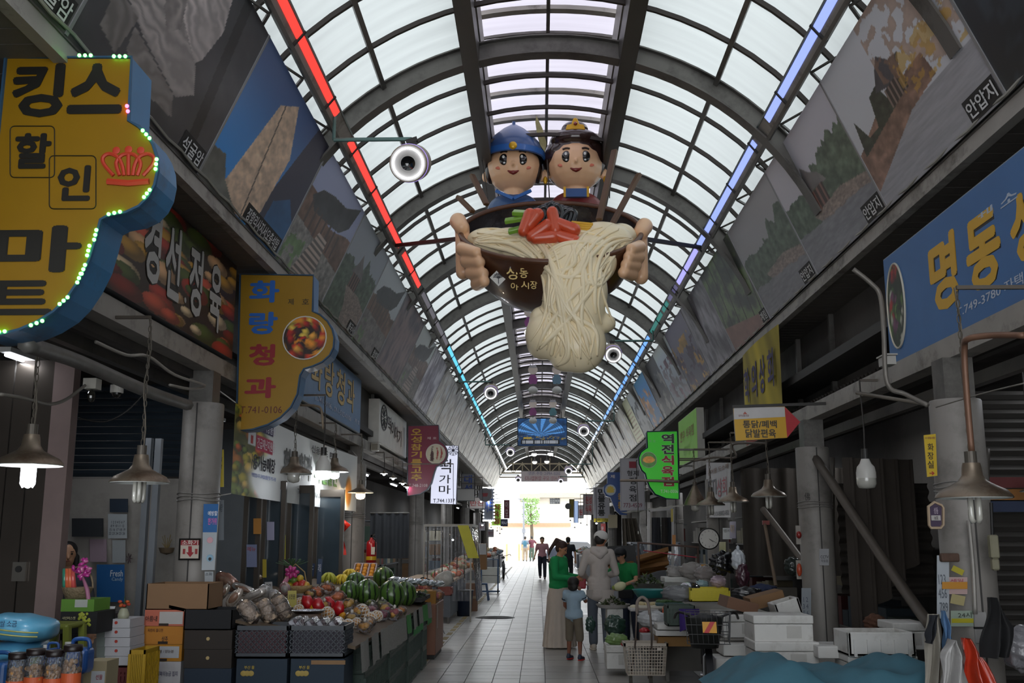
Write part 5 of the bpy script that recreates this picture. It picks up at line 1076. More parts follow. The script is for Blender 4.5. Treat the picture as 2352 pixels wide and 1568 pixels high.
# ================================================================= pendant lamps over the stalls
m_shade = M('#8a7c6c', .38, .65, .3, 9, .15, dirt='#5c4636'); m_bulb_off = M('#b9b7ae', .2, coat=1); m_white_in = M('#c9ccc8', .5)
m_lit = M('#ffffff', .3, em='#eef4ff', es=12, noise=0); m_warm = M('#ffe6c0', .3, em='#ffd9a8', es=10, noise=0)
def lamp(cx, cy, wpx, label, real=.44, kind='bell', bulb='cfl', lit=0, top=3.14, Y=None, group=None, chain=True):
    Y = Y or real/wpx*FPX-.3; c = atY(cx, cy, Y); r = wpx*pxm(Y, c.z)/2; t = thing('pendant_lamp' if kind != 'none' else 'hanging_bulb', label, 'lamp', c, group=group)
    k = r/.22
    if kind == 'bell': P = [(.222, 0), (.218, .012), (.19, .045), (.13, .075), (.085, .10), (.062, .135), (.055, .19), (.050, .21)]
    elif kind == 'cone': P = [(.222, 0), (.18, .09), (.11, .22), (.055, .33), (.045, .36)]
    elif kind == 'flat': P = [(.222, 0), (.20, .02), (.12, .05), (.07, .08), (.05, .14)]
    else: P = None
    hz = 0; so = t
    if P:
        P = [(a*k, z*k) for a, z in P]; b = MB(); b.lathe(P, n=32); spun(b.put('shade', m_shade, t, smooth=True), 50)
        b = MB(); b.lathe([(a*.97, z-.004) for a, z in P[:5]], n=32); b.put('reflector', m_white_in, t, smooth=True); hz = P[-1][1]
        b = MB(); b.cyl((0, 0, hz-.01), (0, 0, hz+.07*k), .036*k, n=16); so = b.put('socket', M('#5c564e', .5, .4), t)
        hz += .07*k
    col = m_lit if lit == 1 else m_warm if lit == 2 else m_bulb_off
    if bulb == 'cfl':
        b = MB()
        for i in range(4):
            a = pi/2*i+.4; x, y = .032*k*cos(a), .032*k*sin(a); b.tube([(x, y, .08*k), (x, y, -.125*k), (x*.6, y*.6, -.145*k)], .018*k, 8)
        b.put('bulb', col, so, smooth=True)
    elif bulb == 'led':
        b = MB(); b.lathe([(.03*k, .10*k), (.05*k, .06*k), (.078*k, .03*k), (.078*k, -.02*k)], n=24); b.put('bulb_collar', M('#c4c2bc', .4), t, smooth=True)
        b = MB(); b.lathe([(.078*k, -.02*k), (.078*k, -.07*k), (.06*k, -.10*k), (.001, -.115*k)], n=24); b.put('bulb', col, t, smooth=True)
    elif bulb == 'big':
        b = MB(); b.lathe([(.035, .17), (.05, .13), (.075, .10), (.085, .05), (.085, .0)], n=24); b.put('bulb_collar', M('#c9c7c1', .4), t, smooth=True)
        b = MB(); b.lathe([(.085, 0), (.085, -.05), (.07, -.085), (.001, -.095)], n=24); b.put('bulb', col, t, smooth=True)
        b = MB(); b.cyl((0, 0, .16), (0, 0, .26), .032); b.put('socket', M('#2c2a28', .5), t); hz = .26
    if lit:
        L = bpy.data.lights.new('lamp_light', 'POINT'); L.energy = (9 if Y < 18 else 10) if lit == 1 else 8; L.color = (.93, .97, 1) if lit == 1 else (1, .8, .55); L.shadow_soft_size = .05
        lo = bpy.data.objects.new('lamp_light', L); COL.objects.link(lo); lo.parent = t; lo.location = (0, 0, -.16*k)
    sx_ = 1 if c.x > 0 else -1
    if abs(c.x) < 3.05 and c.z < 3.1: top = 3.2 if sx_ < 0 else 3.04; b = MB(); b.beam((0, 0, top-c.z), (sx_*3.08-c.x, 0, top-c.z), .022); b.put('hanger_arm', M('#5f574f', .5, .3), t)
    b = MB(); h = top-c.z
    if chain and k > .8:
        n = int((h-hz)/.045)
        for i in range(n):
            z = hz+.045*i; a = (i % 2)*pi/2; b.tube([(.011*cos(q)*cos(a), .011*cos(q)*sin(a), z+.024+.026*sin(q)) for q in [2*pi*j/8 for j in range(8)]], .0035, 4, closed=True)
        b.tube([(.012, 0, hz)]+[(.014*sin(i*1.3), .012*cos(i), hz+(h-hz)*i/8) for i in range(1, 9)], .005, 5)
        b.put('chain', M('#6d665c', .5, .5), t, kind='stuff', fix=False)
    else: b.tube([(0, 0, hz)]+[(.006*sin(i), 0, hz+(h-hz)*i/5) for i in range(1, 6)], .007, 6); b.put('cord', M('#2e2a27', .6), t)
    return t
lamp(67, 1068, 150, 'nearest left pendant lamp with its tube bulb glowing white', Y=6.3, lit=1)
lamp(321, 1108, 135, 'dented brown pendant lamp with an unlit tube bulb before the blue shutter', Y=7.1)
lamp(675, 1088, 82, 'pendant lamp with an unlit round bulb in front of the long cloth banner', Y=12.1, bulb='led')
lamp(742, 1082, 40, 'bare bright white bulb hanging before the cloth banner', kind='none', bulb='big', lit=1, Y=11.2, top=3.05)
lamp(768, 1083, 66, 'lit pendant lamp just behind the bare bright bulb', Y=14.0, bulb='led', lit=1)
lamp(828, 1131, 60, 'warm yellow lit pendant lamp by the second left column', Y=15.6, bulb='led', lit=2, kind='flat')
for i, (x, y) in enumerate(((882, 1087), (903, 1097), (925, 1109), (935, 1117))): lamp(x, y, 18, 'small white lit lamp under the carved letter board, %s from the left' % ['first', 'second', 'third', 'fourth'][i], Y=19+i*1.2, kind='flat', bulb='led', lit=1, chain=False, top=3.2)
lamp(1990, 1098, 46, 'bare unlit bulb hanging by a thin cord over the right stalls', kind='none', bulb='big', Y=9.2, top=3.0)
lamp(2237, 1143, 165, 'largest right pendant lamp with long unlit tubes', Y=5.7)
lamp(2375, 1128, 60, 'brownish lamp shade cut by the right picture edge', Y=8.5, kind='flat', bulb='led')
lamp(1766, 1140, 80, 'pendant lamp with a frosted tube bulb left of the arrow sign column', Y=12.2)
lamp(1684, 1152, 70, 'pendant lamp in front of the small shop banner, second of the right row', Y=13.9)
lamp(1633, 1160, 64, 'pendant lamp above the wall clock', Y=15.3)
lamp(1597, 1160, 54, 'ribbed cone shaded lamp at the end of the right row', Y=16.5, kind='cone', bulb='led')
for i, (x, y, Yf, s) in enumerate(((1485, 1210, 18.5, 1), (1466, 1222, 18.9, 1))): lamp(x, y, 13, 'thin white unlit tube bulb hanging over the middle right stall, %s' % ['right', 'left'][i], kind='none', bulb='cfl', Y=Yf, top=3.1, chain=False)
far_l = [(1040, 1238, 22, -1.9), (1105, 1150, 30, -2.3), (1122, 1150, 34, -2.2), (1142, 1220, 38, -2.3), (1148, 1226, 42, -2.2), (1152, 1216, 46, -2.3), (1334, 1202, 34, 2.3), (1320, 1212, 38, 2.3), (1348, 1206, 30, 2.4), (1310, 1196, 46, 2.4), (1370, 1200, 27, 2.7), (1128, 1212, 31, -2.4), (1108, 1204, 27, -2.5)]
nm = ['first', 'second', 'third', 'fourth', 'fifth', 'sixth']; cl = cr = 0
for x, y, Yf, X in far_l:
    if x < 1240: lab = 'small bright stall bulb far down the left side, %s' % ['by the plastic curtain', 'highest', 'second highest', 'lowest pair near', 'lowest pair far', 'right of the pair', 'over the crab stall', 'above the carton'][cl]; cl += 1
    else: lab = 'small bright stall bulb far down the right side, %s from the aisle' % ['third', 'second', 'fourth', 'first', 'fifth'][cr]; cr += 1
    lamp(x, y, 12, lab, kind='none', bulb='led', lit=1, Y=Yf, top=3.2, chain=False)
# tube battens added under the shop ceilings to brighten the side bays
def fill_batten(x, y, label, e=26):
    t = thing('added_tube_light', label, 'lamp', (x, y, 3.16), group='fluorescent battens under the shop ceilings'); b = MB(); b.box(-.05, .05, -.6, .6, -.04, .0); b.put('fill_batten', M('#b8b8b4', .5), t)
    b = MB(); b.cyl((0, -.57, -.06), (0, .57, -.06), .016); b.put('tube', M('#ffffff', .3, em='#eef3ff', es=9, noise=0), t)
    L = bpy.data.lights.new('fill_glow', 'AREA'); L.shape = 'RECTANGLE'; L.size = .05; L.size_y = 1.1; L.energy = e; L.color = (.92, .96, 1); lo = bpy.data.objects.new('fill_glow', L); COL.objects.link(lo); lo.parent = t; lo.location = (0, 0, -.085)
for k, y in enumerate((12.5, 15.5, 20, 24, 29, 34, 40, 46, 52)): fill_batten(-4.1, y, 'white tube light under the left shop ceiling, %s row' % ORD[k], 16)
for k, y in enumerate((14.0, 19, 24, 29, 34, 40, 46, 52)): fill_batten(4.1, y, 'white tube light under the right shop ceiling, %s row' % ORD[k], 11)
fill_batten(-4.3, 8.6, 'white tube light nearest the camera under the left shop ceiling', 6); fill_batten(4.3, 8.2, 'white tube light nearest the camera under the right shop ceiling', 2.5)
# brackets, pipes and cables
def pipe(label, pts, r=.018, col='#6a625a', name='pipe', cat='pipe', grp=None):
    o = MB(); o.tube(curve(pts, 5) if len(pts) > 2 else pts, r, 7); q = o.put(name, M(col, .5, .3, .2, 9), None, smooth=True); return tag(q, label, cat, grp)
P = lambda x, y, Y: atY(x, y, Y)
pipe('rusty bent pipe bracket above the bare bright bulb', [P(690, 930, 11.2), P(725, 932, 11.2), P(738, 942, 11.2), P(742, 985, 11.2)], .014, '#8a7a66')
pipe('thick grey conduit running under the left shop ceiling', [P(60, 790, 5.6), P(180, 830, 6.8), P(330, 895, 7.9), P(432, 930, 9.0)], .05, '#7d7a76')
pipe('loose pale cable looping along the left beam', [P(220, 785, 6.5), P(290, 815, 7.0), P(340, 818, 7.2), P(400, 860, 7.9), P(470, 885, 8.8), P(440, 893, 8.6), P(390, 884, 8.2)], .012, '#9a958c', 'cable', 'cable')
pipe('sagging cable between the near left lamp and the dome camera', [P(0, 905, 6.0), P(60, 915, 6.3), P(110, 928, 6.8), P(150, 918, 7.1), P(195, 885, 7.5)], .012, '#8a857c', 'cable', 'cable')
pipe('thin black cable drooping before the blue shutter', [P(330, 905, 7.6), P(290, 945, 7.6), P(240, 968, 7.6), P(180, 960, 7.6)], .006, '#1c1a18', 'cable', 'cable')
pipe('bent grey conduit dropping from the right eaves', [P(1960, 618, 7.6), P(2000, 650, 7.6), P(2022, 680, 7.6), P(2030, 760, 7.5), P(2038, 880, 7.5), P(2080, 905, 7.5), P(2130, 930, 7.3)], .018, '#7c7770')
pipe('rusty pipe bending down to the largest right lamp', [P(2352, 770, 5.2), P(2280, 770, 5.4), P(2225, 778, 5.5), P(2215, 800, 5.6), P(2220, 900, 5.65), P(2232, 1040, 5.7)], .018, '#7a5a48')
pipe('horizontal pipe carrying the bare unlit bulb on the right', [P(1968, 902, 9.2), P(2140, 930, 8.3)], .017, '#7d766c')
pipe('thin wire stretched from the nearest right column to the right edge', [P(2150, 935, 7.4), P(2250, 905, 6.6), P(2352, 880, 5.9)], .005, '#8c8880', 'cable', 'cable')
pipe('pipe bracket carrying the lamps before the small shop banner', [P(1595, 1058, 14.8), P(1640, 1050, 14.6), P(1690, 1050, 14.4), P(1684, 1020, 14.3), P(1760, 1018, 13.6)], .016, '#6d645c')
pipe('short rusted pipe across the green and seal signs', [P(1424, 1103, 16.3), P(1480, 1103, 16.3), P(1560, 1106, 16.3)], .022, '#8a7c70')
pipe('red cord strung between the posts of the right stall', [P(1478, 1264, 16.4), P(1540, 1272, 16.2), P(1600, 1280, 16.0)], .008, '#b03040', 'cord', 'cord')
pipe('vertical pale conduit on the nearest right column', [P(2225, 1195, 7.4), P(2235, 1300, 7.4), P(2240, 1410, 7.4)], .016, '#9a9690')
pipe('thick dark pipe beside the nearest right column', [P(2265, 1030, 7.9), P(2262, 1200, 7.9), P(2268, 1420, 7.9)], .03, '#5a5550')
pipe('grey pipe at the far side of the second right column', [P(1912, 1050, 12.2), P(1912, 1240, 12.2), P(1916, 1480, 12.2)], .03, '#6c6660')
pipe('slanting timber brace over the right stall from column top to floor', [P(1872, 1050, 11.6), P(2060, 1330, 9.6), P(2140, 1440, 8.7)], .05, '#5c544b', 'brace', 'brace')
pipe('second slanting brace behind the wall clock', [P(1752, 1168, 13.6), P(1800, 1230, 13.2), P(1860, 1310, 12.4)], .04, '#665d54', 'brace', 'brace')
# cctv and dome cameras
t = thing('security_camera', 'small white box camera by the lower corner of the big blue right board', 'camera', P(2038, 830, 8.4)); b = MB(); b.cbox((0, 0, 0), (.09, .16, .07)); b.cbox((0, 0, .045), (.11, .2, .012)); b.put('housing', M('#b0ada6', .5), t); b = MB(); b.beam((0, .05, -.03), (.02, .1, -.16), .03); b.put('mount', M('#9a978f', .5), t)
t = thing('dome_camera', 'small white dome camera under the left shop ceiling', 'camera', P(268, 902, 7.9)); b = MB(); b.lathe([(.001, .06), (.05, .06), (.05, 0), (.001, 0)], n=20); b.put('base', M('#b8b4ac', .5), t); b = MB(); b.ell((0, 0, 0), (.036, .036, .04), 14, 8); b.put('dome', M('#181818', .1, coat=1), t)
t = thing('junction_box', 'white junction box with a dark bulb under the left shop ceiling', 'box', P(212, 882, 7.6)); b = MB(); b.cbox((0, 0, 0), (.10, .1, .08)); b.put('box', M('#a8a49a', .6), t); b = MB(); b.ell((0, 0, -.09), (.03, .03, .05), 12, 8); b.put('bulb', M('#26241f', .1, coat=1), t)
t = thing('speaker_box', 'small white loudspeaker box beside the carved letter board', 'speaker', P(862, 1026, 18.4)); b = MB(); b.cbox((0, 0, 0), (.15, .14, .15)); bev(b.put('box', M('#bdbab0', .5), t), .02, 2); b = MB(); b.cbox((0, -.075, 0), (.11, .01, .11)); b.put('grille', M('#8c877c', .7), t)
# wall clock
t = thing('wall_clock', 'round white wall clock with a black rim on the right column behind the lamps', 'clock', P(1628, 1237, 15.9)); r = .145
b = MB(); q = Matrix.Rotation(pi/2, 3, 'X'); b.xf = None
b.lathe([(r, -.02), (r*1.12, -.02), (r*1.12, .02), (r, .03)], n=36); b.v = [tuple(q @ Vector(v)) for v in b.v]; b.put('rim', M('#1b1a19', .3), t)
b = MB(); b.prism([(r*cos(a), r*sin(a)) for a in [2*pi*k/36 for k in range(36)]], (0, 0, 0), X3, Z3, -Y3, .02); b.put('dial', M('#d8d4cc', .4), t)
for k in range(12): a = pi/2-pi/6*(k+1); text(str(k+1), t.location+Vector((r*.8*cos(a), -.021, r*.8*sin(a))), X3, Z3, .022, .022, M('#1c1a18', .5), t, name='numeral', keep=True)
b = MB(); b.beam((0, -.026, 0), (r*.7*cos(R(-28)), -.026, r*.7*sin(R(-28))), .008, .004); b.put('minute_hand', m_black, t); b = MB(); b.beam((0, -.03, 0), (r*.5*cos(R(-38)), -.03, r*.5*sin(R(-38))), .01, .004); b.put('hour_hand', m_black, t)
# ================================================================= left side: shops and stalls
def blob_ell(b, c, r, rot=None): return b.ell(c, r, 14, 9, rot)
# fronts of the shops
t = tag(bpy.data.objects.new('wall_1', None), kind='structure'); COL.objects.link(t)
Yd = 8.3; x0, x1 = -5.2, atY(98, 1200, Yd).x; b = MB(); n = 7; w = (x1-x0)/n
st = M('#5a534d', .3, .7, .25, 1.5)
for k in range(n): b = MB(); b.box(x0+w*k+.006, x0+w*(k+1)-.006, Yd, Yd+.05, 0, 3.1); b.put('steel_panel', st, t)
b = MB(); b.box(x1, x1+.17, Yd-.02, Yd+.1, 0, 3.1); b.put('door_post', M('#7c6a66', .6), t)
q = atY(48, 1312, Yd); b = MB(); b.cbox((q.x, Yd-.02, q.z), (.11, .03, .15)); b.put('lock_plate', M('#76726c', .35, .7), t); b = MB(); b.cyl((q.x, Yd-.05, q.z+.02), (q.x, Yd-.03, q.z+.02), .025); b.put('keyhole', m_black, t)
Yi = 10.6; a = atY(150, 1110, Yi); c = atY(412, 1110, Yi)
b = MB(); b.box(-5.2, c.x, Yi, Yi+.08, 0, 2.25); b.put('inner_wall', M('#a7a29c', .7, 0, .1, 2, dirt='#8a857f'), t)
sh = M('#4a5560', .45, .5, .2, 2)
for k in range(13): b = MB(); z = 2.27+.075*k; b.add([(-5.2, Yi, z), (c.x+.05, Yi, z), (c.x+.05, Yi-.03, z+.035), (-5.2, Yi-.03, z+.035), (c.x+.05, Yi, z+.07), (-5.2, Yi, z+.07)], [(0, 1, 2, 3), (3, 2, 4, 5)]); b.put('shutter_slat', sh, t)
q = atY(328, 1300, 9.9); b = MB(); b.box(q.x-.035, q.x+.02, 9.85, 9.92, 0, 2.6); b.box(q.x+.04, q.x+.10, 9.9, 9.96, 0, 2.6); b.put('aluminium_post', M('#8b9096', .35, .6), t)
# glazed shop doors behind the banner
for i, (xa, xb, Y) in enumerate(((560, 600, 11.2), (602, 655, 12.0), (660, 720, 13.0), (722, 790, 14.2))):
    a = atY(xa, 1200, Y); c = atY(xb, 1200, Y); d = tag(bpy.data.objects.new('door_%d' % (i+1), None), kind='structure'); COL.objects.link(d); d.location = (a.x, Y, 0); w = c.x-a.x
    b = MB(); b.box(0, .05, -.03, .03, 0, 2.3); b.box(w-.05, w, -.03, .03, 0, 2.3); b.box(.05, w-.05, -.028, .028, 2.2, 2.298); b.box(.05, w-.05, -.028, .028, .002, .12); b.box(.05, w-.05, -.026, .026, .95, 1.0); b.put('door_frame', M('#4c453e', .4, .5), d)
    b = MB(); b.box(.05, w-.05, -.006, .006, .12, 2.2); b.put('door_glass', M('#39434a', .08, 0, .3, 2, coat=1), d)
b = MB(); b.box(-5.2, -4.2, 14.8, 14.9, 0, 3.2); b.put('inner_wall', M('#6b7074', .6), t)
def pap(lab, x0, y0, x1, y1, Y, col, lines=(), **k): return paper(Face('Y', Y), lab, x0, y0, x1, y1, col, lines, **k)
pap('wall calendar with a grid of dates inside the left shop', 248, 1180, 292, 1236, 10.5, '#aeb4b8', [('1 2 3 4 5 6 7\n8 9 10 11 12\n15 16 17 18 19\n22 23 24 25 26', .08, .28, .92, .85, '#3c4048')], name='calendar', cat='calendar')
pap('small poster of a snowy peak above the calendar', 252, 1145, 294, 1176, 10.5, '#2c3848')
pap('blue candy poster with script lettering beside the pink bow', 222, 1296, 286, 1382, 10.3, '#245c94', [('Fresh', .5, .15, .95, .32, '#c8d4dc'), ('Candy', .55, .34, .95, .46, '#9fb8c8')], name='poster', cat='poster')
pap('dark control panel with a red light inside the left shop', 165, 1190, 232, 1232, 10.4, '#33363a', name='panel', cat='panel', th=.06)
pap('white paper sheets pinned on the left shop wall', 258, 1240, 288, 1292, 10.5, '#9fa4a6')
pap('pinkish price sheet behind the bow on the left shop wall', 206, 1238, 245, 1290, 10.5, '#a08c98')
pap('blue and white price leaflets stuck on the shop door glass', 566, 1250, 590, 1302, 11.1, '#7c84a4', [('메뉴', .1, .1, .9, .3, '#a04040')])
pap('orange paper bag sticker on the shop door glass', 582, 1190, 600, 1226, 11.1, '#b0782c'); pap('violet framed notice on the second shop door', 613, 1198, 630, 1240, 11.9, '#9a98b0')
pap('yellow ruled strip hanging on the second shop door', 603, 1284, 612, 1326, 11.9, '#b8a430'); pap('yellow and white phone strip on the third shop door', 645, 1228, 656, 1284, 12.8, '#b8b03c', [('02\n31\n45', .2, .3, .8, .9, '#5c5c50')])
pap('white vertical strip with black brush letters below the red bow', 752, 1232, 761, 1298, 15.0, '#b8b8b4', [('과', .1, .3, .9, .45, '#2c2c2c'), ('일', .1, .6, .9, .8, '#2c2c2c')])
# big red bow
t = thing('ribbon_bow', 'large red ribbon bow hanging at the end of the cloth banner', 'bow', atY(775, 1205, 15.8)); mr = M('#c2281c', .4, 0, .2, 14, .3)
for s in (-1, 1):
    b = MB(); b.tube([(0, 0, 0), (s*.08, -.03, .05), (s*.15, 0, 0), (s*.08, .03, -.08), (0, 0, 0)], [.02, .05, .055, .05, .02], 8); b.put('loop', mr, t, smooth=True)
    b = MB(); b.grid(lambda u, v, s=s: (s*(.03+.09*v)+(u-.5)*.07, .02*sin(v*9+s), -.03-.42*v), 3, 12); b.put('tail', mr, t, smooth=True)
# dark screen cloth behind, fire extinguisher
t = thing('screen_cloth', 'dark slate screen cloth hung between two left columns', 'cloth', atY(848, 1282, 19.5)); o = t.location.copy(); w = atY(940, 1200, 19.5).x-o.x; h = atY(848, 1178, 19.5).z-o.z
b = MB(); b.grid(lambda u, v: (u*w, .02*sin(u*30), v*h), 60, 2); b.put('cloth', M('#3f4247', .8), t, smooth=True); b = MB(); b.cyl((0, 0, h), (w, 0, h), .015); b.put('rod', g_steel, t)
t = thing('fire_extinguisher', 'red fire extinguisher standing by the second left column', 'extinguisher', atY(852, 1303, 17.0)); r = .085
b = MB(); b.lathe([(.001, 0), (r, 0), (r, .36), (r*.9, .41), (.03, .45), (.03, .48)], n=20); b.put('cylinder', M('#b01c20', .3, coat=.5), t, smooth=True)
b = MB(); b.lathe([(r*1.01, .12), (r*1.02, .14), (r*1.02, .16), (r*1.01, .18)], n=20); b.put('yellow_band', M('#c8a020', .4), t)
b = MB(); b.beam((-.03, 0, .49), (.05, 0, .53), .03); b.beam((0, 0, .47), (0, 0, .53), .03); b.put('valve', m_black, t); b = MB(); b.tube([(0, 0, .5), (.07, -.05, .45), (.075, -.06, .25)], .01); b.put('hose', m_black, t)
b = MB(); b.cbox((.04, -.075, .27), (.06, .03, .12)); b.put('instruction_plate', M('#cfc8b8', .5), t)
b = MB(); b.cbox((0, 0, -.03), (.26, .26, .06)); b.beam((-.1, 0, 0), (-.1, 0, -1.2), .02); b.beam((.1, 0, 0), (.1, 0, -1.2), .02); b.put('stand', g_steel, t)
# ---- boxes and crates
def carton(name, label, cx, cy0, cy1, wpx, Y, col, d=.32, cat='box', openb=False, lab=None, txt=(), grp=None, seam=True, side=None, rz=0., handle=True):
    a = atY(cx-wpx/2, cy1, Y); c = atY(cx+wpx/2, cy0, Y); w = c.x-a.x; h = c.z-a.z; t = thing(name, label, cat, ((a.x+c.x)/2, Y, a.z), rz, grp); m = M(col, .75, 0, .08, 4)
    b = MB(); th = .008
    if openb: b.box(-w/2, w/2, 0, th, 0, h); b.box(-w/2, w/2, d-th, d, 0, h); b.box(-w/2, -w/2+th, 0, d, 0, h); b.box(w/2-th, w/2, 0, d, 0, h); b.box(-w/2, w/2, 0, d, 0, th)
    else: b.box(-w/2, w/2, 0, d, 0, h)
    b.put('body', m, t)
    if handle: b = MB(); b.box(-.04, .04, -.004, .002, h*.02, h*.16); b.put('hand_hole', M('#2c211a', .8), t)
    if lab: b = MB(); b.box(w*(lab[0]-.5), w*(lab[1]-.5), -.003, 0, h*lab[2], h*lab[3]); b.put('paper_label', M(lab[4], .6), t)
    for (s, u, v, tw, tth, tc_) in txt: text(s, Vector((t.location.x+w*(u-.5), Y-.005, a.z+h*v)), X3, Z3, w*tw, h*tth, M(tc_, .6), t, off=.01)
    return t
carton('cardboard_box', 'open plain brown carton on top of the box stack by the left column', 407, 1340, 1400, 146, 8.6, '#8a6a4c', .4, openb=True, handle=False)
carton('fruit_box', 'salmon fruit box with a white label under the open carton', 377, 1400, 1437, 92, 8.6, '#c06a54', .36, lab=(.38, .98, .12, .88, '#b8b4b0'), txt=[('아름내', .18, .45, .30, .34, '#33201c')])
carton('fruit_box', 'orange fruit box printed with yellow fruit and brush letters', 375, 1438, 1479, 92, 8.6, '#b67828', .36, txt=[('자연이 물다한', .3, .78, .4, .2, '#5c3418'), ('상주', .55, .3, .16, .3, '#33201c')])
carton('fruit_box', 'orange fruit box with a wide white address label', 373, 1480, 1518, 91, 8.6, '#b0781c', .36, lab=(.06, .93, .2, .9, '#aeb0b4'), txt=[('보내는분 / 받는분', .5, .6, .6, .2, '#5c5048')])
carton('fruit_box', 'white fruit box with yellow citrus picture at the stack foot', 371, 1519, 1600, 90, 8.6, '#b4b2b4', .36, txt=[('실 경북의능금 집지', .6, .66, .66, .14, '#3c3c58')], handle=False)
for k, (x, y) in enumerate(((448, 1453), (432, 1455))): pass
for (x, y0, y1, lab, c_, sc) in ((478, 1400, 1446, 'empty black open box on the dark box stack', '#15161a', True), (478, 1447, 1490, 'dark brown box with a small gold dot, second in the dark stack', '#2e2722', False), (477, 1491, 1534, 'dark brown box with a gold dot, third in the dark stack', '#2c2520', False), (476, 1535, 1600, 'navy box with gold letters at the foot of the dark stack', '#1e2c3c', False)):
    t = carton('fruit_box', lab, x, y0, y1, 112, 8.5, c_, .38, openb=sc, handle=False)
    if not sc and '#1e' not in c_: b = MB(); b.cyl((0, -.006, (atY(x, y0, 8.5).z-atY(x, y1, 8.5).z)*.55), (0, .002, (atY(x, y0, 8.5).z-atY(x, y1, 8.5).z)*.55), .014, n=14); b.put('gold_dot', M('#b8a06c', .5), t)
def lattice(b, o, ex, ez_, w, h, n, th=.008):   # diagonal lattice wall
    s = w/n
    for i in range(-int(h/s)-1, n+1):
        for sg in (1, -1):
            u0 = i*s if sg > 0 else i*s; p = []
            a0, v0, a1, v1 = u0, 0., u0+h, h
            if sg < 0: a0, a1 = u0+h, u0
            lo = max(0, -min(a0, a1)); 
            def at_(tt): return a0+(a1-a0)*tt, v0+(v1-v0)*tt
            ts = [0, 1]; 
            if a1 != a0:
                for lim in (0, w): tt = (lim-a0)/(a1-a0); 
            t0, t1 = 0., 1.
            d = a1-a0
            if d > 0: t0 = max(0, (0-a0)/d); t1 = min(1, (w-a0)/d)
            else: t0 = max(0, (w-a0)/d); t1 = min(1, (0-a0)/d)
            if t1-t0 > .05:
                pa, pb = at_(t0), at_(t1); b.beam(o+ex*pa[0]+ez_*pa[1], o+ex*pb[0]+ez_*pb[1], th)
def crate(label, loc, w, d, h, col, rz=0., lat=False, grp=None, name='plastic_crate', fill=None, ribs=5):
    t = thing(name, label, 'crate', loc, rz, grp); m = M(col, .45, 0, .1, 5)
    b = MB(); e = .012
    for (xa, xb, ya, yb) in ((-w/2, w/2, 0, e), (-w/2, w/2, d-e, d), (-w/2, -w/2+e, 0, d), (w/2-e, w/2, 0, d)): b.box(xa, xb, ya, yb, h-.035, h); b.box(xa, xb, ya, yb, 0, .035)
    b.box(-w/2, w/2, 0, d, 0, .01); b.put('rim', m, t)
    b = MB()
    if lat:
        lattice(b, Vector((-w/2, .006, .035)), X3, Z3, w, h-.07, 10, .007); lattice(b, Vector((w/2-.006, 0, .035)), Y3, Z3, d, h-.07, 8, .007); lattice(b, Vector((-w/2+.006, 0, .035)), Y3, Z3, d, h-.07, 8, .007)
    else:
        for (A, Bv, n) in (((-w/2, .004), (w/2, .004), 9), ((w/2-.004, 0), (w/2-.004, d), 9), ((-w/2+.004, 0), (-w/2+.004, d), 9)):
            for k in range(n+1): x = A[0]+(Bv[0]-A[0])*k/n; y = A[1]+(Bv[1]-A[1])*k/n; b.beam((x, y, .03), (x, y, h-.03), .016, .012)
            for z in [h*.33, h*.66]: b.beam((A[0], A[1], z), (Bv[0], Bv[1], z), .008, .014)
        b.box(-w/2+.015, w/2-.015, .012, .016, .03, h-.03); b.box(w/2-.02, w/2-.015, .01, d-.01, .03, h-.03); b.box(-w/2+.015, -w/2+.02, .01, d-.01, .03, h-.03)
    b.put('lattice' if lat else 'ribbed_walls', m, t)
    return t
# row of dark green crates under the fruit counter, along the aisle
c0 = crate('dark green ribbed crate in the stacked row under the fruit counter', (-1.72, 9.55, 0), .42, .46, .25, '#1b3328', grp='green crates under the fruit counter'); first = True
for j in range(10):
    for k in range(3):
        loc = (-1.70-.02*((j*7+k*3) % 3)*.5, 9.05+.49*j, .252*k)
        lab_ = 'dark green crate under the fruit counter, %s row, %s stack from the front' % (['bottom', 'middle', 'top'][k], ORD[j])
        if first: c0.location = loc; c0['label'] = lab_; first = False
        else: dup(c0, loc, label=lab_)
for j, (cx, w_) in enumerate(((600, 124), (728, 130))):
    Y = 8.45; a = atY(cx-w_/2, 1510, Y); cc = atY(cx+w_/2, 1434, Y); w = cc.x-a.x
    t = crate('smoky grey crate with diamond lattice sides, %s of the two at the counter front' % ['left', 'right'][j], ((a.x+cc.x)/2, Y, a.z), w, .40, cc.z-a.z-.01, '#3c4148', lat=True, name='lattice_crate')
    b = MB(); b.box(-w/2+.02, w/2-.02, .02, .38, .02, .2); b.put('dark_contents', M('#33303c' if j else '#4c2c34', .7, noise=.5, ns=9), t)
    t = carton('fruit_box', 'navy fruit box with a gold oranges print, %s under the lattice crates' % ['left', 'right'][j], cx, 1513, 1600, w_*.97, Y, '#22313f', .4, handle=False, txt=[('부산 물', .26, .78, .2, .09, '#b09838')])
    b = MB(); hz = atY(cx, 1513, Y).z-atY(cx, 1600, Y).z
    for q in (-.03, .0, .03): b.ell((-w*.27+q, -.002, hz*.62), (.025, .004, .022), 12, 6)
    b.put('orange_print', M('#a89048', .6), t)
    if j: b = MB(); b.box(-.05, w/2, -.005, 0, hz*.86, hz*.97); b.put('tape_patch', M('#8a6a48', .7), t)
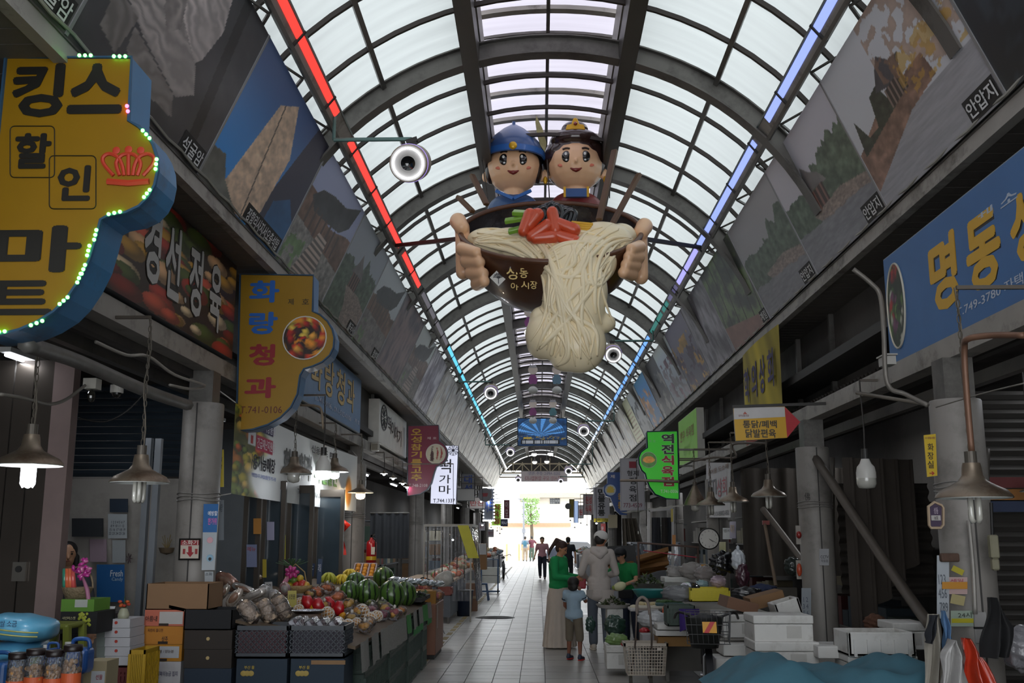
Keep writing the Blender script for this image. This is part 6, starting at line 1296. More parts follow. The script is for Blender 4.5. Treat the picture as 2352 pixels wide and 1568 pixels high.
# supports for the counter (hidden inner stacks) and its sloping board
def zs(x): return .80+.21*(-1.50-x)
t = thing('counter_board', 'long sloping plywood counter board holding the fruit on the left', 'counter', (-1.5, 8.6, .78)); b = MB()
b.add([(0, 0, 0), (-1.55, 0, .325), (-1.55, 5.7, .325), (0, 5.7, 0), (0, 0, -.025), (-1.55, 0, .30), (-1.55, 5.7, .30), (0, 5.7, -.025)], [(0, 1, 2, 3), (7, 6, 5, 4), (0, 4, 5, 1), (3, 2, 6, 7), (0, 3, 7, 4), (1, 5, 6, 2)]); b.put('board', M('#5c4c3a', .7), t)
b = MB()
for y in (.6, 2.8, 5.2):
    b.box(-1.5, -1.45, y, y+.05, -.78, .28); b.box(-.9, -.85, y, y+.05, -.78, .1)
b.put('trestle', M('#4a3f33', .8), t)
t = thing('counter_board', 'plywood board behind the tall brown cabinet holding foil packs', 'counter', (-2.25, 14.35, .93)); b = MB(); b.box(-.8, 0, 0, 2.6, 0, .03); b.put('board', M('#5c4c3a', .7), t); b = MB()
for x in (-.75, -.06):
    for y in (.05, 2.5): b.box(x, x+.04, y, y+.04, -.93, 0)
b.put('trestle', M('#4a3f33', .8), t)
# price skirts along the counter edge (grey woven cloth, green sheet)
for k in range(11):
    ya = 8.7+.5*k; col = '#8d8b86' if k < 6 or k % 3 else '#4c8a4c'; h = .24 if k < 6 else .20
    t = thing('counter_skirt', ('grey woven' if col == '#8d8b86' else 'green')+' cover sheet on the counter edge, %s from the front' % ORD[k], 'cover', (-1.478, ya, .56), group='cover sheets along the counter edge' if col == '#8d8b86' else 'green cover sheets along the counter edge')
    b = MB(); b.grid(lambda u, v: (.015*sin(u*5+k)+.02*(1-v), u*.49, -h+.24+v*h), 5, 4); b.put('sheet', M(col, .8, noise=.25, ns=60), t)
    if k > 5 and col == '#8d8b86': b = MB(); b.grid(lambda u, v: (.02+.01*sin(u*9), u*.49, -h+.17+v*.08), 4, 2); b.put('green_hem', M('#3f8a4c', .7), t)
def ons(px, py, lift=0.):   # where a view ray meets the sloping counter
    d = ray(px, py); a = .80+lift+.21*-1.5
    tt = (a-CH)/(d.z+.21*d.x); return CAM+d*tt
# watermelons
def wm_mat():
    m = M('#27452a', .3, 0, .1, 4, coat=.2); m = m.copy(); nt = m.node_tree; N = nt.nodes; L = nt.links; b = N['Principled BSDF']
    tcn = N.new('ShaderNodeTexCoord'); sp = N.new('ShaderNodeSeparateXYZ'); L.new(tcn.outputs['Object'], sp.inputs[0]); at = N.new('ShaderNodeMath'); at.operation = 'ARCTAN2'; L.new(sp.outputs[1], at.inputs[0]); L.new(sp.outputs[0], at.inputs[1])
    nz = N.new('ShaderNodeTexNoise'); nz.inputs['Scale'].default_value = 14; L.new(tcn.outputs['Object'], nz.inputs['Vector'])
    ml = N.new('ShaderNodeMath'); ml.operation = 'MULTIPLY_ADD'; ml.inputs[1].default_value = 11; L.new(at.outputs[0], ml.inputs[0])
    m3 = N.new('ShaderNodeMath'); m3.operation = 'MULTIPLY'; m3.inputs[1].default_value = 4.5; L.new(nz.outputs['Fac'], m3.inputs[0]); L.new(m3.outputs[0], ml.inputs[2])
    sn = N.new('ShaderNodeMath'); sn.operation = 'SINE'; L.new(ml.outputs[0], sn.inputs[0]); rp = N.new('ShaderNodeValToRGB'); rp.color_ramp.elements[0].position = .45; rp.color_ramp.elements[0].color = lin('#4d6e2e')+(1,); rp.color_ramp.elements[1].position = .75; rp.color_ramp.elements[1].color = lin('#16241a')+(1,)
    L.new(sn.outputs[0], rp.inputs[0]); L.new(rp.outputs[0], b.inputs['Base Color']); return m
mw = wm_mat()
for i, (x, y, r, lab) in enumerate(((817, 1338, 23, 'dark striped watermelon at the back left of the pile'), (881, 1327, 24, 'watermelon at the top of the pile'), (930, 1364, 27, 'watermelon half hidden at the right end of the pile'), (803, 1358, 23, 'leftmost front watermelon of the pile'), (843, 1360, 28, 'wide front watermelon in the middle of the pile'), (899, 1366, 31, 'largest front watermelon of the pile'))):
    p = ons(x, y+r*.75); rr_ = r*pxm(p.y, p.z); c = atY(x, y, p.y+.0); t = thing('watermelon', lab, 'watermelon', c); b = MB(); b.ell((0, 0, 0), (rr_, rr_, rr_*1.08), 28, 18); b.put('rind', mw, t, smooth=True); b = MB(); b.tube([(0, 0, rr_*1.05), (.01, 0, rr_*1.2), (.03, 0, rr_*1.25)], .006); b.put('stem', M('#4a4a24', .7), t)
# generic wrapped goods
cl = clear('#e8e8ee', .05, .08); cl2 = clear('#dfe4ea', .30, .12)
def crinkle(r, seed, amp=.10, n=20, m=12):
    q = random.Random(seed); ph = [q.uniform(0, 6) for _ in range(6)]
    return lambda p: 1+amp*(sin(7*p.x+ph[0])*sin(6*p.y+ph[1])+.6*sin(13*p.z+ph[2]+5*p.x)+.5*sin(17*p.y+ph[3]))
def bagged(label, x, y, r, cols, n=7, seed=1, knot=None, cat='bag', name='bagged_fruit', fr=.42, grp=None):
    p = ons(x, y+r*.6); s = pxm(p.y, p.z); R_ = r*s; c = atY(x, y, p.y); t = thing(name, label, cat, c, group=grp); q = random.Random(seed)
    for k in range(n):
        a = 2*pi*k/n+q.uniform(-.3, .3); d_ = R_*.5 if k else 0; pt = Vector((d_*cos(a), d_*sin(a)*.7, q.uniform(-.2, .35)*R_)); b = MB(); f = R_*fr; b.ell(pt, (f, f, f*.95), 14, 9); b.put('fruit', M(cols[k % len(cols)], .4, noise=.15), t, smooth=True)
    b = MB(); b.ell((0, 0, 0), (R_*1.08, R_*.95, R_*.82), 26, 16, warp=crinkle(R_, seed)); b.put('clear_bag', cl, t, smooth=True)
    if knot: b = MB(); b.ell((0, 0, R_*.95), (R_*.22, R_*.2, R_*.3), 12, 8, warp=crinkle(1, seed+3, .2)); b.put('knot', M(knot, .4), t, smooth=True)
    return t
fy = ['#f0a428', '#f4bc3c']; fo = ['#ee7a20']
bl = [(727, 1360, 17, fo, 'clear bag of orange fruit behind the red bundles'), (752, 1352, 15, fo, 'clear bag of oranges left of the watermelons'), (712, 1362, 13, fy, 'small bag of yellow fruit above the yellow price card'), (775, 1372, 19, fo, 'bag of oranges in front of the leftmost watermelon'), (800, 1388, 17, fy, 'bag of yellow plums below the front watermelons'), (745, 1392, 15, fy, 'bag of yellow fruit between the red bundles'), (823, 1404, 16, fy, 'bag of golden fruit right of the net wrapped pears'), (808, 1418, 15, ['#e0b040'], 'yellow fruit bag above the counter corner'), (848, 1428, 15, ['#e0d0b0', '#c88a3a'], 'bag of pale fruit beside the last net wrapped pears'), (838, 1440, 17, ['#dc9a20'], 'deep yellow fruit bag at the counter corner'), (852, 1386, 12, ['#7c8438'], 'bag of green fruit under the wide watermelon'), (878, 1386, 12, ['#8a8a44'], 'bag of green fruit under the largest watermelon'), (886, 1398, 17, ['#e0aa30', '#a83450'], 'bag of peaches with yellow tops under the pile'), (855, 1398, 13, ['#b06a70'], 'bag of pinkish fruit right of the pears'), (880, 1412, 15, ['#8c3a4c'], 'bag of dark plums at the counter edge'), (906, 1410, 17, ['#e0a02c', '#b03a40'], 'bag of red and yellow peaches at the counter edge'), (922, 1402, 13, ['#e0902c'], 'small bag of orange fruit at the pile end')]
for i, (x, y, r, c_, lab) in enumerate(bl): bagged(lab, x, y, r, c_, 6, i+5, knot='#c8c4bc' if i % 2 else None)
# net wrapped pears
def net_mat(): return M('#d8d2c8', .6, noise=.2, ns=40, bump=.8)
for i, (x, y, r) in enumerate(((753, 1408, 16), (776, 1430, 15), (832, 1404, 18), (798, 1436, 16), (850, 1420, 15), (866, 1414, 14), (690, 1384, 13), (686, 1398, 12), (818, 1430, 13))):
    p = ons(x, y+r*.6); s = pxm(p.y, p.z); R_ = r*s; t = thing('wrapped_pear', 'pear in a white foam net, %s' % ['first by the red bundles', 'behind the plum trays', 'largest in the middle of the row', 'nearest the counter corner', 'second from the right end', 'last at the right end', 'under the yellow price card', 'lowest under the yellow price card', 'beside the golden bag'][i], 'pear', atY(x, y, p.y)); b = MB(); b.ell((0, 0, 0), (R_*.93, R_*.93, R_*.86), 20, 14); b.put('pear', M('#b8864c', .5), t, smooth=True)
    b = MB(); q = random.Random(i); rot = Matrix.Rotation(q.uniform(-1, 1), 3, 'Y')
    for k in range(10):
        for sg in (1, -1): b.tube([rot @ Vector((R_*.97*sin(v)*cos(2*pi*k/10+sg*v*.7), R_*.97*sin(v)*sin(2*pi*k/10+sg*v*.7), R_*.9*cos(v))) for v in [.35+2.3*j/9 for j in range(10)]], R_*.06, 4)
    b.put('foam_net', M('#dcd7ce', .6), t, fix=False)
# red wrapped bundles
for i, (x, y, a) in enumerate(((707, 1384, -.6), (731, 1390, -.3), (757, 1388, -.5), (779, 1398, -.15))):
    p = ons(x, y+14); s = pxm(p.y, p.z); t = thing('red_bundle', 'glossy red wrapped bundle with yellow fruit, %s of four' % ['first from the left', 'second', 'third', 'last'][i], 'bundle', atY(x, y, p.y)); rot = Matrix.Rotation(a, 3, 'Y')
    b = MB(); b.ell((0, 0, 0), (13*s, 11*s, 18*s), 14, 9, rot, crinkle(1, i, .12)); b.put('red_wrap', M('#b8121e', .35, 0, .2, 9, coat=.4), t, smooth=True); b = MB(); b.ell(rot @ Vector((6*s, -2*s, -16*s)), (9*s, 8*s, 9*s), 12, 8); b.put('yellow_fruit', M('#dc9c20', .4), t, smooth=True)
# plum trays leaning on the lattice crate
for i, x in enumerate((684, 700, 722, 748, 776)):
    y = 1442+i*.8; p = atY(x, y, 8.65+.03*i); s = pxm(p.y, p.z); t = thing('plum_tray', 'wrapped tray of dark plums leaning at the counter front, %s' % ['first from the left', 'second', 'third', 'fourth', 'last'][i], 'tray', p); rot = Matrix.Rotation(-.62, 3, 'Y')
    b = MB(); b.box(-5*s, 5*s, -.1, .1, -22*s, 22*s); b.v = [tuple(rot @ Vector(v)) for v in b.v]; bev(b.put('foam_tray', M('#bdbdc2', .5), t), .006)
    for q in range(6): b = MB(); b.ell(rot @ Vector((7*s, -.05+.1*(q % 2), -14*s+14*s*(q//2))), 7.5*s, 10, 7); b.put('plum', M('#3c2028', .3), t, smooth=True)
    b = MB(); b.box(-7*s, 15*s, -.105, .105, -24*s, 24*s); b.v = [tuple(rot @ Vector(v)) for v in b.v]; bev(b.put('film', cl, t), .01, 2)
t = thing('foil_tray', 'round silver foil tray lying behind the plum trays', 'tray', ons(708, 1416)+Z3*.03); b = MB(); b.lathe([(.001, 0), (.12, 0), (.16, .03), (.165, .03)], n=28); b.put('foil', M('#a9a9ad', .2, .9, bump=.6, ns=30), t, smooth=True)
# puffed grain bundles and glossy packets on the left half of the counter
for i, (x, y, w_, h_, a) in enumerate(((571, 1404, 44, 58, -.75), (612, 1402, 42, 60, -.55), (646, 1396, 44, 64, -.45))):
    p = ons(x, y+h_*.35); s = pxm(p.y, p.z); t = thing('grain_pack', 'clear pack of puffed grain cakes tied twice, %s of the three at the front' % ['left', 'middle', 'right'][i], 'pack', atY(x, y, p.y)); rot = Matrix.Rotation(a, 3, 'Y')
    for q in range(3): b = MB(); b.ell(rot @ Vector((0, 0, (-18+18*q)*s*h_/60)), (w_*.40*s, w_*.36*s, 10.5*s), 22, 12, rot, lambda p: (abs(p.x)**6+abs(p.y)**6+abs(p.z)**6+.02)**-.15*.9); b.put('grain_cake', M('#c4ab92', .8, noise=.4, ns=60, bump=.8), t, smooth=True)
    b = MB(); b.ell((0, 0, 0), (w_*.48*s, w_*.48*s, h_*.56*s), 24, 16, rot, crinkle(1, i+20, .05)); b.put('clear_wrap', cl, t, smooth=True)
pk = [(520, 1335, 62, 40, -.5, '#a87c6c', 'large flat glossy packet with a brown snack photo, top left'), (512, 1362, 22, 52, -.6, '#b0a89c', 'narrow silver packet leaning below the brown snack packet'), (538, 1372, 26, 56, -.7, '#c0b4a8', 'clear dried snack packet, second in the leaning row'), (560, 1352, 66, 22, -.35, '#b8b4b0', 'long silvery pouch lying across the packets'), (575, 1332, 60, 18, .3, '#b8a890', 'long beige pouch at the back of the packets'), (585, 1365, 60, 24, .45, '#c4bcb4', 'silver pouch sloping down beside the white bags'), (606, 1358, 30, 34, 0, '#c4c2c0', 'white paper bag standing behind the grain packs'), (628, 1366, 26, 30, .1, '#bcb8b8', 'white box bag beside the standing paper bag'), (655, 1352, 26, 34, .5, '#b08c8c', 'pink edged white bag leaning left of the fruit basket')]
for i, (x, y, w_, h_, a, c_, lab) in enumerate(pk):
    p = ons(x, y+h_*.4); s = pxm(p.y, p.z); t = thing('snack_packet', lab, 'packet', atY(x, y, p.y)); rot = Matrix.Rotation(-a, 3, 'Y')
    b = MB(); b.ell((0, 0, 0), (w_*.5*s, 9*s, h_*.5*s), 22, 14, rot, lambda q, f=crinkle(1, i, .06): f(q)*(abs(q.x)**4+abs(q.z)**4+abs(q.y)**4+.05)**-.12*.9); b.put('packet', M(c_, .14, .35, .35, 16, .5, coat=.8), t, smooth=True)
    b = MB(); b.ell(rot @ Vector((0, -4*s, 0)), (w_*.34*s, 7*s, h_*.3*s), 14, 8, rot); b.put('printed_field', M('#8a6a58' if i < 4 else '#a39c96', .35, noise=.4, ns=20), t, smooth=True)
for i, (x, y, c_, lab, tx_) in enumerate(((617, 1346, '#b4b4b4', 'white and red price sign left of the fruit basket', '4개'), (671, 1375, '#b0a44c', 'yellow handwritten price card standing among the bags', '5천원'), (734, 1312, '#3c4c68', 'tall blue and white standing sign behind the fruit', '과일'), (715, 1308, '#2c3c5c', 'navy standing card left of the tall blue sign', 'ABC'))):
    w_, h_ = ((17, 20), (20, 38), (10, 58), (14, 30))[i]; p = ons(x, y+h_*.5+4); t = paper(Face('Y', p.y), lab, x-w_/2, y-h_/2, x+w_/2, y+h_/2, c_, [(tx_, .15, .2, .85, .5, '#2c2420' if i < 2 else '#c8ccd4')], name='price_card', cat='sign', tilt=.06*(i-1)); b = MB(); b.beam((0, .01, -.08), (0, .01, .02), .008); b.put('stick', m_black, t)
# fruit gift basket with pink ribbon
p = ons(680, 1362); s = pxm(p.y, 1.1); t = thing('fruit_basket', 'cellophane fruit basket with a magenta bow, pineapple top and mixed fruit', 'basket', p); fb = lambda x, y, d=0.: Vector(((x-680)*s, d, (1362-y)*s))
b = MB(); b.lathe([(22*s, 0), (34*s, 8*s), (38*s, 18*s), (36*s, 18*s), (20*s, 2*s)], n=28, ry=.7); b.put('wicker_bowl', M('#a58a5c', .7, ns=50, bump=.6), t, smooth=True)
for x, y, r, c_ in ((664, 1348, 12, '#b8a030'), (682, 1344, 10, '#a82c28'), (695, 1342, 11, '#b83c30'), (704, 1344, 9, '#c89a38'), (676, 1332, 9, '#6c8438'), (690, 1328, 8, '#c8a83c'), (668, 1330, 8, '#4c6c30')): b = MB(); b.ell(fb(x, y, -.03), r*s, 16, 10); b.put('fruit', M(c_, .35), t, smooth=True)
b = MB(); b.ell(fb(656, 1338, -.02), (5*s, 5*s, 16*s), 12, 8, Matrix.Rotation(.25, 3, 'Y')); b.put('yellow_melon', M('#c8b030', .4), t, smooth=True)
b = MB()
for k in range(26): a = 2*pi*k/26; l = 24+10*(k % 3); b.beam(fb(667, 1302, .04), fb(667, 1302, .04)+Vector((l*s*cos(a)*.9, l*s*.4*sin(a), (6+12*abs(sin(a)))*s)), 3*s, 1*s)
b.put('pineapple_leaves', M('#41603c', .6), t, fix=False)
mp = M('#c03a84', .35, 0, .2, 10, coat=.3)
for k in range(7): a = k*.9; b = MB(); b.ell(fb(672+9*cos(a), 1314+8*sin(a), -.05-.01*k), (8*s, 6*s, 5*s), 10, 7, Matrix.Rotation(a, 3, 'Y')); b.put('ribbon_loop', mp, t, smooth=True)
b = MB(); b.tube([fb(665, 1322, -.06), fb(655, 1340, -.07), fb(648, 1362, -.06)], [5*s, 7*s, 6*s], 6); b.put('ribbon_tail', M('#c87c94', .4), t, smooth=True)
b = MB(); b.tube([fb(646, 1352), fb(656, 1316), fb(676, 1296), fb(698, 1314), fb(706, 1350)], 1.4*s, 6); b.put('handle', M('#a58a5c', .7), t)
# bananas
for i, (x, y, f_) in enumerate(((755, 1326, 1), (787, 1330, -1), (805, 1318, -1))):
    p = ons(x, y+10); s = pxm(p.y, 1.1); t = thing('banana_bunch', 'bunch of bananas behind the bagged fruit, %s' % ['greenish left one', 'middle one', 'yellow right one'][i], 'bananas', atY(x, y, p.y))
    for k in range(7):
        a = (-1.15+.36*k)*f_+.25*f_; b = MB(); Q = curve([Vector((0, 0, 10*s)), Vector((9*sin(a)*s, -(4+k%2*3)*s, 7*s)), Vector((17*sin(a)*s, -(8+k%2*4)*s, -1*s)), Vector((19*sin(a)*s, -(9+k%2*4)*s, -11*s))], 4); n_q = len(Q)
        b.tube(Q, [s*3.6*min(1, .4+2.4*min(j, n_q-1-j)/n_q) for j in range(n_q)], 7); b.put('banana', M('#a8a832' if i == 0 else '#d8bc38', .45), t, smooth=True)
    b = MB(); b.ell((0, 0, 10*s), (4*s, 4*s, 3*s), 10, 7); b.put('crown', M('#6c6428', .6), t, smooth=True)
# tilted tray of oranges
p = ons(838, 1320); s = pxm(p.y, 1.1); t = thing('orange_tray', 'white partitioned tray of oranges tilted up behind the watermelons', 'tray', p+Z3*.04); rot = Matrix.Rotation(R(38), 3, 'X')
b = MB()
for xa, xb, ya, yb in ((-26, 26, -24, -22), (-26, 26, 22, 24), (-26, -24, -24, 24), (24, 26, -24, 24), (-9, -7, -24, 24), (8, 10, -24, 24)): b.box(xa*s, xb*s, ya*s, yb*s, 0, 8*s)
b.box(-26*s, 26*s, -24*s, 24*s, -1*s, 0); b.v = [tuple(rot @ Vector(v)) for v in b.v]; b.put('tray', M('#c4b4b8', .6), t)
for i in range(3):
    for j in range(4): b = MB(); b.ell(rot @ Vector(((-17+17*i)*s, (-17+11.5*j)*s, 5*s)), 5.6*s, 12, 8); b.put('orange', M('#d89430', .4), t, smooth=True)
# far end of the fruit stall: foil packs, produce, brown cabinet
for i in range(7):
    x = 905+17*i; y = 1331+1.5*i; p = atZ(x, y, .86); p = Vector((p.x, min(p.y, 14.4), .86)); p = atY(x, y, 13.4+.1*i); t = thing('foil_pack', 'shiny foil pack at the stall far end, %s from the left' % ORD[i], 'pack', p, group='foil packs at the far end of the fruit stall'); b = MB(); b.ell((0, 0, 0), (.075, .25, .04), 18, 10, warp=crinkle(1, i, .1)); b.put('foil', M('#b4bcc0', .15, .5, .3, 20, .6, coat=1), t, smooth=True)
bagged('orange net bag of carrots and fruit at the stall far end', 975, 1352, 17, ['#c84a20', '#d86a2c', '#a83024'], 8, 50); bagged('tall orange twisted net bag top beside the foil packs', 976, 1336, 8, ['#dc7a1c'], 4, 51, knot='#dc7a1c'); bagged('bag of mixed red and yellow produce at the stall end corner', 1004, 1366, 16, ['#a82c28', '#c87c2c', '#b83c44'], 8, 52); bagged('dark bag of purple produce before the foil packs', 962, 1372, 16, ['#3c3440', '#55505c'], 6, 53)
t = thing('stall_cabinet', 'tall brown laminated cabinet standing at the far end of the fruit stall', 'cabinet', (-1.63, 14.6, 0)); b = MB(); b.box(-.55, .19, 0, 1.15, .06, .74); bev(b.put('body', M('#7a4c34', .5, 0, .12, 3), t), .006); b = MB(); b.box(-.53, .17, .03, 1.1, 0, .06); b.put('plinth', m_black, t); b = MB(); b.box(.19, .193, .2, .26, .4, .72); b.put('paper_tag', M('#a8a49c', .7), t)
t = thing('cardboard_box', 'brown carton on the tall cabinet at the stall end', 'box', (-1.62, 14.75, .74)); b = MB(); b.box(-.2, .16, 0, .5, 0, .17); b.put('body', M('#9a7030', .8), t); b = MB(); b.box(.161, .163, .0, .5, .07, .1); b.put('tape', M('#7c5a28', .5), t)
t = thing('greens_tray', 'shallow black tray of dark greens at the stall end', 'tray', (-1.72, 13.9, .84)); b = MB(); b.box(-.25, .22, -.5, .5, 0, .05); b.put('tray', m_black, t)
b = MB(); q = random.Random(3)
for k in range(260): c = Vector((q.uniform(-.22, .2), q.uniform(-.45, .45), .05+q.random()*.05)); a = q.uniform(0, 6); v = Vector((cos(a), sin(a), q.uniform(-.2, .6)))*.05; w = v.cross(Z3)*.4; b.add([c-v, c+w, c+v, c-w], [(0, 1, 2, 3)])
b.put('leaves', M('#3c5c2c', .6, noise=.4), t, kind='stuff', fix=False)
# ---- corner things at the near left
def jar(x, y0, lab):
    Y = 5.9; c = atY(x, y0, Y); h = .30; t = thing('snack_jar', lab, 'jar', (c.x, Y, c.z-h)); r = .052
    b = MB(); b.lathe([(r*.96, 0), (r, .01), (r, h-.06), (r*.9, h-.035), (r*.9, h-.03)], n=28, cap=False); b.put('jar', clear('#c9d4e4', .08, .04), t, smooth=True)
    b = MB(); b.lathe([(r*.96, h-.035), (r, h-.03), (r, h-.002), (r*.9, h), (.001, h)], n=28); b.put('lid', M('#1e1413', .4), t, smooth=True)
    b = MB(); q = random.Random(int(x))
    for k in range(95): a = q.uniform(0, 2*pi); rr_ = r*.80*q.random()**.5; b.ell((rr_*cos(a), rr_*sin(a), .012+.20*q.random()), .014, 7, 5)
    b.put('snack_balls', M('#c08a4c', .7, noise=.25, ns=30), t, smooth=True, kind='stuff', fix=False)
    b = MB(); b.tube([(0, 0, .075), (0, 0, .15)], r*1.015, 28, cap=False); b.put('orange_label', M('#c85a30', .5), t); return t
for x, y, lab in ((43, 1498, 'leftmost clear jar of round brown snacks with a dark lid'), (84, 1489, 'second clear snack jar from the left, set slightly higher'), (128, 1492, 'third clear snack jar, showing a broad orange label'), (169, 1480, 'rightmost clear snack jar with the tallest snack filling')): jar(x, y, lab)
t = thing('display_table', 'dark low table under the snack jars in the near left corner', 'table', (-3.0, 5.9, 0)); b = MB(); zt_ = atY(100, 1498, 5.9).z-.30; b.box(-.35, .8, -.25, .4, zt_-.6, zt_-.012); b.put('top', M('#2c2622', .7), t); 
for x in (-.3, .75): b = MB(); b.box(x-.02, x+.02, -.2, -.16, 0, zt_-.6); b.put('leg', m_black, t)
def pillow(name, lab, x, y, w_, h_, Y, col, cat, tilt=0., bands=None):
    c = atY(x, y, Y); s = pxm(Y, c.z); t = thing(name, lab, cat, c); rot = Matrix.Rotation(tilt, 3, 'Y')
    b = MB(); b.ell((0, 0, 0), (w_*.5*s, .24, h_*.5*s), 32, 20, rot, lambda q: (abs(q.x)**5+abs(q.y)**5+abs(q.z)**3+.02)**-.14*.93*(1+.03*sin(9*q.x+4*q.y))); b.put('sack', M(col, .35, 0, .12, 5, .2, coat=.2), t, smooth=True)
    if bands:
        for (v, cc) in bands: b = MB(); b.tube([rot @ Vector(((u-.5)*w_*.86*s, -.24-.012+.08*abs(2*u-1)**3, v*h_*s)) for u in [k/12 for k in range(13)]], .005, 5); b.put('printed_band', M(cc, .5), t)
    return t
t = pillow('rice_sack', 'plump light blue grain sack lying on top in the near left corner', 50, 1440, 160, 66, 6.9, '#5b9fc0', 'sack', .12, [(.02, '#a8a860'), (-.12, '#a8a860')]); text('쌀 소금', atY(20, 1432, 6.64), X3, Z3, .11, .04, M('#2c4a68', .6), t, off=.02)
pillow('rice_sack', 'lower light blue grain sack under the plump one', 40, 1492, 125, 50, 6.95, '#5aa2c8', 'sack', -.05)
def jerry(lab, x, y, w_, Y, col):
    c = atY(x, y, Y); s = pxm(Y, c.z)*w_/60; t = thing('jerrycan', lab, 'can', c); b = MB(); b.box(-26*s, 26*s, -.07, .07, -60*s, 0); bev(b.put('body', M(col, .4, noise=.1, coat=.3), t), .03, 3)
    b = MB(); b.tube(curve([(-22*s, 0, -2*s), (-18*s, 0, 16*s), (0, 0, 20*s), (18*s, 0, 16*s), (22*s, 0, -2*s)], 4), 5*s, 8); b.put('handle', M(col, .4), t, smooth=True); b = MB(); b.cyl((-30*s, 0, 0), (-30*s, 0, 12*s), 9*s); b.put('cap', M('#b8b8b4', .5), t)
jerry('blue plastic jerrycan behind the rightmost snack jar', 186, 1486, 58, 6.3, '#1f4c8c'); jerry('small blue jerrycan handle between the snack jars', 122, 1488, 36, 6.35, '#1f4a88'); jerry('white capped blue jerrycan at the left picture edge', 4, 1518, 60, 6.3, '#17467c')
t = thing('plastic_stool', 'olive green moulded plastic stool behind the blue sacks', 'stool', (atY(136, 1480, 7.6).x, 7.6, atY(136, 1430, 7.6).z-.28)); b = MB(); b.box(-.13, .10, -.1, .2, .24, .28); bev(b.put('seat', M('#727a2c', .5), t), .02, 3)
for x in (-.11, .085):
    for y in (-.08, .17): b = MB(); b.beam((x, y, .26), (x*1.2, y, 0), .045); b.put('leg', M('#727a2c', .5), t)
carton('grape_box', 'bright green and white lidded grape box under the gift basket', 178, 1376, 1404, 78, 8.0, '#5c8a30', .3, handle=False, lab=(.42, .8, .35, .98, '#aeb2ac'))
t = carton('grape_box', 'black box with a green grape picture under the green lidded box', 180, 1405, 1455, 88, 7.95, '#17181a', .34, handle=False, txt=[('샤인머스캣', .24, .72, .36, .14, '#b8b48c')]); b = MB(); q = random.Random(8); hh = .17
for k in range(30): b.ell((q.uniform(.0, .09), -.006, hh*.25+q.random()*.11), (.011, .004, .011), 8, 5)
b.put('grape_print', M('#a0a838', .5), t)
t = thing('gift_basket', 'wicker gift basket with a big magenta ribbon bow on the green box', 'basket', atY(176, 1374, 8.1)); s = pxm(8.1, 1.2)
b = MB(); b.lathe([(.001, 0), (26*s, 0), (36*s, 24*s), (37*s, 26*s), (34*s, 24*s), (24*s, 4*s)], n=32, ry=.7); b.put('wicker_bowl', M('#8c7a60', .7, ns=60, bump=.8), t, smooth=True); b = MB(); b.tube([Vector((36*s*cos(a), .0, 24*s+48*s*sin(a))) for a in [pi*k/12 for k in range(13)]], 2*s, 6); b.put('handle', M('#8c7a60', .7), t)
for x, c_ in ((-26, '#3c8c74'), (-20, '#d86a44'), (-13, '#e07850'), (-6, '#d85c58')): b = MB(); b.tube([(x*s, -.02, 22*s), ((x-6)*s, -.02, 68*s)], [7*s, 4*s], 7); b.put('wrapped_roll', M(c_, .35, coat=.4), t, smooth=True)
q = random.Random(2); mb_ = M('#b8308c', .3, 0, .3, 12, coat=.5)
for k in range(22): a = q.uniform(0, 6.28); u = q.random()**.5; b = MB(); b.ell((14*s+19*s*u*cos(a), -.05-.03*q.random(), 68*s+22*s*u*sin(a)), (8*s, 5*s, 4*s), 10, 7, Matrix.Rotation(q.uniform(-2, 2), 3, 'Y') @ Matrix.Rotation(q.uniform(-1, 1), 3, 'X')); b.put('ribbon_loop', mb_ if k % 3 else M('#c86c9c', .3, coat=.5), t, smooth=True)
b = MB(); b.tube([(18*s, -.06, 50*s), (34*s, -.08, 20*s), (44*s, -.08, -30*s), (40*s, -.08, -46*s)], [3*s, 5*s, 5*s, 4*s], 6); b.put('ribbon_tail', M('#a86c88', .4), t, smooth=True)
wb = None
for k in range(5):
    y0 = 1421+21.5*k; t = carton('white_box', 'white gift box with a red dot, %s in the white stack' % ['top one', 'second', 'third', 'fourth', 'bottom one'][k], 261, y0, y0+20.5, 76, 8.25, '#b9b9bd', .3, handle=False); b = MB(); b.cyl((.02, -.005, .04), (.02, .0, .04), .012, n=14); b.put('red_dot', M('#b03a2c', .5), t); b = MB(); b.box(-.135, -.07, -.003, 0, .0, .07); b.put('grey_panel', M('#7c8480', .6), t)
crate('dark red crate under the white gift boxes', (atY(262, 1550, 8.25).x, 8.25, atY(262, 1585, 8.25).z), .26, .3, .17, '#5c1c1c'); t = crate('yellow plastic crate edge beside the box stack foot', (atY(312, 1550, 8.0).x, 8.0, atY(312, 1600, 8.0).z), .12, .3, .34, '#b08c1c')
t = thing('receipt_printer', 'small black receipt printer with curling paper on the white boxes', 'printer', atY(248, 1420, 8.3)); b = MB(); b.box(-.05, .05, 0, .12, 0, .05); bev(b.put('case', M('#22242a', .5), t), .01); b = MB(); b.grid(lambda u, v: (-.03+.06*u, .03+.03*v*v, .05+.04*v), 2, 4); b.put('paper', M('#c4c4c4', .7), t)
t = thing('flower_ornament', 'small pot ornament with orange flowers beside the printer', 'ornament', atY(283, 1420, 8.3)); b = MB(); b.lathe([(.001, 0), (.04, 0), (.045, .03), (.03, .07), (.02, .08)], n=18); b.put('pot', M('#a8a890', .4), t, smooth=True)
for k in range(8): a = k*.8; b = MB(); b.ell((.035*cos(a), .01*sin(a), .11+.02*sin(k*2)), (.018, .012, .012), 8, 6); b.put('flower', M('#c05a20' if k % 2 else '#a83c28', .6), t, smooth=True)
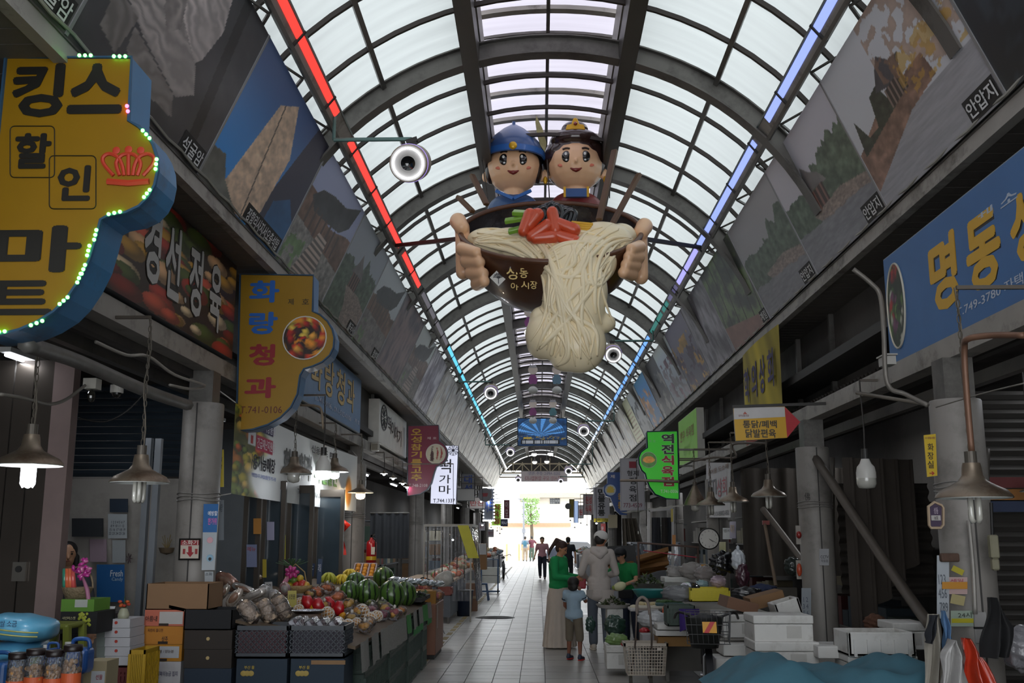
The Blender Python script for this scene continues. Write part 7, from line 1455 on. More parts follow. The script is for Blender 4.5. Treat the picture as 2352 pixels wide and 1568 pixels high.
b = MB(); b.beam((0, 0, .07), (.05, 0, .15), .004); b.beam((0, 0, .07), (-.05, 0, .14), .004); b.beam((0, 0, .07), (0, 0, .17), .004); b.put('stem', M('#3c5c30', .7), t)
carton('tin_box', 'tan tin gift box with white twine and a small red mark, bottom left', 217, 1518, 1600, 58, 6.4, '#8c8064', .18, handle=False, lab=(.35, .95, .35, .72, '#a8acb0'), txt=[('선물', .72, .56, .3, .14, '#8c2c34')])
t = thing('dried_wreath', 'small dried flower basket hung on the white wall beside the post', 'ornament', atY(383, 1262, 10.4)); b = MB(); b.lathe([(.001, -.05), (.06, -.03), (.08, .02)], n=16); b.put('basket', M('#6c5c48', .8), t)
for k in range(9): a = k*.7; b = MB(); b.beam((0, 0, 0), (.05*cos(a), -.02, .10+.05*sin(a*2)), .005); b.put('twig', M('#8c7a50', .8), t)
t = thing('dried_wreath', 'tiny dried posy on the white wall strip right of the blue poster', 'ornament', atY(298, 1282, 10.4)); 
for k in range(7): a = k*.9; b = MB(); b.beam((0, 0, 0), (.03*cos(a), -.02, .05*sin(a)), .008); b.put('twig', M('#5a4c50', .8), t)
# clear curtain crab stall, bicycle, stools beyond
t = thing('plastic_curtain', 'clear plastic curtain booth around the stall beyond the brown cabinet', 'curtain', (atY(1030, 1380, 21.0).x, 21.0, 0)); zt_ = atY(1030, 1206, 21).z; xl = atY(975, 1206, 21).x-t.location.x; xr = atY(1082, 1206, 21).x-t.location.x; zb = atY(1030, 1380, 21).z
b = MB(); b.grid(lambda u, v: (xl+(xr-xl)*u, .02*sin(u*40), zb+(zt_-zb)*v), 80, 3); b.grid(lambda u, v: (xr+.02*sin(u*50)+(1-v)*.12, u*2.0, zb+(zt_-zb)*v), 60, 3); b.put('film', clear('#e4e6ea', .14, .06), t, smooth=True)
b = MB(); b.beam((xl, 0, zt_), (xr, 0, zt_), .05); b.beam((xr, 0, zt_), (xr, 2, zt_), .05); b.beam((xr, 0, 0), (xr, 0, zt_), .03); b.beam((xl, 0, 0), (xl, 0, zt_), .03); b.put('frame', M('#9a958c', .5, .2), t)
b = MB(); q0 = Vector(((xl+xr)/2+.2, -.03, zt_)); b.grid(lambda u, v: q0+Vector((u*.22+.22*v, 0, -v*.65)), 2, 6); b.put('yellow_cloth', M('#c4bc3c', .6), t)
def table(label, x0, x1, y0, y1, h, col, skirt=None, grp=None):
    t = thing('stall_table', label, 'table', ((x0+x1)/2, y0, 0), group=grp); w = (x1-x0)/2; d = y1-y0; b = MB(); b.box(-w, w, 0, d, h-.04, h); b.put('top', M(col, .6), t)
    for x in (-w+.04, w-.04):
        for y in (.04, d-.04): b = MB(); b.box(x-.02, x+.02, y-.02, y+.02, 0, h-.04); b.put('leg', g_steel, t)
    if skirt: b = MB(); b.grid(lambda u, v: ((-w if x0 > 0 else w), u*d, .12+v*(h-.16)), 12, 1); b.grid(lambda u, v: (-w+u*2*w, 0, .12+v*(h-.16)), 10, 1); b.put('skirt', M(skirt, .75), t)
    return t
def heap(label, cx, cy, w, d, z, cols, n, r, seed, name='produce_heap', cat='produce', each='piece'):
    t = thing(name, label, cat, (cx, cy, z)); q = random.Random(seed)
    for k in range(n):
        a, c = q.uniform(-1, 1), q.uniform(-1, 1); p = Vector((a*w, c*d, r*.98+max(0, 1-abs(a)-abs(c)*.5)*r*1.6)); b = MB(); b.ell(p, (r*q.uniform(.8, 1.2), r*q.uniform(.8, 1.2), r*.8), 10, 7, warp=crinkle(1, k, .12)); b.put(each, M(cols[k % len(cols)], .5, noise=.25, ns=12), t, smooth=True)
    return t
table('long pale stall table inside the plastic curtain booth', -2.86, -1.75, 20.6, 24.5, .80, '#b49a80', '#6a6e74'); heap('heap of orange crabs and shellfish on the curtain booth table', -2.0, 22.8, .22, 1.3, .80, ['#c8602c', '#b8482c', '#d0c4b0', '#b0a890', '#6c8c3c'], 46, .08, 5)
t = thing('black_bin', 'dark blue bin beside the curtain booth table', 'bin', (-1.62, 22.6, 0)); b = MB(); b.lathe([(.001, 0), (.15, 0), (.19, .5), (.2, .52)], n=20); b.put('bin', M('#1e2c44', .5), t, smooth=True); b = MB(); b.lathe([(.2, .52), (.21, .54), (.001, .56)], n=20); b.put('lid', M('#1a1c20', .5), t)
t = thing('cardboard_box', 'tall brown carton standing by the dark bin', 'box', (-1.55, 24.0, 0)); b = MB(); b.box(-.14, .12, 0, .3, 0, .62); b.put('body', M('#7c5c48', .8), t); b = MB(); b.box(-.14, .12, -.002, 0, .28, .34); b.put('tape', M('#9a8468', .4), t)
def stool(label, x, y, h, col, r=.15):
    t = thing('plastic_stool', label, 'stool', (x, y, 0)); b = MB(); b.box(-r, r, -r, r, h-.04, h); bev(b.put('seat', M(col, .45), t), .02, 2)
    for a, c in ((-1, -1), (1, -1), (1, 1), (-1, 1)): b = MB(); b.beam((a*r*.8, c*r*.8, h-.03), (a*r*1.2, c*r*1.2, 0), .045); b.put('leg', M(col, .45), t)
    return t
stool('blue plastic stool on the left edge of the aisle', -1.55, 28.2, .45, '#2c4c70'); t = thing('notice_board', 'white framed board standing beside the blue stool', 'board', (-1.72, 26.6, 0)); b = MB(); b.box(-.13, .13, 0, .03, 0, .58); b.put('board', M('#bcbcb8', .6), t); b = MB(); b.box(-.09, .09, -.004, 0, .06, .5); b.put('inner_field', M('#a4a4a2', .7), t)
# bicycle builder
def bicycle(label, x, y, rz, col, basket=False, s=1.):
    t = thing('bicycle', label, 'bicycle', (x, y, 0), rz); r = .31*s; mt = M('#1a1a1b', .6); mm = M(col, .4, .4); ch = M('#9a9a9c', .3, .8)
    for wx in (-.5*s, .5*s):
        b = MB(); b.tube([(wx+r*cos(a), 0, r+.02+r*sin(a)) for a in [2*pi*k/32 for k in range(32)]], .024, 8, closed=True); w = b.put('tyre', mt, t, smooth=True)
        b = MB(); b.tube([(wx+r*.92*cos(a), 0, r+.02+r*.92*sin(a)) for a in [2*pi*k/32 for k in range(32)]], .009, 6, closed=True)
        for k in range(14): a = 2*pi*k/14; b.beam((wx, (.02 if k % 2 else -.02), r+.02), (wx+r*.9*cos(a), 0, r+.02+r*.9*sin(a)), .003)
        b.cyl((wx, -.05, r+.02), (wx, .05, r+.02), .022); b.put('rim_and_spokes', ch, w)
        b = MB(); b.grid(lambda u, v, wx=wx: (wx+(r+.04)*cos(R(20+150*u)), -.03+.06*v, r+.02+(r+.04)*sin(R(20+150*u))), 14, 1); b.put('mudguard', mm, t, smooth=True)
    bb_ = Vector((-.08*s, 0, .30)); st_ = Vector((-.25*s, 0, .72)); hd = Vector((.36*s, 0, .78)); fo = Vector((.5*s, 0, r)); re = Vector((-.5*s, 0, r))
    b = MB()
    for a, c, w in ((bb_, st_, .03), (bb_, hd-Z3*.12, .034), (re, bb_, .018), (re, st_-Z3*.1, .016), (st_-Z3*.1, hd-Z3*.1, .026), (hd-Z3*.16, hd+Z3*.12, .034)): b.tube([a, c], w/2, 8)
    b.put('frame', mm, t, smooth=True); b = MB()
    for s_ in (-1, 1): b.tube([hd-Z3*.14, fo+Vector((0, s_*.04, .3)), fo+Vector((0, s_*.045, 0))], .011, 6)
    b.put('fork', ch, t)
    b = MB(); b.tube(curve([hd+Vector((-.16, -.29, .14)), hd+Vector((-.02, -.24, .20)), hd+Vector((.02, -.05, .14)), hd+Vector((.02, .05, .14)), hd+Vector((-.02, .24, .20)), hd+Vector((-.16, .29, .14))], 5), .012, 8); b.put('handlebar', M('#2a2a2b', .4, .5), t, smooth=True)
    b = MB(); b.ell(st_+Z3*.12+Vector((-.03, 0, 0)), (.14, .085, .045), 18, 10); b.put('saddle', mt, t, smooth=True)
    b = MB(); b.tube([bb_+Vector((.0, -.06, 0)), bb_+Vector((.1, -.08, -.12))], .01); b.cbox(bb_+Vector((.1, -.12, -.12)), (.08, .08, .02)); b.tube([bb_+Vector((0, .06, 0)), bb_+Vector((-.1, .08, .12))], .01); b.cbox(bb_+Vector((-.1, .12, .12)), (.08, .08, .02)); b.lathe([(.09, -.005), (.09, .005)], bb_, 20); b.put('pedal_crank', ch, t)
    b = MB(); b.box(-.72*s, -.28*s, -.06, .06, .69, .70); b.beam(re, (-.62*s, .06, .69), .01); b.put('rear_rack', ch, t)
    b = MB(); b.tube([re+Vector((.05, .05, 0)), re+Vector((.18, .2, -r))], .009); b.put('kickstand', ch, t)
    if basket:
        b = MB(); c = hd+Vector((.22, 0, .06))
        for k in range(9):
            for (dx, dy, ex_, ey_) in ((-.14, -.18, 1, 0), (-.14, .18, 1, 0), (.14, -.18, 0, 1), (-.14, -.18, 0, 1)):
                u = k/8; p = c+Vector((dx+ex_*.28*u, dy+ey_*.36*u, 0)); b.beam(p+Z3*-.1, p+Z3*.16+Vector((dx*.1, dy*.1, 0)), .004)
        for z in (-.1, -.02, .06, .16): b.tube([c+Vector((dx, dy, z)) for dx, dy in ((-.145, -.185), (.145, -.185), (.145, .185), (-.145, .185))], .004, 5, closed=True)
        b.put('wire_basket', M('#1c1c1d', .4, .4), t, fix=False)
    return t
bicycle('old bicycle parked behind the brown cabinet with a bag on its handlebar', -1.80, 18.1, R(-80), '#3a2c2c'); bicycle('electric style bicycle parked far down the left side of the aisle', atZ(1180, 1292, 0).x+.25, 42.5, R(-86), '#2a2a2c')
t = thing('plastic_bag', 'crumpled white bag slung on the old bicycle handlebar', 'bag', (-1.62, 17.7, .95)); link('bag', blob([('e', (0, 0, 0), (.16, .1, .12)), ('e', (.05, 0, .08), (.10, .07, .08))], .02, 2), M('#b4b2ac', .4, noise=.3, ns=14, bump=1.), t, smooth=True)
t = crate('small wooden slatted crate with red bars on the old bicycle rack', (-1.66, 18.2, .66), .26, .34, .14, '#8a4438')
# middle and far left stalls
table('second left stall table with produce, beyond the curtain booth', -2.86, -1.85, 26.0, 31, .8, '#a89c90', '#5c5c5e'); heap('mixed vegetables on the second left stall table', -2.2, 28.5, .3, 2.0, .8, ['#b84a2c', '#5c8040', '#c8b48c', '#8c5c40', '#c87a34'], 40, .09, 8)
t = thing('hand_trolley', 'blue framed hand trolley loaded with white foam boxes', 'trolley', (-1.5, 31.5, 0)); b = MB(); b.tube([(-.25, 0, 0), (-.25, 0, 1.0), (.25, 0, 1.0), (.25, 0, 0)], .02); b.box(-.3, .3, 0, .3, .04, .08); b.put('frame', M('#24486c', .5), t)
for k in range(2): b = MB(); b.box(-.32, .30, .03, .45, .30+.24*k, .52+.24*k); b.put('foam_box', M('#b8b8b0', .7), t)
for x in (-.25, .25): b = MB(); b.cyl((x-.02, 0, .08), (x+.02, 0, .08), .08); b.put('wheel', m_black, t)
carton('cardboard_box', 'large white topped brown carton standing on the second left stall', 1101, 1248, 1308, 32, 27.0, '#8c6844', .5, handle=False, lab=(0, 1, .58, 1, '#b8b8b8'))
for k, (ya, c_) in enumerate(((34, '#8a8c90'), (40, '#7c8084'), (46, '#8f8f90'), (53, '#85878a'))):
    table('far left stall table, %s past the hand trolley' % ['first', 'second', 'third', 'fourth'][k], -2.86, -2.0, ya, ya+4.5, .8, c_, '#6c6e74'); heap('goods heaped on the far left stall, %s past the hand trolley' % ['first', 'second', 'third', 'fourth'][k], -2.4, ya+2.2, .35, 1.8, .8, ['#b8b4ac', '#a85c3c', '#8c9ca8', '#c8b890'], 22, .12, 20+k)
for k, (x, yp) in enumerate(((1100, 1200), (1120, 1215))): pap('far hanging price board over the left stalls, %s' % ['nearer', 'farther'][k], x, yp, x+14, yp+18, 33+4*k, '#9c98a0', [('할인', .1, .3, .9, .7, '#8c3c3c')])
for k, (y, x, c_) in enumerate(((20.5, -4.6, '#85827c'), (26, -4.3, '#6f7276'), (33, -4.2, '#8a857c'), (41, -4.2, '#6a6c70'))):
    t = thing('storage_shelf', 'grey goods shelf against the left back wall, %s from the camera' % ['first', 'second', 'third', 'fourth'][k], 'shelf', (x, y, 0)); b = MB()
    for z in (.4, .95, 1.5, 2.05): b.box(-.2, .35, 0, 3.2, z, z+.03)
    b.put('shelf_board', M(c_, .6), t); b = MB()
    for yy in (0, 3.16): b.box(-.2, -.16, yy, yy+.04, 0, 2.2); b.box(.31, .35, yy, yy+.04, 0, 2.2)
    b.put('upright', g_steel, t); q = random.Random(k)
    for z in (.43, .98, 1.53):
        yy = .05
        while yy < 2.9: w_ = q.uniform(.2, .5); h_ = q.uniform(.2, .42); b = MB(); b.box(-.15, .3, 0, w_, 0, h_); tag(b.put('stored_box', M(q.choice(['#8a6a4a', '#a8a49c', '#5c7080', '#8c3c34', '#c0b8a0', '#44584c']), .7), None, (x, y+yy, z+.001)), 'plain box stored on the grey shelves along the left back wall', 'box', 'boxes on the left back shelves'); yy += w_+.03
# ================================================================= right side: stalls
t = tag(bpy.data.objects.new('wall_2', None), kind='structure'); COL.objects.link(t)
sh = M('#55524f', .5, .5, .2, 2)
for k in range(26): b = MB(); z = .35+.085*k; b.add([(5.0, 6.0, z), (5.0, 9.6, z), (4.96, 9.6, z+.04), (4.96, 6.0, z+.04), (5.0, 9.6, z+.08), (5.0, 6.0, z+.08)], [(0, 1, 2, 3), (3, 2, 4, 5)]); b.put('shutter_slat', sh, t)
q = atY(2290, 1300, 8.8)
for k in range(30): b = MB(); z = .5+.08*k; b.add([(q.x-.1, 8.9, z), (q.x+1.6, 8.9, z), (q.x+1.6, 8.86, z+.038), (q.x-.1, 8.86, z+.038), (q.x+1.6, 8.9, z+.075), (q.x-.1, 8.9, z+.075)], [(0, 1, 2, 3), (3, 2, 4, 5)]); b.put('shutter_slat', sh, t)
for c_, z in (('#5c2424', 2.06), ('#8c5c28', 1.96), ('#26304a', 1.86)): b = MB(); b.box(q.x-.05, q.x+1.6, 8.80, 8.83, z, z+.09); b.put('striped_pelmet', M(c_, .7), t)
def cloth(label, fn, col, nu=30, nv=24, name='tarpaulin', loc=(0, 0, 0), rough=.85, part='cloth', cat='cover'):
    t = thing(name, label, cat, loc); b = MB(); b.grid(fn, nu, nv); b.put(part, M(col, rough, 0, .15, 6, .2), t, smooth=True); return t
cloth('large brown tarpaulin curtain hung across the dark right stall', lambda u, v: (.9*u+.06*sin(u*30), 1.9*u*.2+.03*cos(u*30), -1.9*v*(1-.45*u)), '#3f3832', 60, 10, loc=tuple(atY(1935, 1050, 11.2)))
cloth('second brown curtain panel behind the slanted timber brace', lambda u, v: (1.5*u, .05*sin(u*40), -1.5*v), '#3a342e', 60, 6, loc=tuple(atY(1700, 1075, 14.8)))
cloth('ribbed grey roller cover behind the second right column', lambda u, v: (1.1*u, .03*sin(v*60), -1.3*v), '#45403b', 4, 80, loc=tuple(atY(1920, 1110, 12.6)))
# market tables
table('long low stall table under the foam boxes on the right', 1.95, 2.88, 8.9, 12.2, .52, '#8c8880', None); table('grey wooden stall table behind the foam lids on the right', 1.45, 2.9, 12.5, 15.6, .72, '#77726a', '#55524e'); table('third right stall table beyond the vendor', 1.7, 2.9, 18.6, 23.0, .8, '#6c6862', '#4c4a48')
m_foam = M('#c9c8c4', .75, 0, .05, 8, .1, dirt='#a5a29c')
def foam(label, x0, x1, y0, y1, Y, d=.36, lid=True, rz=0., txt=None, openb=False, tilt=0., ribs=False):
    a = atY(x0, y1, Y); c = atY(x1, y0, Y); w = c.x-a.x; h = c.z-a.z; t = thing('foam_box', label, 'box', ((a.x+c.x)/2, Y, a.z), rz)
    if tilt: t.rotation_euler.y = tilt
    hb = h*(.68 if lid else 1); b = MB(); e = .03
    if openb: b.box(-w/2, w/2, 0, e, 0, hb); b.box(-w/2, w/2, d-e, d, 0, hb); b.box(-w/2, -w/2+e, 0, d, 0, hb); b.box(w/2-e, w/2, 0, d, 0, hb); b.box(-w/2, w/2, 0, d, 0, e)
    else: b.box(-w/2, w/2, 0, d, 0, hb)
    bev(b.put('body', m_foam, t), .008, 2)
    if lid: b = MB(); b.box(-w/2-.006, w/2+.006, -.006, d+.006, hb+.003, h); bev(b.put('lid', m_foam, t), .01, 2); b = MB(); b.box(w*.05, w*.30, -.004, .0, hb*.25, hb*.9); b.put('recessed_panel', M('#b5b3ae', .8), t)
    if ribs:
        b = MB()
        for k in range(5): x = -w/2+w*(k+.5)/5; b.box(x-.012, x+.012, -.012, 0, 0, hb*.7)
        b.put('ribs', m_foam, t)
    if txt: text(txt, Vector((t.location.x-w*.15, Y-.006, a.z+h*.4)), X3, Z3, w*.12, h*.3, M('#33312e', .6), t)
    return t
foam('large closed foam box left of the stacked lidded boxes', 1662, 1738, 1412, 1464, 9.9, .7); foam('upper lidded foam box of the pair in front of the second right column', 1734, 1866, 1413, 1476, 8.9, .42); foam('lower lidded foam box with a black scribble, under the upper one', 1738, 1880, 1474, 1545, 8.85, .45, txt='2B')
foam('long flat foam box behind the teal cover, left part', 1880, 1960, 1484, 1512, 8.7, .4, lid=False); foam('open ribbed white foam crate behind the teal cover', 1950, 2102, 1452, 1508, 8.4, .42, lid=False, openb=True, ribs=True); foam('foam crate under the ribbed one behind the teal cover', 1952, 2106, 1506, 1560, 8.45, .4)
foam('tall foam box pair beside the hanging aprons', 2056, 2130, 1430, 1492, 8.9, .4); foam('small foam box with dark contents, tilted on the wooden boards', 1788, 1846, 1378, 1418, 9.9, .3, lid=False, openb=True, tilt=-.28)
foam('wide white foam lid stack beside the shopping trolley', 1510, 1592, 1434, 1446, 11.9, .6, lid=False); foam('second white foam lid below the first beside the trolley', 1506, 1590, 1448, 1460, 11.9, .6, lid=False); foam('thin white lid lying on the grey heap behind', 1527, 1610, 1326, 1337, 14.2, .5, lid=False)
foam('white foam box on the floor holding greens, left of the trolley', 1394, 1442, 1482, 1536, 13.0, .45); foam('white carton low beside the bicycle wheel', 1646, 1712, 1512, 1550, 9.6, .4, lid=False); foam('bubble wrapped pale roll under the large foam box', 1662, 1740, 1480, 1506, 9.7, .4, lid=False)
def simple_box(name, label, x0, x1, y0, y1, Y, d, col, cat='box', tilt=0., openb=False): 
    t = carton(name, label, (x0+x1)/2, y0, y1, x1-x0, Y, col, d, cat, openb=openb, handle=False); t.rotation_euler.y = tilt; return t
simple_box('cardboard_box', 'brown carton with a yellow mark tilted on the right goods pile', 1728, 1806, 1364, 1392, 10.3, .35, '#7c5c3c', tilt=-.25); simple_box('wooden_board', 'brown wooden board tilted at the edge of the right pile', 1668, 1738, 1378, 1404, 10.0, .5, '#6c4c38', 'board', tilt=.25)
simple_box('cardboard_box', 'brown carton low in the stack under the foam lids', 1512, 1592, 1462, 1484, 12.0, .5, '#8c6838'); simple_box('cardboard_box', 'red and white carton low behind the bicycle', 1650, 1700, 1552, 1590, 9.6, .4, '#a83c30'); simple_box('white_crate', 'grey white carton left of the bicycle wheel', 1476, 1516, 1458, 1482, 12.4, .3, '#a4a2a4')
t = crate('bright yellow plastic crate on the right goods pile', (atY(1632, 1382, 12.6).x, 12.6, atY(1632, 1382, 12.6).z), .46, .36, .16, '#d8c82c', name='plastic_crate'); b = MB(); b.box(-.22, .22, .005, .012, .02, .14); b.put('side_panel', M('#d8c82c', .5), t)
crate('dark green crate behind the bicycle saddle', (atY(1566, 1438, 11.6).x, 11.6, atY(1566, 1438, 11.6).z), .30, .34, .22, '#22382c')
def bag(label, x, y, w_, h_, Y, col, seed, rough=.35, cat='bag', coat=.6, amp=.12, alpha=False, knot=False, name='plastic_bag'):
    c = atY(x, y, Y); s = pxm(Y, c.z); t = thing(name, label, cat, c); b = MB()
    b.ell((0, 0, 0), (w_*.5*s, min(w_, h_)*.42*s, h_*.5*s), 34, 22, warp=crinkle(1, seed, amp)); b.put('bag', clear(col, .45, .12) if alpha else M(col, rough, 0, .2, 18, .8, coat=coat), t, smooth=True)
    if knot: b = MB(); b.ell((0, 0, h_*.52*s), (w_*.12*s, w_*.12*s, h_*.16*s), 12, 8, warp=crinkle(1, seed+1, .2)); b.put('knot', M(col, rough, coat=coat), t, smooth=True)
    return t
bag('clear plastic bag at the left of the pale bag heap', 1552, 1314, 42, 30, 14.4, '#b4b0ac', 1, alpha=True); bag('large pale plastic bag in the middle of the heap', 1588, 1310, 54, 36, 14.0, '#b8b2ac', 2, alpha=True); bag('pale plastic bag at the right of the heap', 1620, 1318, 50, 34, 13.6, '#b0a8a4', 3, alpha=True)
bag('shiny black rubbish bag hanging over the heap by the clock', 1662, 1292, 56, 46, 12.8, '#15151a', 4, .2, amp=.2); bag('white plastic bag hanging by a string beside the black one', 1696, 1286, 30, 48, 12.4, '#c4cad0', 5, .3, knot=True); bag('large black bag slumped behind the wooden board', 1716, 1362, 60, 28, 10.8, '#1e1e20', 6); bag('navy bundle of cloth on top of the right pile', 1752, 1354, 62, 26, 11.0, '#222c48', 7, .8, coat=0.); bag('dark plum coloured bag hanging behind the pile', 1706, 1322, 30, 50, 11.8, '#3c1828', 8); bag('white and pink printed bag on the pile by the silver bowl', 1650, 1334, 34, 26, 12.9, '#b8a4b0', 9); bag('greenish crumpled bag beside the silver bowl', 1612, 1342, 30, 20, 13.2, '#84a0a4', 10); bag('crumpled grey plastic sheeting below the white lid', 1560, 1362, 80, 36, 12.8, '#9a9ca0', 11, alpha=True)
bag('long white plastic bag spilling from the stall beside the trolley', 1500, 1420, 76, 34, 12.3, '#b4b6b8', 12, .4); bag('bag of orange onions behind the bicycle handlebar', 1530, 1402, 18, 24, 12.4, '#c8542c', 13); bag('light green printed grocery bag with a red strip on the foam box', 1416, 1468, 52, 26, 13.1, '#6c8a4c', 14, .6); bag('dark green sack standing behind the foam box of greens', 1412, 1436, 48, 46, 13.8, '#1c3c30', 15, .6, name='sack'); bag('small red bundle at the right edge of the grocery bag', 1432, 1478, 12, 10, 12.95, '#b02830', 16); bag('dark green cloth bag by the man with the cap', 1356, 1434, 22, 34, 15.0, '#20443c', 17, .7); bag('red plastic bag under the white bag by the trolley', 1480, 1448, 22, 14, 12.9, '#b81c28', 18); bag('dark stuffed bag beside the slanted brace', 1820, 1300, 36, 40, 12.6, '#26302c', 19, .8); bag('brown burlap bundle deep in the dark right stall', 2010, 1430, 46, 40, 9.6, '#5a3c2c', 20, .9, coat=0.)
t = thing('greens_pile', 'pile of dark leafy greens in a steel basin before the vendor', 'vegetables', atY(1488, 1343, 15.0)); q = random.Random(6); b = MB(); b.lathe([(.001, -.06), (.18, -.06), (.24, .03), (.25, .03)], n=28); b.put('basin', M('#9a9a98', .4, .5), t, smooth=True)
def leaves(t, n, w, h, d, c_='#4a5c30', z0=0.):
    b = MB()
    for k in range(n): u = q.uniform(-1, 1); c = Vector((u*w, q.uniform(-1, 1)*d, z0+q.random()*h*(1-abs(u)))); a = q.uniform(0, 6.3); v = Vector((cos(a), sin(a), q.uniform(-.3, .8)))*.045; ww = v.cross(Z3)*.35; b.add([c-v, c+ww, c+v, c-ww], [(0, 1, 2, 3)])
    b.put('leaves', M(c_, .7, noise=.4), t, kind='stuff', fix=False)
leaves(t, 300, .2, .2, .15)
t = thing('greens_pile', 'second pile of limp greens beside the man in white', 'vegetables', atY(1408, 1390, 14.6)); b = MB(); b.lathe([(.001, -.03), (.2, -.03), (.24, .02)], n=24); b.put('tray', M('#a8a4a0', .5), t); leaves(t, 220, .18, .14, .12, '#4c5830')
t = thing('wash_basin', 'teal plastic basin on the stall below the greens', 'basin', atY(1494, 1372, 14.2)); b = MB(); b.lathe([(.001, 0), (.17, 0), (.24, .10), (.25, .11), (.23, .10), (.16, .01)], n=30); b.put('basin', M('#2c8080', .35), t, smooth=True)
t = thing('steel_bowl', 'shiny stainless bowl upside down on the goods pile', 'bowl', atY(1584, 1355, 13.0)); b = MB(); b.lathe([(.14, 0), (.13, .05), (.08, .09), (.001, .10)], n=30); b.put('bowl', M('#a0a2a4', .15, 1), t, smooth=True)
for k, (x, y, c_) in enumerate(((1500, 1398, '#c4beb0'), (1540, 1392, '#3c5c5c'), (1480, 1404, '#b8b4b4'))): t = thing('vegetable_tray', 'shallow produce tray on the stall behind the trolley, %s' % ['middle one', 'dark green right one', 'white left one'][k], 'tray', atY(x, y, 13.4)); b = MB(); b.box(-.18, .18, 0, .35, 0, .04); bev(b.put('tray', M(c_, .6), t), .01); b = MB(); [b.ell((q.uniform(-.14, .14), q.uniform(.05, .3), .05), (.04, .03, .025), 8, 6) for _ in range(12)]; b.put('produce', M(['#b8a880', '#4c6c40', '#c8c0a8'][k], .6), t, smooth=True, kind='stuff')
t = thing('pipe_stand', 'rusty pipe rail stand in front of the middle right stall', 'rail', (0, 0, 0)); a = atY(1466, 1246, 15.6); c = atY(1603, 1256, 15.6); b = MB(); b.tube([(a.x, 15.6, .5), a, c, (c.x, 15.6, .6)], .022, 8); b.put('rail', M('#5c4840', .6, .4), t, smooth=True)
t = thing('clothes_rack', 'white steel rack with hanging dark clothes in the middle right stall', 'frame', (0, 0, 0)); b = MB(); P1 = [atY(1490, 1300, 18.6), atY(1490, 1172, 18.6), atY(1545, 1168, 18.6), atY(1545, 1300, 18.6)]
for i in range(4): b.beam(P1[i], P1[(i+1) % 4], .045)
b.put('frame', M('#a09e9c', .4, .3), t)
for i, (x, w_, c_) in enumerate(((1502, 10, '#3a3c42'), (1512, 9, '#2e3034'), (1526, 13, '#34302e'), (1537, 9, '#22262c'))): b = MB(); p = atY(x, 1188, 18.7); b.grid(lambda u, v: (p.x+(u-.5)*w_*.0081*(1+.3*v), 18.7+.03*sin(u*9), p.z-.6*v), 6, 6); b.put('hanging_garment', M(c_, .9), t, smooth=True)
cloth('ochre brown tarpaulin draped in folds behind the vendor', lambda u, v: (1.1*u, .1*sin(v*14+u*3)+.6*u, .15+.50*(1-v)*(.4+.6*u)+.015*sin(v*40)), '#7c5428', 30, 40, loc=tuple(atY(1398, 1345, 18.0)))
cloth('charcoal sheet spread over goods behind the pipe stand', lambda u, v: (1.1*u, .7*v, .16*sin(pi*u)*sin(pi*(v*.8+.1))+.03*sin(u*11+v*7)), '#3c3d40', 30, 14, loc=tuple(atY(1462, 1338, 16.6)))
t = thing('black_board', 'black folded board standing behind the vendor', 'board', atY(1430, 1300, 18.2)); b = MB(); b.prism([(-.30, 0), (.25, 0), (.22, .36), (-.26, .34)], (0, 0, 0), X3, Z3, -Y3, .05); b.put('board', M('#17171a', .5), t)
cloth('grey brown curtain gathered beside the seal sign stall', lambda u, v: (.55*u*(.55+.45*v), .05*sin(u*26), -1.0*v), '#5f574c', 50, 6, loc=tuple(atY(1429, 1190, 22.0)))
t = thing('awning', 'pale striped awning edge over the middle right stall', 'awning', atY(1432, 1178, 20.4)); b = MB(); b.grid(lambda u, v: (1.3*u, .8*v, .16*u+.05*v-.02*abs(sin(u*20))), 40, 3); b.put('cloth', M('#a29c92', .8), t)
# notices and labels of the right
paper(Face('R', 2.9), 'small white price sheet hanging under the lamps on the right', 1660, 1212, 1681, 1238, '#a8b0b4', [('행사', .1, .1, .9, .4, '#3c444c')]); paper(Face('R', 2.86), 'purple bordered flyer hanging beside the white price sheet', 1676, 1197, 1690, 1236, '#8c84a8', [('특가', .2, .2, .8, .7, '#d0b070')]); paper(Face('R', 2.84), 'yellow edged date strip hanging below the flyers', 1652, 1244, 1667, 1286, '#b8b46c', [('21', .1, .5, .9, .9, '#4c4c5c')]); paper(Face('Y', 15.5), 'small orange price card above the pale bags', 1608, 1296, 1621, 1310, '#d0902c', [('4천', .2, .3, .8, .7, '#5c2c14')])
paper(Face('Y', 17.4), 'long yellow strip on the grey column beyond the clock', 1541, 1168, 1546, 1198, '#b8a43c'); paper(Face('Y', 17.35), 'orange and white strip low on the grey column beyond the clock', 1544, 1228, 1552, 1250, '#c07c2c')
paper(Face('Y', 26), 'cream paper board under the yellow number strip', 1397, 1182, 1418, 1212, '#a89c80'); paper(Face('Y', 28), 'red and white lit panel beyond the cap man', 1380, 1202, 1391, 1226, '#b8403c', [('문', .1, .3, .6, .7, '#e0dcdc')])
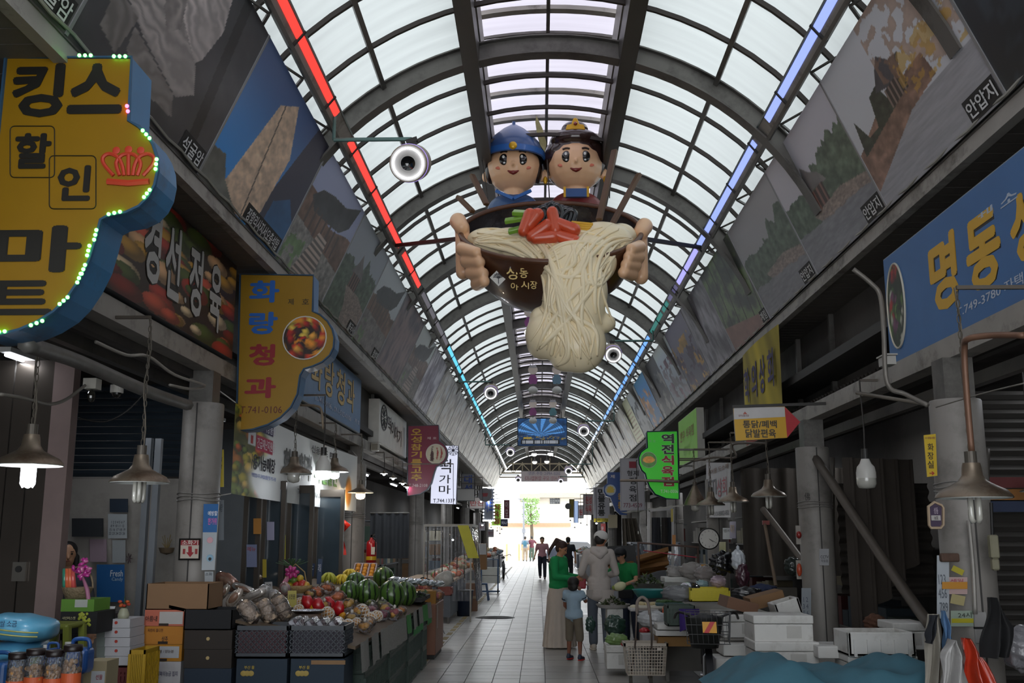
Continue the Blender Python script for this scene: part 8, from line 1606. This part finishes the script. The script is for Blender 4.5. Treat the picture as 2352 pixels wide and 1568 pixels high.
# shopping trolley
t = thing('shopping_trolley', 'cream plastic basket trolley with a tall grey handle in the aisle', 'trolley', (atZ(1480, 1575, 0).x, 12.0, 0)); s = pxm(12, .6); bx = t.location.x; zz = lambda y: atY(1480, y, 12).z; xx = lambda x: atY(x, 1480, 12).x-bx
m_c = M('#b4aa9c', .55); z0, z1 = zz(1546), zz(1476); w0, w1 = (xx(1528)-xx(1444))/2, (xx(1534)-xx(1438))/2
b = MB(); 
for k in range(15):
    for (sx, sy) in ((1, 0), (-1, 0), (0, 1), (0, -1)):
        u = -1+2*k/14
        if sx: b.beam((sx*w0, u*.13, z0), (sx*w1, u*.15, z1), .007)
        else: b.beam((u*w0, sy*.13, z0), (u*w1, sy*.15, z1), .007)
for j in range(11):
    v = j/10; w = w0+(w1-w0)*v; d = .13+.02*v; z = z0+(z1-z0)*v; b.tube([(w, d, z), (-w, d, z), (-w, -d, z), (w, -d, z)], .0045, 5, closed=True)
b.box(-w0, w0, -.13, .13, z0-.008, z0); b.put('perforated_basket', m_c, t, fix=False)
b = MB(); b.box(-w1-.012, w1+.012, -.165, -.145, z1-.02, z1+.012); b.box(-w1-.012, w1+.012, .145, .165, z1-.02, z1+.012); b.box(-w1-.012, -w1+.01, -.165, .165, z1-.02, z1+.012); b.box(w1-.01, w1+.012, -.165, .165, z1-.02, z1+.012); b.put('basket_rim', m_c, t)
b = MB(); xa, xb = xx(1456), xx(1492); b.tube(curve([(xa-.03, .2, zz(1562)), (xa, -.19, zz(1470)), (xa+.02, -.2, zz(1400)), (xa+.03, -.2, zz(1378)), ((xa+xb)/2, -.2, zz(1369)), (xb-.03, -.2, zz(1378)), (xb-.01, -.2, zz(1400)), (xb+.005, -.19, zz(1470)), (xb, .2, zz(1562))], 5), .011, 8); b.put('handle_frame', M('#6a5f58', .4, .5), t, smooth=True)
b = MB(); b.tube(curve([(xa+.025, -.2, zz(1408)), (xa+.03, -.2, zz(1380)), ((xa+xb)/2, -.2, zz(1369)), (xb-.03, -.2, zz(1380)), (xb-.01, -.2, zz(1408))], 5), .017, 8); b.beam((xa+.02, -.2, zz(1396)), (xb-.01, -.2, zz(1396)), .02); b.put('grip', M('#857870', .6), t, smooth=True)
for x in (-w0*.75, w0*.35): b = MB(); b.cyl((x-.015, .12, .075), (x+.015, .12, .075), .075, n=20); b.put('wheel', M('#4a463e', .6), t)
b = MB(); b.cbox((w1*.62, -.168, z1-.05), (.05, .006, .03)); b.put('badge', M('#c4bcb0', .5), t)
# bicycle at the front right with reflector board
t = bicycle('black electric bicycle with a front basket and red yellow reflector, by the trolley', atY(1608, 1500, 9.6).x+.12, 10.0, R(-97), '#17171a', basket=True); 
t = thing('reflector_board', 'red and yellow striped reflector board on the bicycle basket', 'reflector', atY(1630, 1440, 9.2)); s = pxm(9.2, .9); b = MB(); b.prism([(-16*s, -12*s), (16*s, -13*s), (15*s, 12*s), (-17*s, 12*s)], (0, 0, 0), X3, Z3, -Y3, .008); b.put('board', M('#d8980c', .4), t); b = MB(); b.prism([(-14*s, -12.4*s), (-3*s, -12.6*s), (12*s, 12*s), (1*s, 12*s)], (0, -.0085, 0), X3, Z3, -Y3, .003); b.put('red_stripe', M('#b81820', .4), t)
t = thing('basket_liner', 'dark basket full of bags on the bicycle front', 'basket', atY(1618, 1452, 9.45)); b = MB(); b.lathe([(.001, -.13), (.12, -.13), (.17, .12), (.175, .13)], n=24, ry=.8); b.put('liner', M('#1c1e1c', .6), t, smooth=True); b = MB(); b.ell((0, 0, .1), (.13, .1, .06), 18, 10, warp=crinkle(1, 4, .15)); b.put('contents', M('#2c2c2e', .6), t, smooth=True)
cloth('purple cloth hanging over the green crate behind the bicycle', lambda u, v: (.22*u, .02*sin(u*8), -.24*v*(1-.3*u)), '#3c2470', 8, 8, loc=tuple(atY(1560, 1398, 11.5)), name='purple_cloth')
# teal cover in front
o = atY(1690, 1568, 7.6); xr = atY(2130, 1568, 7.6).x-o.x
def tarp(u, v):
    x = -.15+u*(xr+.35); e = min(1, 4.5*u*(1.02-u)+.05)**.6; z = .02+e*(.23+.06*sin(u*9)+.03*sin(u*21+v*5))*(sin(pi*min(1, v*.75+.14)))**.5 - (v < .04)*.0
    z += .016*sin(u*19+5*sin(v*3))*sin(v*3+1)+.008*sin(u*37-v*19)+.006*sin(v*21+u*13); return (x, v*1.25-.25, z-.12-(1-min(1, v*6))*.5)
cloth('large teal cloth cover rumpled over goods at the bottom right', tarp, '#3f6c7c', 90, 44, loc=(o.x, 7.4, o.z))
t = thing('covered_crates', 'stacked goods under the teal cloth cover', 'goods', (o.x+.9, 7.6, 0)); b = MB(); b.box(-.8, .7, 0, .6, 0, o.z-.18); b.put('stack', M('#4c4a46', .8), t)
foam('tall foam box standing under the limp greens beside the man', 1397, 1430, 1398, 1506, 14.45, .35)
# things hanging at the nearest right column
def hangcloth(label, pts, Y, col, name, cat, seed=1, rough=.8, d=.05, amp=.03, coat=0.):
    P_ = [atY(x, y, Y) for x, y in pts]; c = sum(P_, Vector())/len(P_); t = thing(name, label, cat, c); n = len(P_)//2; q = random.Random(seed); ph = q.uniform(0, 6)
    L_, Rr = P_[:n], P_[n:][::-1]
    def fn(u, v):
        k = min(n-2, int(v*(n-1))); f = v*(n-1)-k; a = L_[k].lerp(L_[k+1], f); b_ = Rr[k].lerp(Rr[k+1], f); p = a.lerp(b_, u)-c; p.y += amp*(sin(u*13+ph+v*3)+.45*sin(u*23+v*5+ph))*(.3+v); p.x += amp*.18*sin(v*9+ph+u*4); return p
    for sg in (0, 1):
        b = MB(); b.grid(lambda u, v: fn(u, v)+Vector((0, (sg*2-1)*d*.5*sin(pi*u), 0)), 26, 20); b.put('front' if sg == 0 else 'back', M(col, rough, 0, .15, 10, .3, coat=coat), t, smooth=True)
    return t
hangcloth('long cream apron hanging left of the nearest right column', [(2130, 1410), (2126, 1480), (2118, 1600), (2172, 1600), (2166, 1480), (2160, 1410)], 7.2, '#a8a296', 'apron', 'apron', 1)
hangcloth('dark navy towel folded over the cream apron', [(2134, 1412), (2130, 1450), (2126, 1476), (2144, 1478), (2150, 1450), (2156, 1412)], 7.12, '#23262c', 'towel', 'towel', 2, d=.03)
hangcloth('narrow pale blue bag hanging on the nearest right column', [(2162, 1402), (2166, 1440), (2168, 1490), (2184, 1488), (2182, 1440), (2172, 1402)], 7.1, '#5c80a8', 'plastic_bag', 'bag', 3)
hangcloth('white plastic bags tied on the nearest right column', [(2182, 1468), (2160, 1510), (2155, 1610), (2222, 1610), (2212, 1510), (2194, 1468)], 6.95, '#b0aeac', 'plastic_bag', 'bag', 4, .4, .12, .05, .4)
hangcloth('orange red plastic bag tied on the nearest right column', [(2212, 1466), (2208, 1520), (2222, 1610), (2300, 1610), (2262, 1520), (2226, 1466)], 6.95, '#c03c24', 'plastic_bag', 'bag', 5, .35, .10, .05, .5)
hangcloth('black cloth bag hanging from the pipe at the right edge', [(2272, 1372), (2262, 1440), (2254, 1510), (2324, 1506), (2326, 1440), (2286, 1372)], 6.8, '#161618', 'cloth_bag', 'bag', 6, .8, .10, .04)
t = thing('white_trunking', 'white plastic cable trunking box low beside the nearest right column', 'box', atY(2250, 1440, 7.5)); b = MB(); hz = atY(2250, 1403, 7.5).z-t.location.z; b.box(-.045, .045, -.03, .03, -hz, hz); bev(b.put('trunking', M('#a4a2a0', .5), t), .006); b = MB(); b.box(-.047, .047, -.033, .033, -.01, .005); b.put('cable_tie', m_black, t)
bag('grey metallic sheet bag at the lower right corner', 2350, 1490, 90, 100, 6.9, '#77767a', 30, .3); t = thing('electric_switch', 'pale lever switch box hanging among pipes at the right edge', 'switch', atY(2282, 1255, 7.3)); b = MB(); b.cbox((0, 0, 0), (.06, .06, .16)); b.cbox((0, 0, -.12), (.05, .05, .08)); bev(b.put('box', M('#86826c', .6), t), .01); b = MB(); b.tube([(0, 0, .08), (.01, 0, .3)], .012); b.put('cable', m_black, t)
for k, (ya, x) in enumerate(((24.5, 0), (31, 0), (38, 0), (45.5, 0), (53, 0))):
    table('far right stall table, %s beyond the vendor' % ['first', 'second', 'third', 'fourth', 'fifth'][k], 1.9, 2.85, ya, ya+5, .82, ['#8c8c90', '#9a9ca4', '#808488', '#8f8f90', '#85878a'][k], '#70727a'); heap('goods heaped on the far right stall, %s beyond the vendor' % ['first', 'second', 'third', 'fourth', 'fifth'][k], 2.4, ya+2.4, .35, 2.0, .82, ['#c4c0bc', '#8c9ca8', '#a8583c', '#d0ccc4', '#5c7c4c'], 24, .12, 40+k)
t = thing('glass_case', 'lit glass display case on the right side beyond the man in white', 'display case', (2.3, 21.0, .82)); b = MB(); b.box(-.45, .5, 0, 2.2, 0, .7); b.put('glass', clear('#c8d4e4', .25, .05), t); b = MB()
for x in (-.45, .5):
    for y in (0, 2.2): b.box(x-.02, x+.02, y-.02, y+.02, 0, .72)
b.box(-.47, .52, -.02, 2.22, .7, .74); b.put('frame', M('#8c9098', .4, .5), t)
for k, (y, c_) in enumerate(((12.8, '#4a4540'), (19.5, '#55504b'), (26, '#6f6a64'), (34, '#66686c'))):
    t = thing('storage_shelf', 'dim goods shelf against the right back wall, %s from the camera' % ['first', 'second', 'third', 'fourth'][k], 'shelf', (4.6, y, 0)); b = MB()
    for z in (.4, .95, 1.5, 2.05): b.box(-.35, .2, 0, 3.2, z, z+.03)
    b.put('shelf_board', M(c_, .6), t); q = random.Random(k+50)
    for z in (.43, .98, 1.53):
        yy = .05
        while yy < 2.9: w_ = q.uniform(.2, .5); b = MB(); b.box(-.3, .15, 0, w_, 0, q.uniform(.2, .42)); tag(b.put('stored_box', M(q.choice(['#5a4a3a', '#78746c', '#3c4850', '#5c2c28', '#807860', '#34403a']), .7), None, (4.6, y+yy, z+.001)), 'plain box stored on the dim shelves along the right back wall', 'box', 'boxes on the right back shelves'); yy += w_+.03
t = thing('broom', 'wooden pole leaning in the dark right stall with a red hook', 'pole', (0, 0, 0)); b = MB(); b.tube([atY(1756, 1200, 12.6), atY(1782, 1345, 12.2)], .02); b.put('pole', M('#6c5c4c', .7), t); b = MB(); b.cbox(atY(1759, 1200, 12.6), (.08, .05, .05)); b.put('hook', M('#7c2c24', .5), t)
for i, (x, y, c_) in enumerate(((1835, 1228, '#8c2c28'), (1836, 1308, '#b0482c'))): t = thing('alarm_box', 'small %s fitting on the pale strip by the second right column' % ['red round', 'orange long'][i], 'fitting', atY(x, y, 11.4)); b = MB(); b.ell((0, 0, 0), (.03, .03, .04 if i == 0 else .07), 14, 8); b.put('cover', M(c_, .3), t, smooth=True); b = MB(); b.cbox((0, .03, 0), (.05, .02, .2)); b.put('base', M('#9a948c', .6), t)
bicyc = None
# ================================================================= people
def V(*a): return Vector(a)
def person(label, loc, rz, H=1.7, J=None, top='#ffffff', sleeve=1, pants='#333333', shorts=False, shoes='#222222', skin='#c89878', hair='#1c1512', hairf=None, wide=1., skirt=None, vox=.012, shirt_len=.86, sole=None, curl=0., legs=True, tuck=0., hk=1.):
    t = thing('person', label, 'person', loc, rz); K = H/1.70; w = wide
    D = dict(pel=V(0, 0, .93), chest=V(0, .01, 1.27), neck=V(0, .0, 1.44), head=V(0, -.02, 1.585), sL=V(-.17*w, .0, 1.385), sR=V(.17*w, .0, 1.385), eL=V(-.235*w, .02, 1.12), eR=V(.235*w, .02, 1.12), wL=V(-.25*w, -.06, .88), wR=V(.25*w, -.06, .88), hL=V(-.09, 0, .90), hR=V(.09, 0, .90), kL=V(-.10, -.02, .49), kR=V(.10, -.02, .49), aL=V(-.10, .03, .085), aR=V(.10, .03, .085), face=V(0, -1, 0))
    if J: D.update(J)
    D = {k: (v*K if k != 'face' else v.normalized()) for k, v in D.items()}; f = D['face']; sd = f.cross(Z3).normalized(); up = sd.cross(f)
    hc = D['head']; KB = K; K = K*hk; pr = [('e', hc+up*.02*K, (.076*K, .088*K, .105*K)), ('e', hc+f*.022*K-up*.045*K, (.060*K, .062*K, .065*K)), ('c', D['neck']-Z3*.04*K, hc-up*.03*K, .055*K*w**.5, .05*K), ('c', hc+f*.085*K+up*.005*K, hc+f*.102*K-up*.028*K, .009*K, .014*K), ('e', hc+f*.082*K-up*.058*K, (.022*K, .014*K, .008*K))]
    for s in (-1, 1): pr.append(('e', hc+sd*s*.080*K-up*.005*K, (.012*K, .016*K, .026*K)))
    K = KB; pr += [('c', D['chest'], D['pel'], .125*K*w, .115*K*w), ('e', D['chest']+Z3*.03*K, (.165*K*w, .105*K*w, .13*K)), ('e', D['pel'], (.15*K*w, .11*K*w, .11*K))]
    for s in 'LR':
        sh, e, wr = D['s'+s], D['e'+s], D['w'+s]; pr += [('c', sh, e, .050*K*w**.6, .040*K*w**.5), ('c', e, wr, .039*K, .027*K)]
        d = (wr-e).normalized(); side = d.cross(f if abs(d.dot(f)) < .9 else Z3).normalized(); nrm = side.cross(d); pm = wr+d*.045*K; pr.append(('c', wr+d*.01*K, wr+d*.075*K, .026*K, .030*K))
        for i in range(4):
            b0 = wr+d*.08*K+side*(i-1.5)*.019*K; l = (.036, .042, .040, .030)[i]*K; m_ = b0+d*l; pr += [('c', b0, m_, .0095*K, .009*K), ('c', m_, m_+(d+nrm*(.5+curl)).normalized()*l*.9, .009*K, .008*K)]
        th = wr+d*.03*K+side*-.028*K; pr += [('c', th, th+(d-side*.9).normalized()*.04*K, .012*K, .010*K), ('c', th+(d-side*.9).normalized()*.04*K, th+(d*1.6-side*.6).normalized()*.07*K, .010*K, .008*K)]
        if legs:
            h, k, a = D['h'+s], D['k'+s], D['a'+s]; pr += [('c', h, k, .078*K*w, .052*K*w), ('c', k, k.lerp(a, .35), .05*K, .052*K), ('c', k.lerp(a, .35), a, .052*K, .034*K), ('c', a, a+V(0, -.12, -.045)*K, .034*K, .03*K)]
    link('body', blob(pr, vox*.8, 2, .4), M(skin, .5, 0, .05, 4), t, smooth=True)
    i_ = .014*K; g = [('c', D['chest']+Z3*.02*K, D['pel']+Z3*.0, .135*K*w, .13*K*w), ('e', D['chest']+Z3*.03*K, (.185*K*w, .125*K*w, .135*K)), ('e', D['pel']+Z3*(.05-tuck)*K, (.175*K*w, .135*K*w, .12*K)), ('c', D['sL'], D['sR'], .062*K, .062*K), ('c', D['neck']-Z3*.05*K, D['neck']-Z3*.015*K, .072*K, .062*K)]
    if shirt_len < .85: g += [('e', D['pel']-Z3*(.86-shirt_len)*q_*K, (.178*K*w, .138*K*w, .095*K)) for q_ in (.0, .25, .5, .75, 1.)]
    for s in 'LR':
        sh, e, wr = D['s'+s], D['e'+s], D['w'+s]
        if sleeve >= 1: g += [('c', sh, e, .066*K*w**.5, .056*K), ('c', e, wr.lerp(e, .06), .056*K, .042*K)]
        else: g += [('c', sh, sh.lerp(e, sleeve), .066*K*w**.5, .064*K)]
    link('shirt', blob(g, vox, 3, .5), M(top, .85, 0, .1, 9, .3), t, smooth=True)
    if skirt:
        b = MB(); z1 = D['pel'].z+.02; n = 72; prof = [(.155*w*K, z1), (.19*w*K, z1-.15*K), (.205*w*K, z1-.4*K), (.235*w*K, .25*K), (.26*w*K, .02)]; vs = []
        for r, z in prof:
            for j in range(n): a = 2*pi*j/n; q = r*(1+.05*sin(a*16)*(1-z/z1)+.02*sin(a*5)); vs.append((q*cos(a)+D['pel'].x, q*sin(a)*.85+D['pel'].y, z))
        b.add(vs, [(i*n+j, i*n+(j+1) % n, (i+1)*n+(j+1) % n, (i+1)*n+j) for i in range(4) for j in range(n)]); b.put('skirt', M(skirt, .85, 0, .08, 8), t, smooth=True)
    elif legs:
        g = [('e', D['pel']-Z3*.02*K, (.165*K*w, .125*K*w, .12*K))]
        for s in 'LR':
            h, k, a = D['h'+s], D['k'+s], D['a'+s]; g.append(('c', h, k, .092*K*w, .075*K*w))
            if shorts: g.append(('c', k, k.lerp(a, .12), .085*K, .085*K))
            else: g += [('c', k, a+Z3*.03*K, .074*K*w, .066*K)]
        link('shorts' if shorts else 'trousers', blob(g, vox, 2, .5), M(pants, .85, 0, .14, 8, .25), t, smooth=True)
    if legs:
        for s in 'LR':
            a = D['a'+s]; link('shoe', blob([('c', a+V(0, .03, -.03)*K, a+V(0, -.15, -.048)*K, .045*K, .038*K), ('c', a, a+V(0, .01, .01)*K, .045*K, .045*K)], .012, 2), M(shoes, .6), t, smooth=True)
            if sole: b = MB(); b.ell(a+V(0, -.06, -.075)*K, (.052*K, .145*K, .022*K), 18, 8); b.put('sole', M(sole, .5), t, smooth=True)
    K = KB*hk
    for s in (-1, 1):
        b = MB(); b.ell(hc+f*.078*K+sd*s*.030*K+up*.012*K, .011*K, 10, 7); b.put('eye', M('#1a1410', .2), t, smooth=True)
        b = MB(); b.tube([hc+f*.088*K+sd*s*.018*K+up*.033*K, hc+f*.082*K+sd*s*.045*K+up*.034*K], .004*K, 5); b.put('eyebrow', M(hair, .8), t)
    b = MB(); b.ell(hc+f*.089*K-up*.056*K, (.022*K, .008*K, .006*K), 10, 6); b.put('mouth', M('#9a5048', .5), t, smooth=True)
    hp = [('e', hc-f*.018*K+up*.045*K, (.090*K, .094*K, .090*K)), ('e', hc-f*.045*K-up*.005*K, (.082*K, .062*K, .085*K))]
    if hairf: hp += hairf(hc, f, up, sd, K)
    link('hair', blob(hp, vox*.8, 2, .5), M(hair, .6, 0, .3, 30, .3), t, smooth=True); return t, D, KB
def cap(t, D, K, col, brim=None, back=False):
    hc = D['head']; f = D['face']; sd = f.cross(Z3).normalized(); up = sd.cross(f); b = MB(); b.ell(hc+up*.05*K-f*.005*K, (.113*K, .118*K, .100*K), 24, 14, warp=lambda p: 1 if p.z > -.3 else .85); cc = b.put('cap_crown', M(col, .7), t, smooth=True)
    d = f if not back else -f; b = MB(); b.grid(lambda u, v: hc+up*(.048-.02*v)*K+d*(.100+.075*v*sin(pi*(.15+.7*u)))*K*(.55+.45*sin(pi*u))+sd*(u-.5)*.17*K, 10, 5); b.put('cap_peak', M(brim or col, .7), cc, smooth=True)
pony = lambda hc, f, up, sd, K: [('c', hc-f*.07*K+up*.10*K, hc-f*.14*K+up*.09*K, .030*K, .034*K), ('c', hc-f*.14*K+up*.09*K, hc-f*.175*K-up*.10*K, .036*K, .028*K), ('c', hc-f*.175*K-up*.10*K, hc-f*.16*K-up*.20*K, .028*K, .012*K)]
short = lambda hc, f, up, sd, K: [('e', hc-f*.02*K+up*.05*K, (.098*K, .100*K, .088*K)), ('e', hc-f*.05*K-up*.03*K, (.09*K, .06*K, .07*K))]
# woman in green
t, D, K = person('woman in a green top and long cream skirt with a high ponytail', (.30, 16.25, 0), R(68), 1.60, dict(head=V(0, -.05, 1.57), face=V(0, -.85, -.42), eL=V(-.25, -.03, 1.13), wL=V(-.10, -.30, 1.10), eR=V(.25, -.03, 1.13), wR=V(.10, -.30, 1.12)), '#148a4c', 1, skirt='#b8aca0', wide=1.22, hair='#3a2018', hairf=pony, skin='#b98463', legs=False, curl=.6)
p = thing('purse', 'small red purse held by the woman in green', 'purse', t.matrix_basis @ V(.0, -.40*K, 1.02*K)); b = MB(); b.cbox((0, 0, 0), (.12, .06, .16)); bev(b.put('purse', M('#9c1c2c', .5), p), .02, 2); b = MB(); b.tube([(-.05, 0, .08), (0, 0, .13), (.05, 0, .08)], .006); b.put('strap', M('#7c1420', .5), p)
# man in white
t, D, K = person('man in a white hooded shirt, white cap and grey jeans, seen from behind', (.90, 15.95, 0), R(186), 1.74, dict(head=V(-.04, -.03, 1.57), face=V(-.45, -.8, -.45), eL=V(-.26, -.02, 1.10), wL=V(-.12, -.30, 1.02), eR=V(.26, -.02, 1.10), wR=V(.14, -.30, 1.0), aL=V(-.10, .08, .085), kL=V(-.10, .02, .49)), '#b9b0aa', 1, '#5c6470', shoes='#b8b0a4', sole='#c4bcb0', skin='#a8745a', shirt_len=.70, wide=1.02, hairf=None)
cap(t, D, K, '#cdcac6'); link('hood', blob([('c', D['neck']+V(-.10, .05, -.03), D['neck']+V(0, .13, -.10), .045, .05), ('c', D['neck']+V(.10, .05, -.03), D['neck']+V(0, .13, -.10), .045, .05), ('c', D['neck']+V(-.09, .02, 0), D['neck']+V(.09, .02, 0), .05, .05)], .014, 3), M('#b9b0aa', .85), t, smooth=True)
b = MB(); b.grid(lambda u, v: V((-.2+.42*u), .14+.03*sin(u*7)-.02*v, .88-.20*v*(.4+.9*(1-u))), 14, 6); b.put('shirt_tail', M('#b9b0aa', .85), t, smooth=True)
# boy
t, D, K = person('small boy in a pale blue polo and khaki shorts with red soled shoes', (.47, 14.55, 0), R(150), 1.10, dict(head=V(0, .0, 1.555), face=V(.2, -.95, 0), eL=V(-.24, -.08, 1.22), wL=V(-.05, -.20, 1.42), eR=V(.24, -.05, 1.12), wR=V(.20, -.2, .98), aL=V(-.15, .03, .1), aR=V(.15, -.03, .1), kL=V(-.13, -.01, .5), kR=V(.13, -.03, .5)), '#92a8b8', .55, '#6c6254', True, shoes='#2c3448', sole='#c02c24', skin='#7c4c38', hair='#17110f', hairf=short, vox=.012, shirt_len=.84, hk=1.30, wide=1.16)
for s in 'LR': a, c = D['s'+s], D['e'+s]; b = MB(); b.tube([a.lerp(c, .44), a.lerp(c, .54)], .050, 16, cap=False); b.put('sleeve_band', M('#1c2434', .8), t)
# vendor
t, D, K = person('vendor in a green shirt and dark cap reaching out with a radish', (1.45, 16.9, 0), R(-32), 1.52, dict(chest=V(-.03, -.10, 1.24), neck=V(-.05, -.15, 1.40), head=V(-.07, -.20, 1.53), sL=V(-.22, -.10, 1.34), sR=V(.14, -.10, 1.34), face=V(-.25, -.9, -.35), eL=V(-.36, -.26, 1.13), wL=V(-.52, -.44, 1.05), eR=V(.24, -.22, 1.10), wR=V(.02, -.42, 1.0)), '#0f7c40', .6, '#232c40', skin='#b98a6c', shoes='#1c1c20', shirt_len=.84, wide=1.08, curl=.8)
cap(t, D, K, '#191a20'); b = MB(); b.cbox(V(0, -.16, .86)*K, (.26, .06, .14)); bev(b.put('waist_pouch', M('#16181e', .7), t), .02, 2)
p = thing('radish', 'pale green and white radish held out by the vendor', 'radish', atY(1424, 1346, 15.7)); s = pxm(15.7, 1); b = MB(); b.ell((0, 0, 0), (15*s, 10*s, 10*s), 20, 12, Matrix.Rotation(-.25, 3, 'Y')); b.put('root', M('#c4c49c', .5), p, smooth=True); b = MB(); b.ell((-14*s, 0, -3*s), (5*s, 5*s, 5*s), 12, 8); b.put('green_end', M('#7c8c3c', .5), p, smooth=True)
# walkers
person('woman in a pink blouse and navy trousers walking toward the camera', (.11, 42.3, 0), 0, 1.66, dict(aL=V(-.09, .16, .12), kL=V(-.1, .03, .5), aR=V(.10, -.16, .085), kR=V(.1, -.12, .5), eL=V(-.26, .04, 1.12), wL=V(-.32, -.05, .9)), '#b8848c', .7, '#1e2230', shoes='#2a2a2c', hair='#17120f', hairf=short, vox=.02, wide=1.12)
person('person in black clothes standing with their back turned beyond the woman in green', (1.03, 37.5, 0), R(180), 1.66, None, '#1a1c22', .6, '#1c1c20', hair='#17120f', vox=.02, wide=1.08)
t, D, K = person('walker in grey with a teal backpack and khaki trousers just outside the arcade', (-1.02, 74, -.02), R(175), 1.74, dict(kL=V(-.1, -.1, .5), aR=V(.1, .12, .1)), '#6c7884', .7, '#8c7c68', hair='#17120f', vox=.022)
link('backpack', blob([('e', V(0, .17, 1.22)*K, (.15, .09, .2))], .02, 2), M('#2c5c70', .7), t, smooth=True)
person('walker in a maroon shirt pointing aside just outside the arcade', (-.55, 74.3, -.02), R(195), 1.76, dict(eL=V(-.35, -.05, 1.2), wL=V(-.56, -.1, 1.12)), '#5c2c38', .7, '#46584c', hair='#17120f', vox=.022)
person('dark haired woman looking out from inside the left shop beside the pink bow', (-4.36, 9.55, 0), R(28), 1.60, None, '#4a4c54', 1, '#26262c', hair='#14100f', hairf=lambda hc, f, up, sd, K: [('c', hc-up*.02*K+sd*.08*K, hc-up*.14*K+sd*.08*K, .03*K, .03*K), ('c', hc-up*.02*K-sd*.08*K, hc-up*.14*K-sd*.08*K, .03*K, .03*K)], vox=.012)
bpy.data.scenes.remove(TMP)
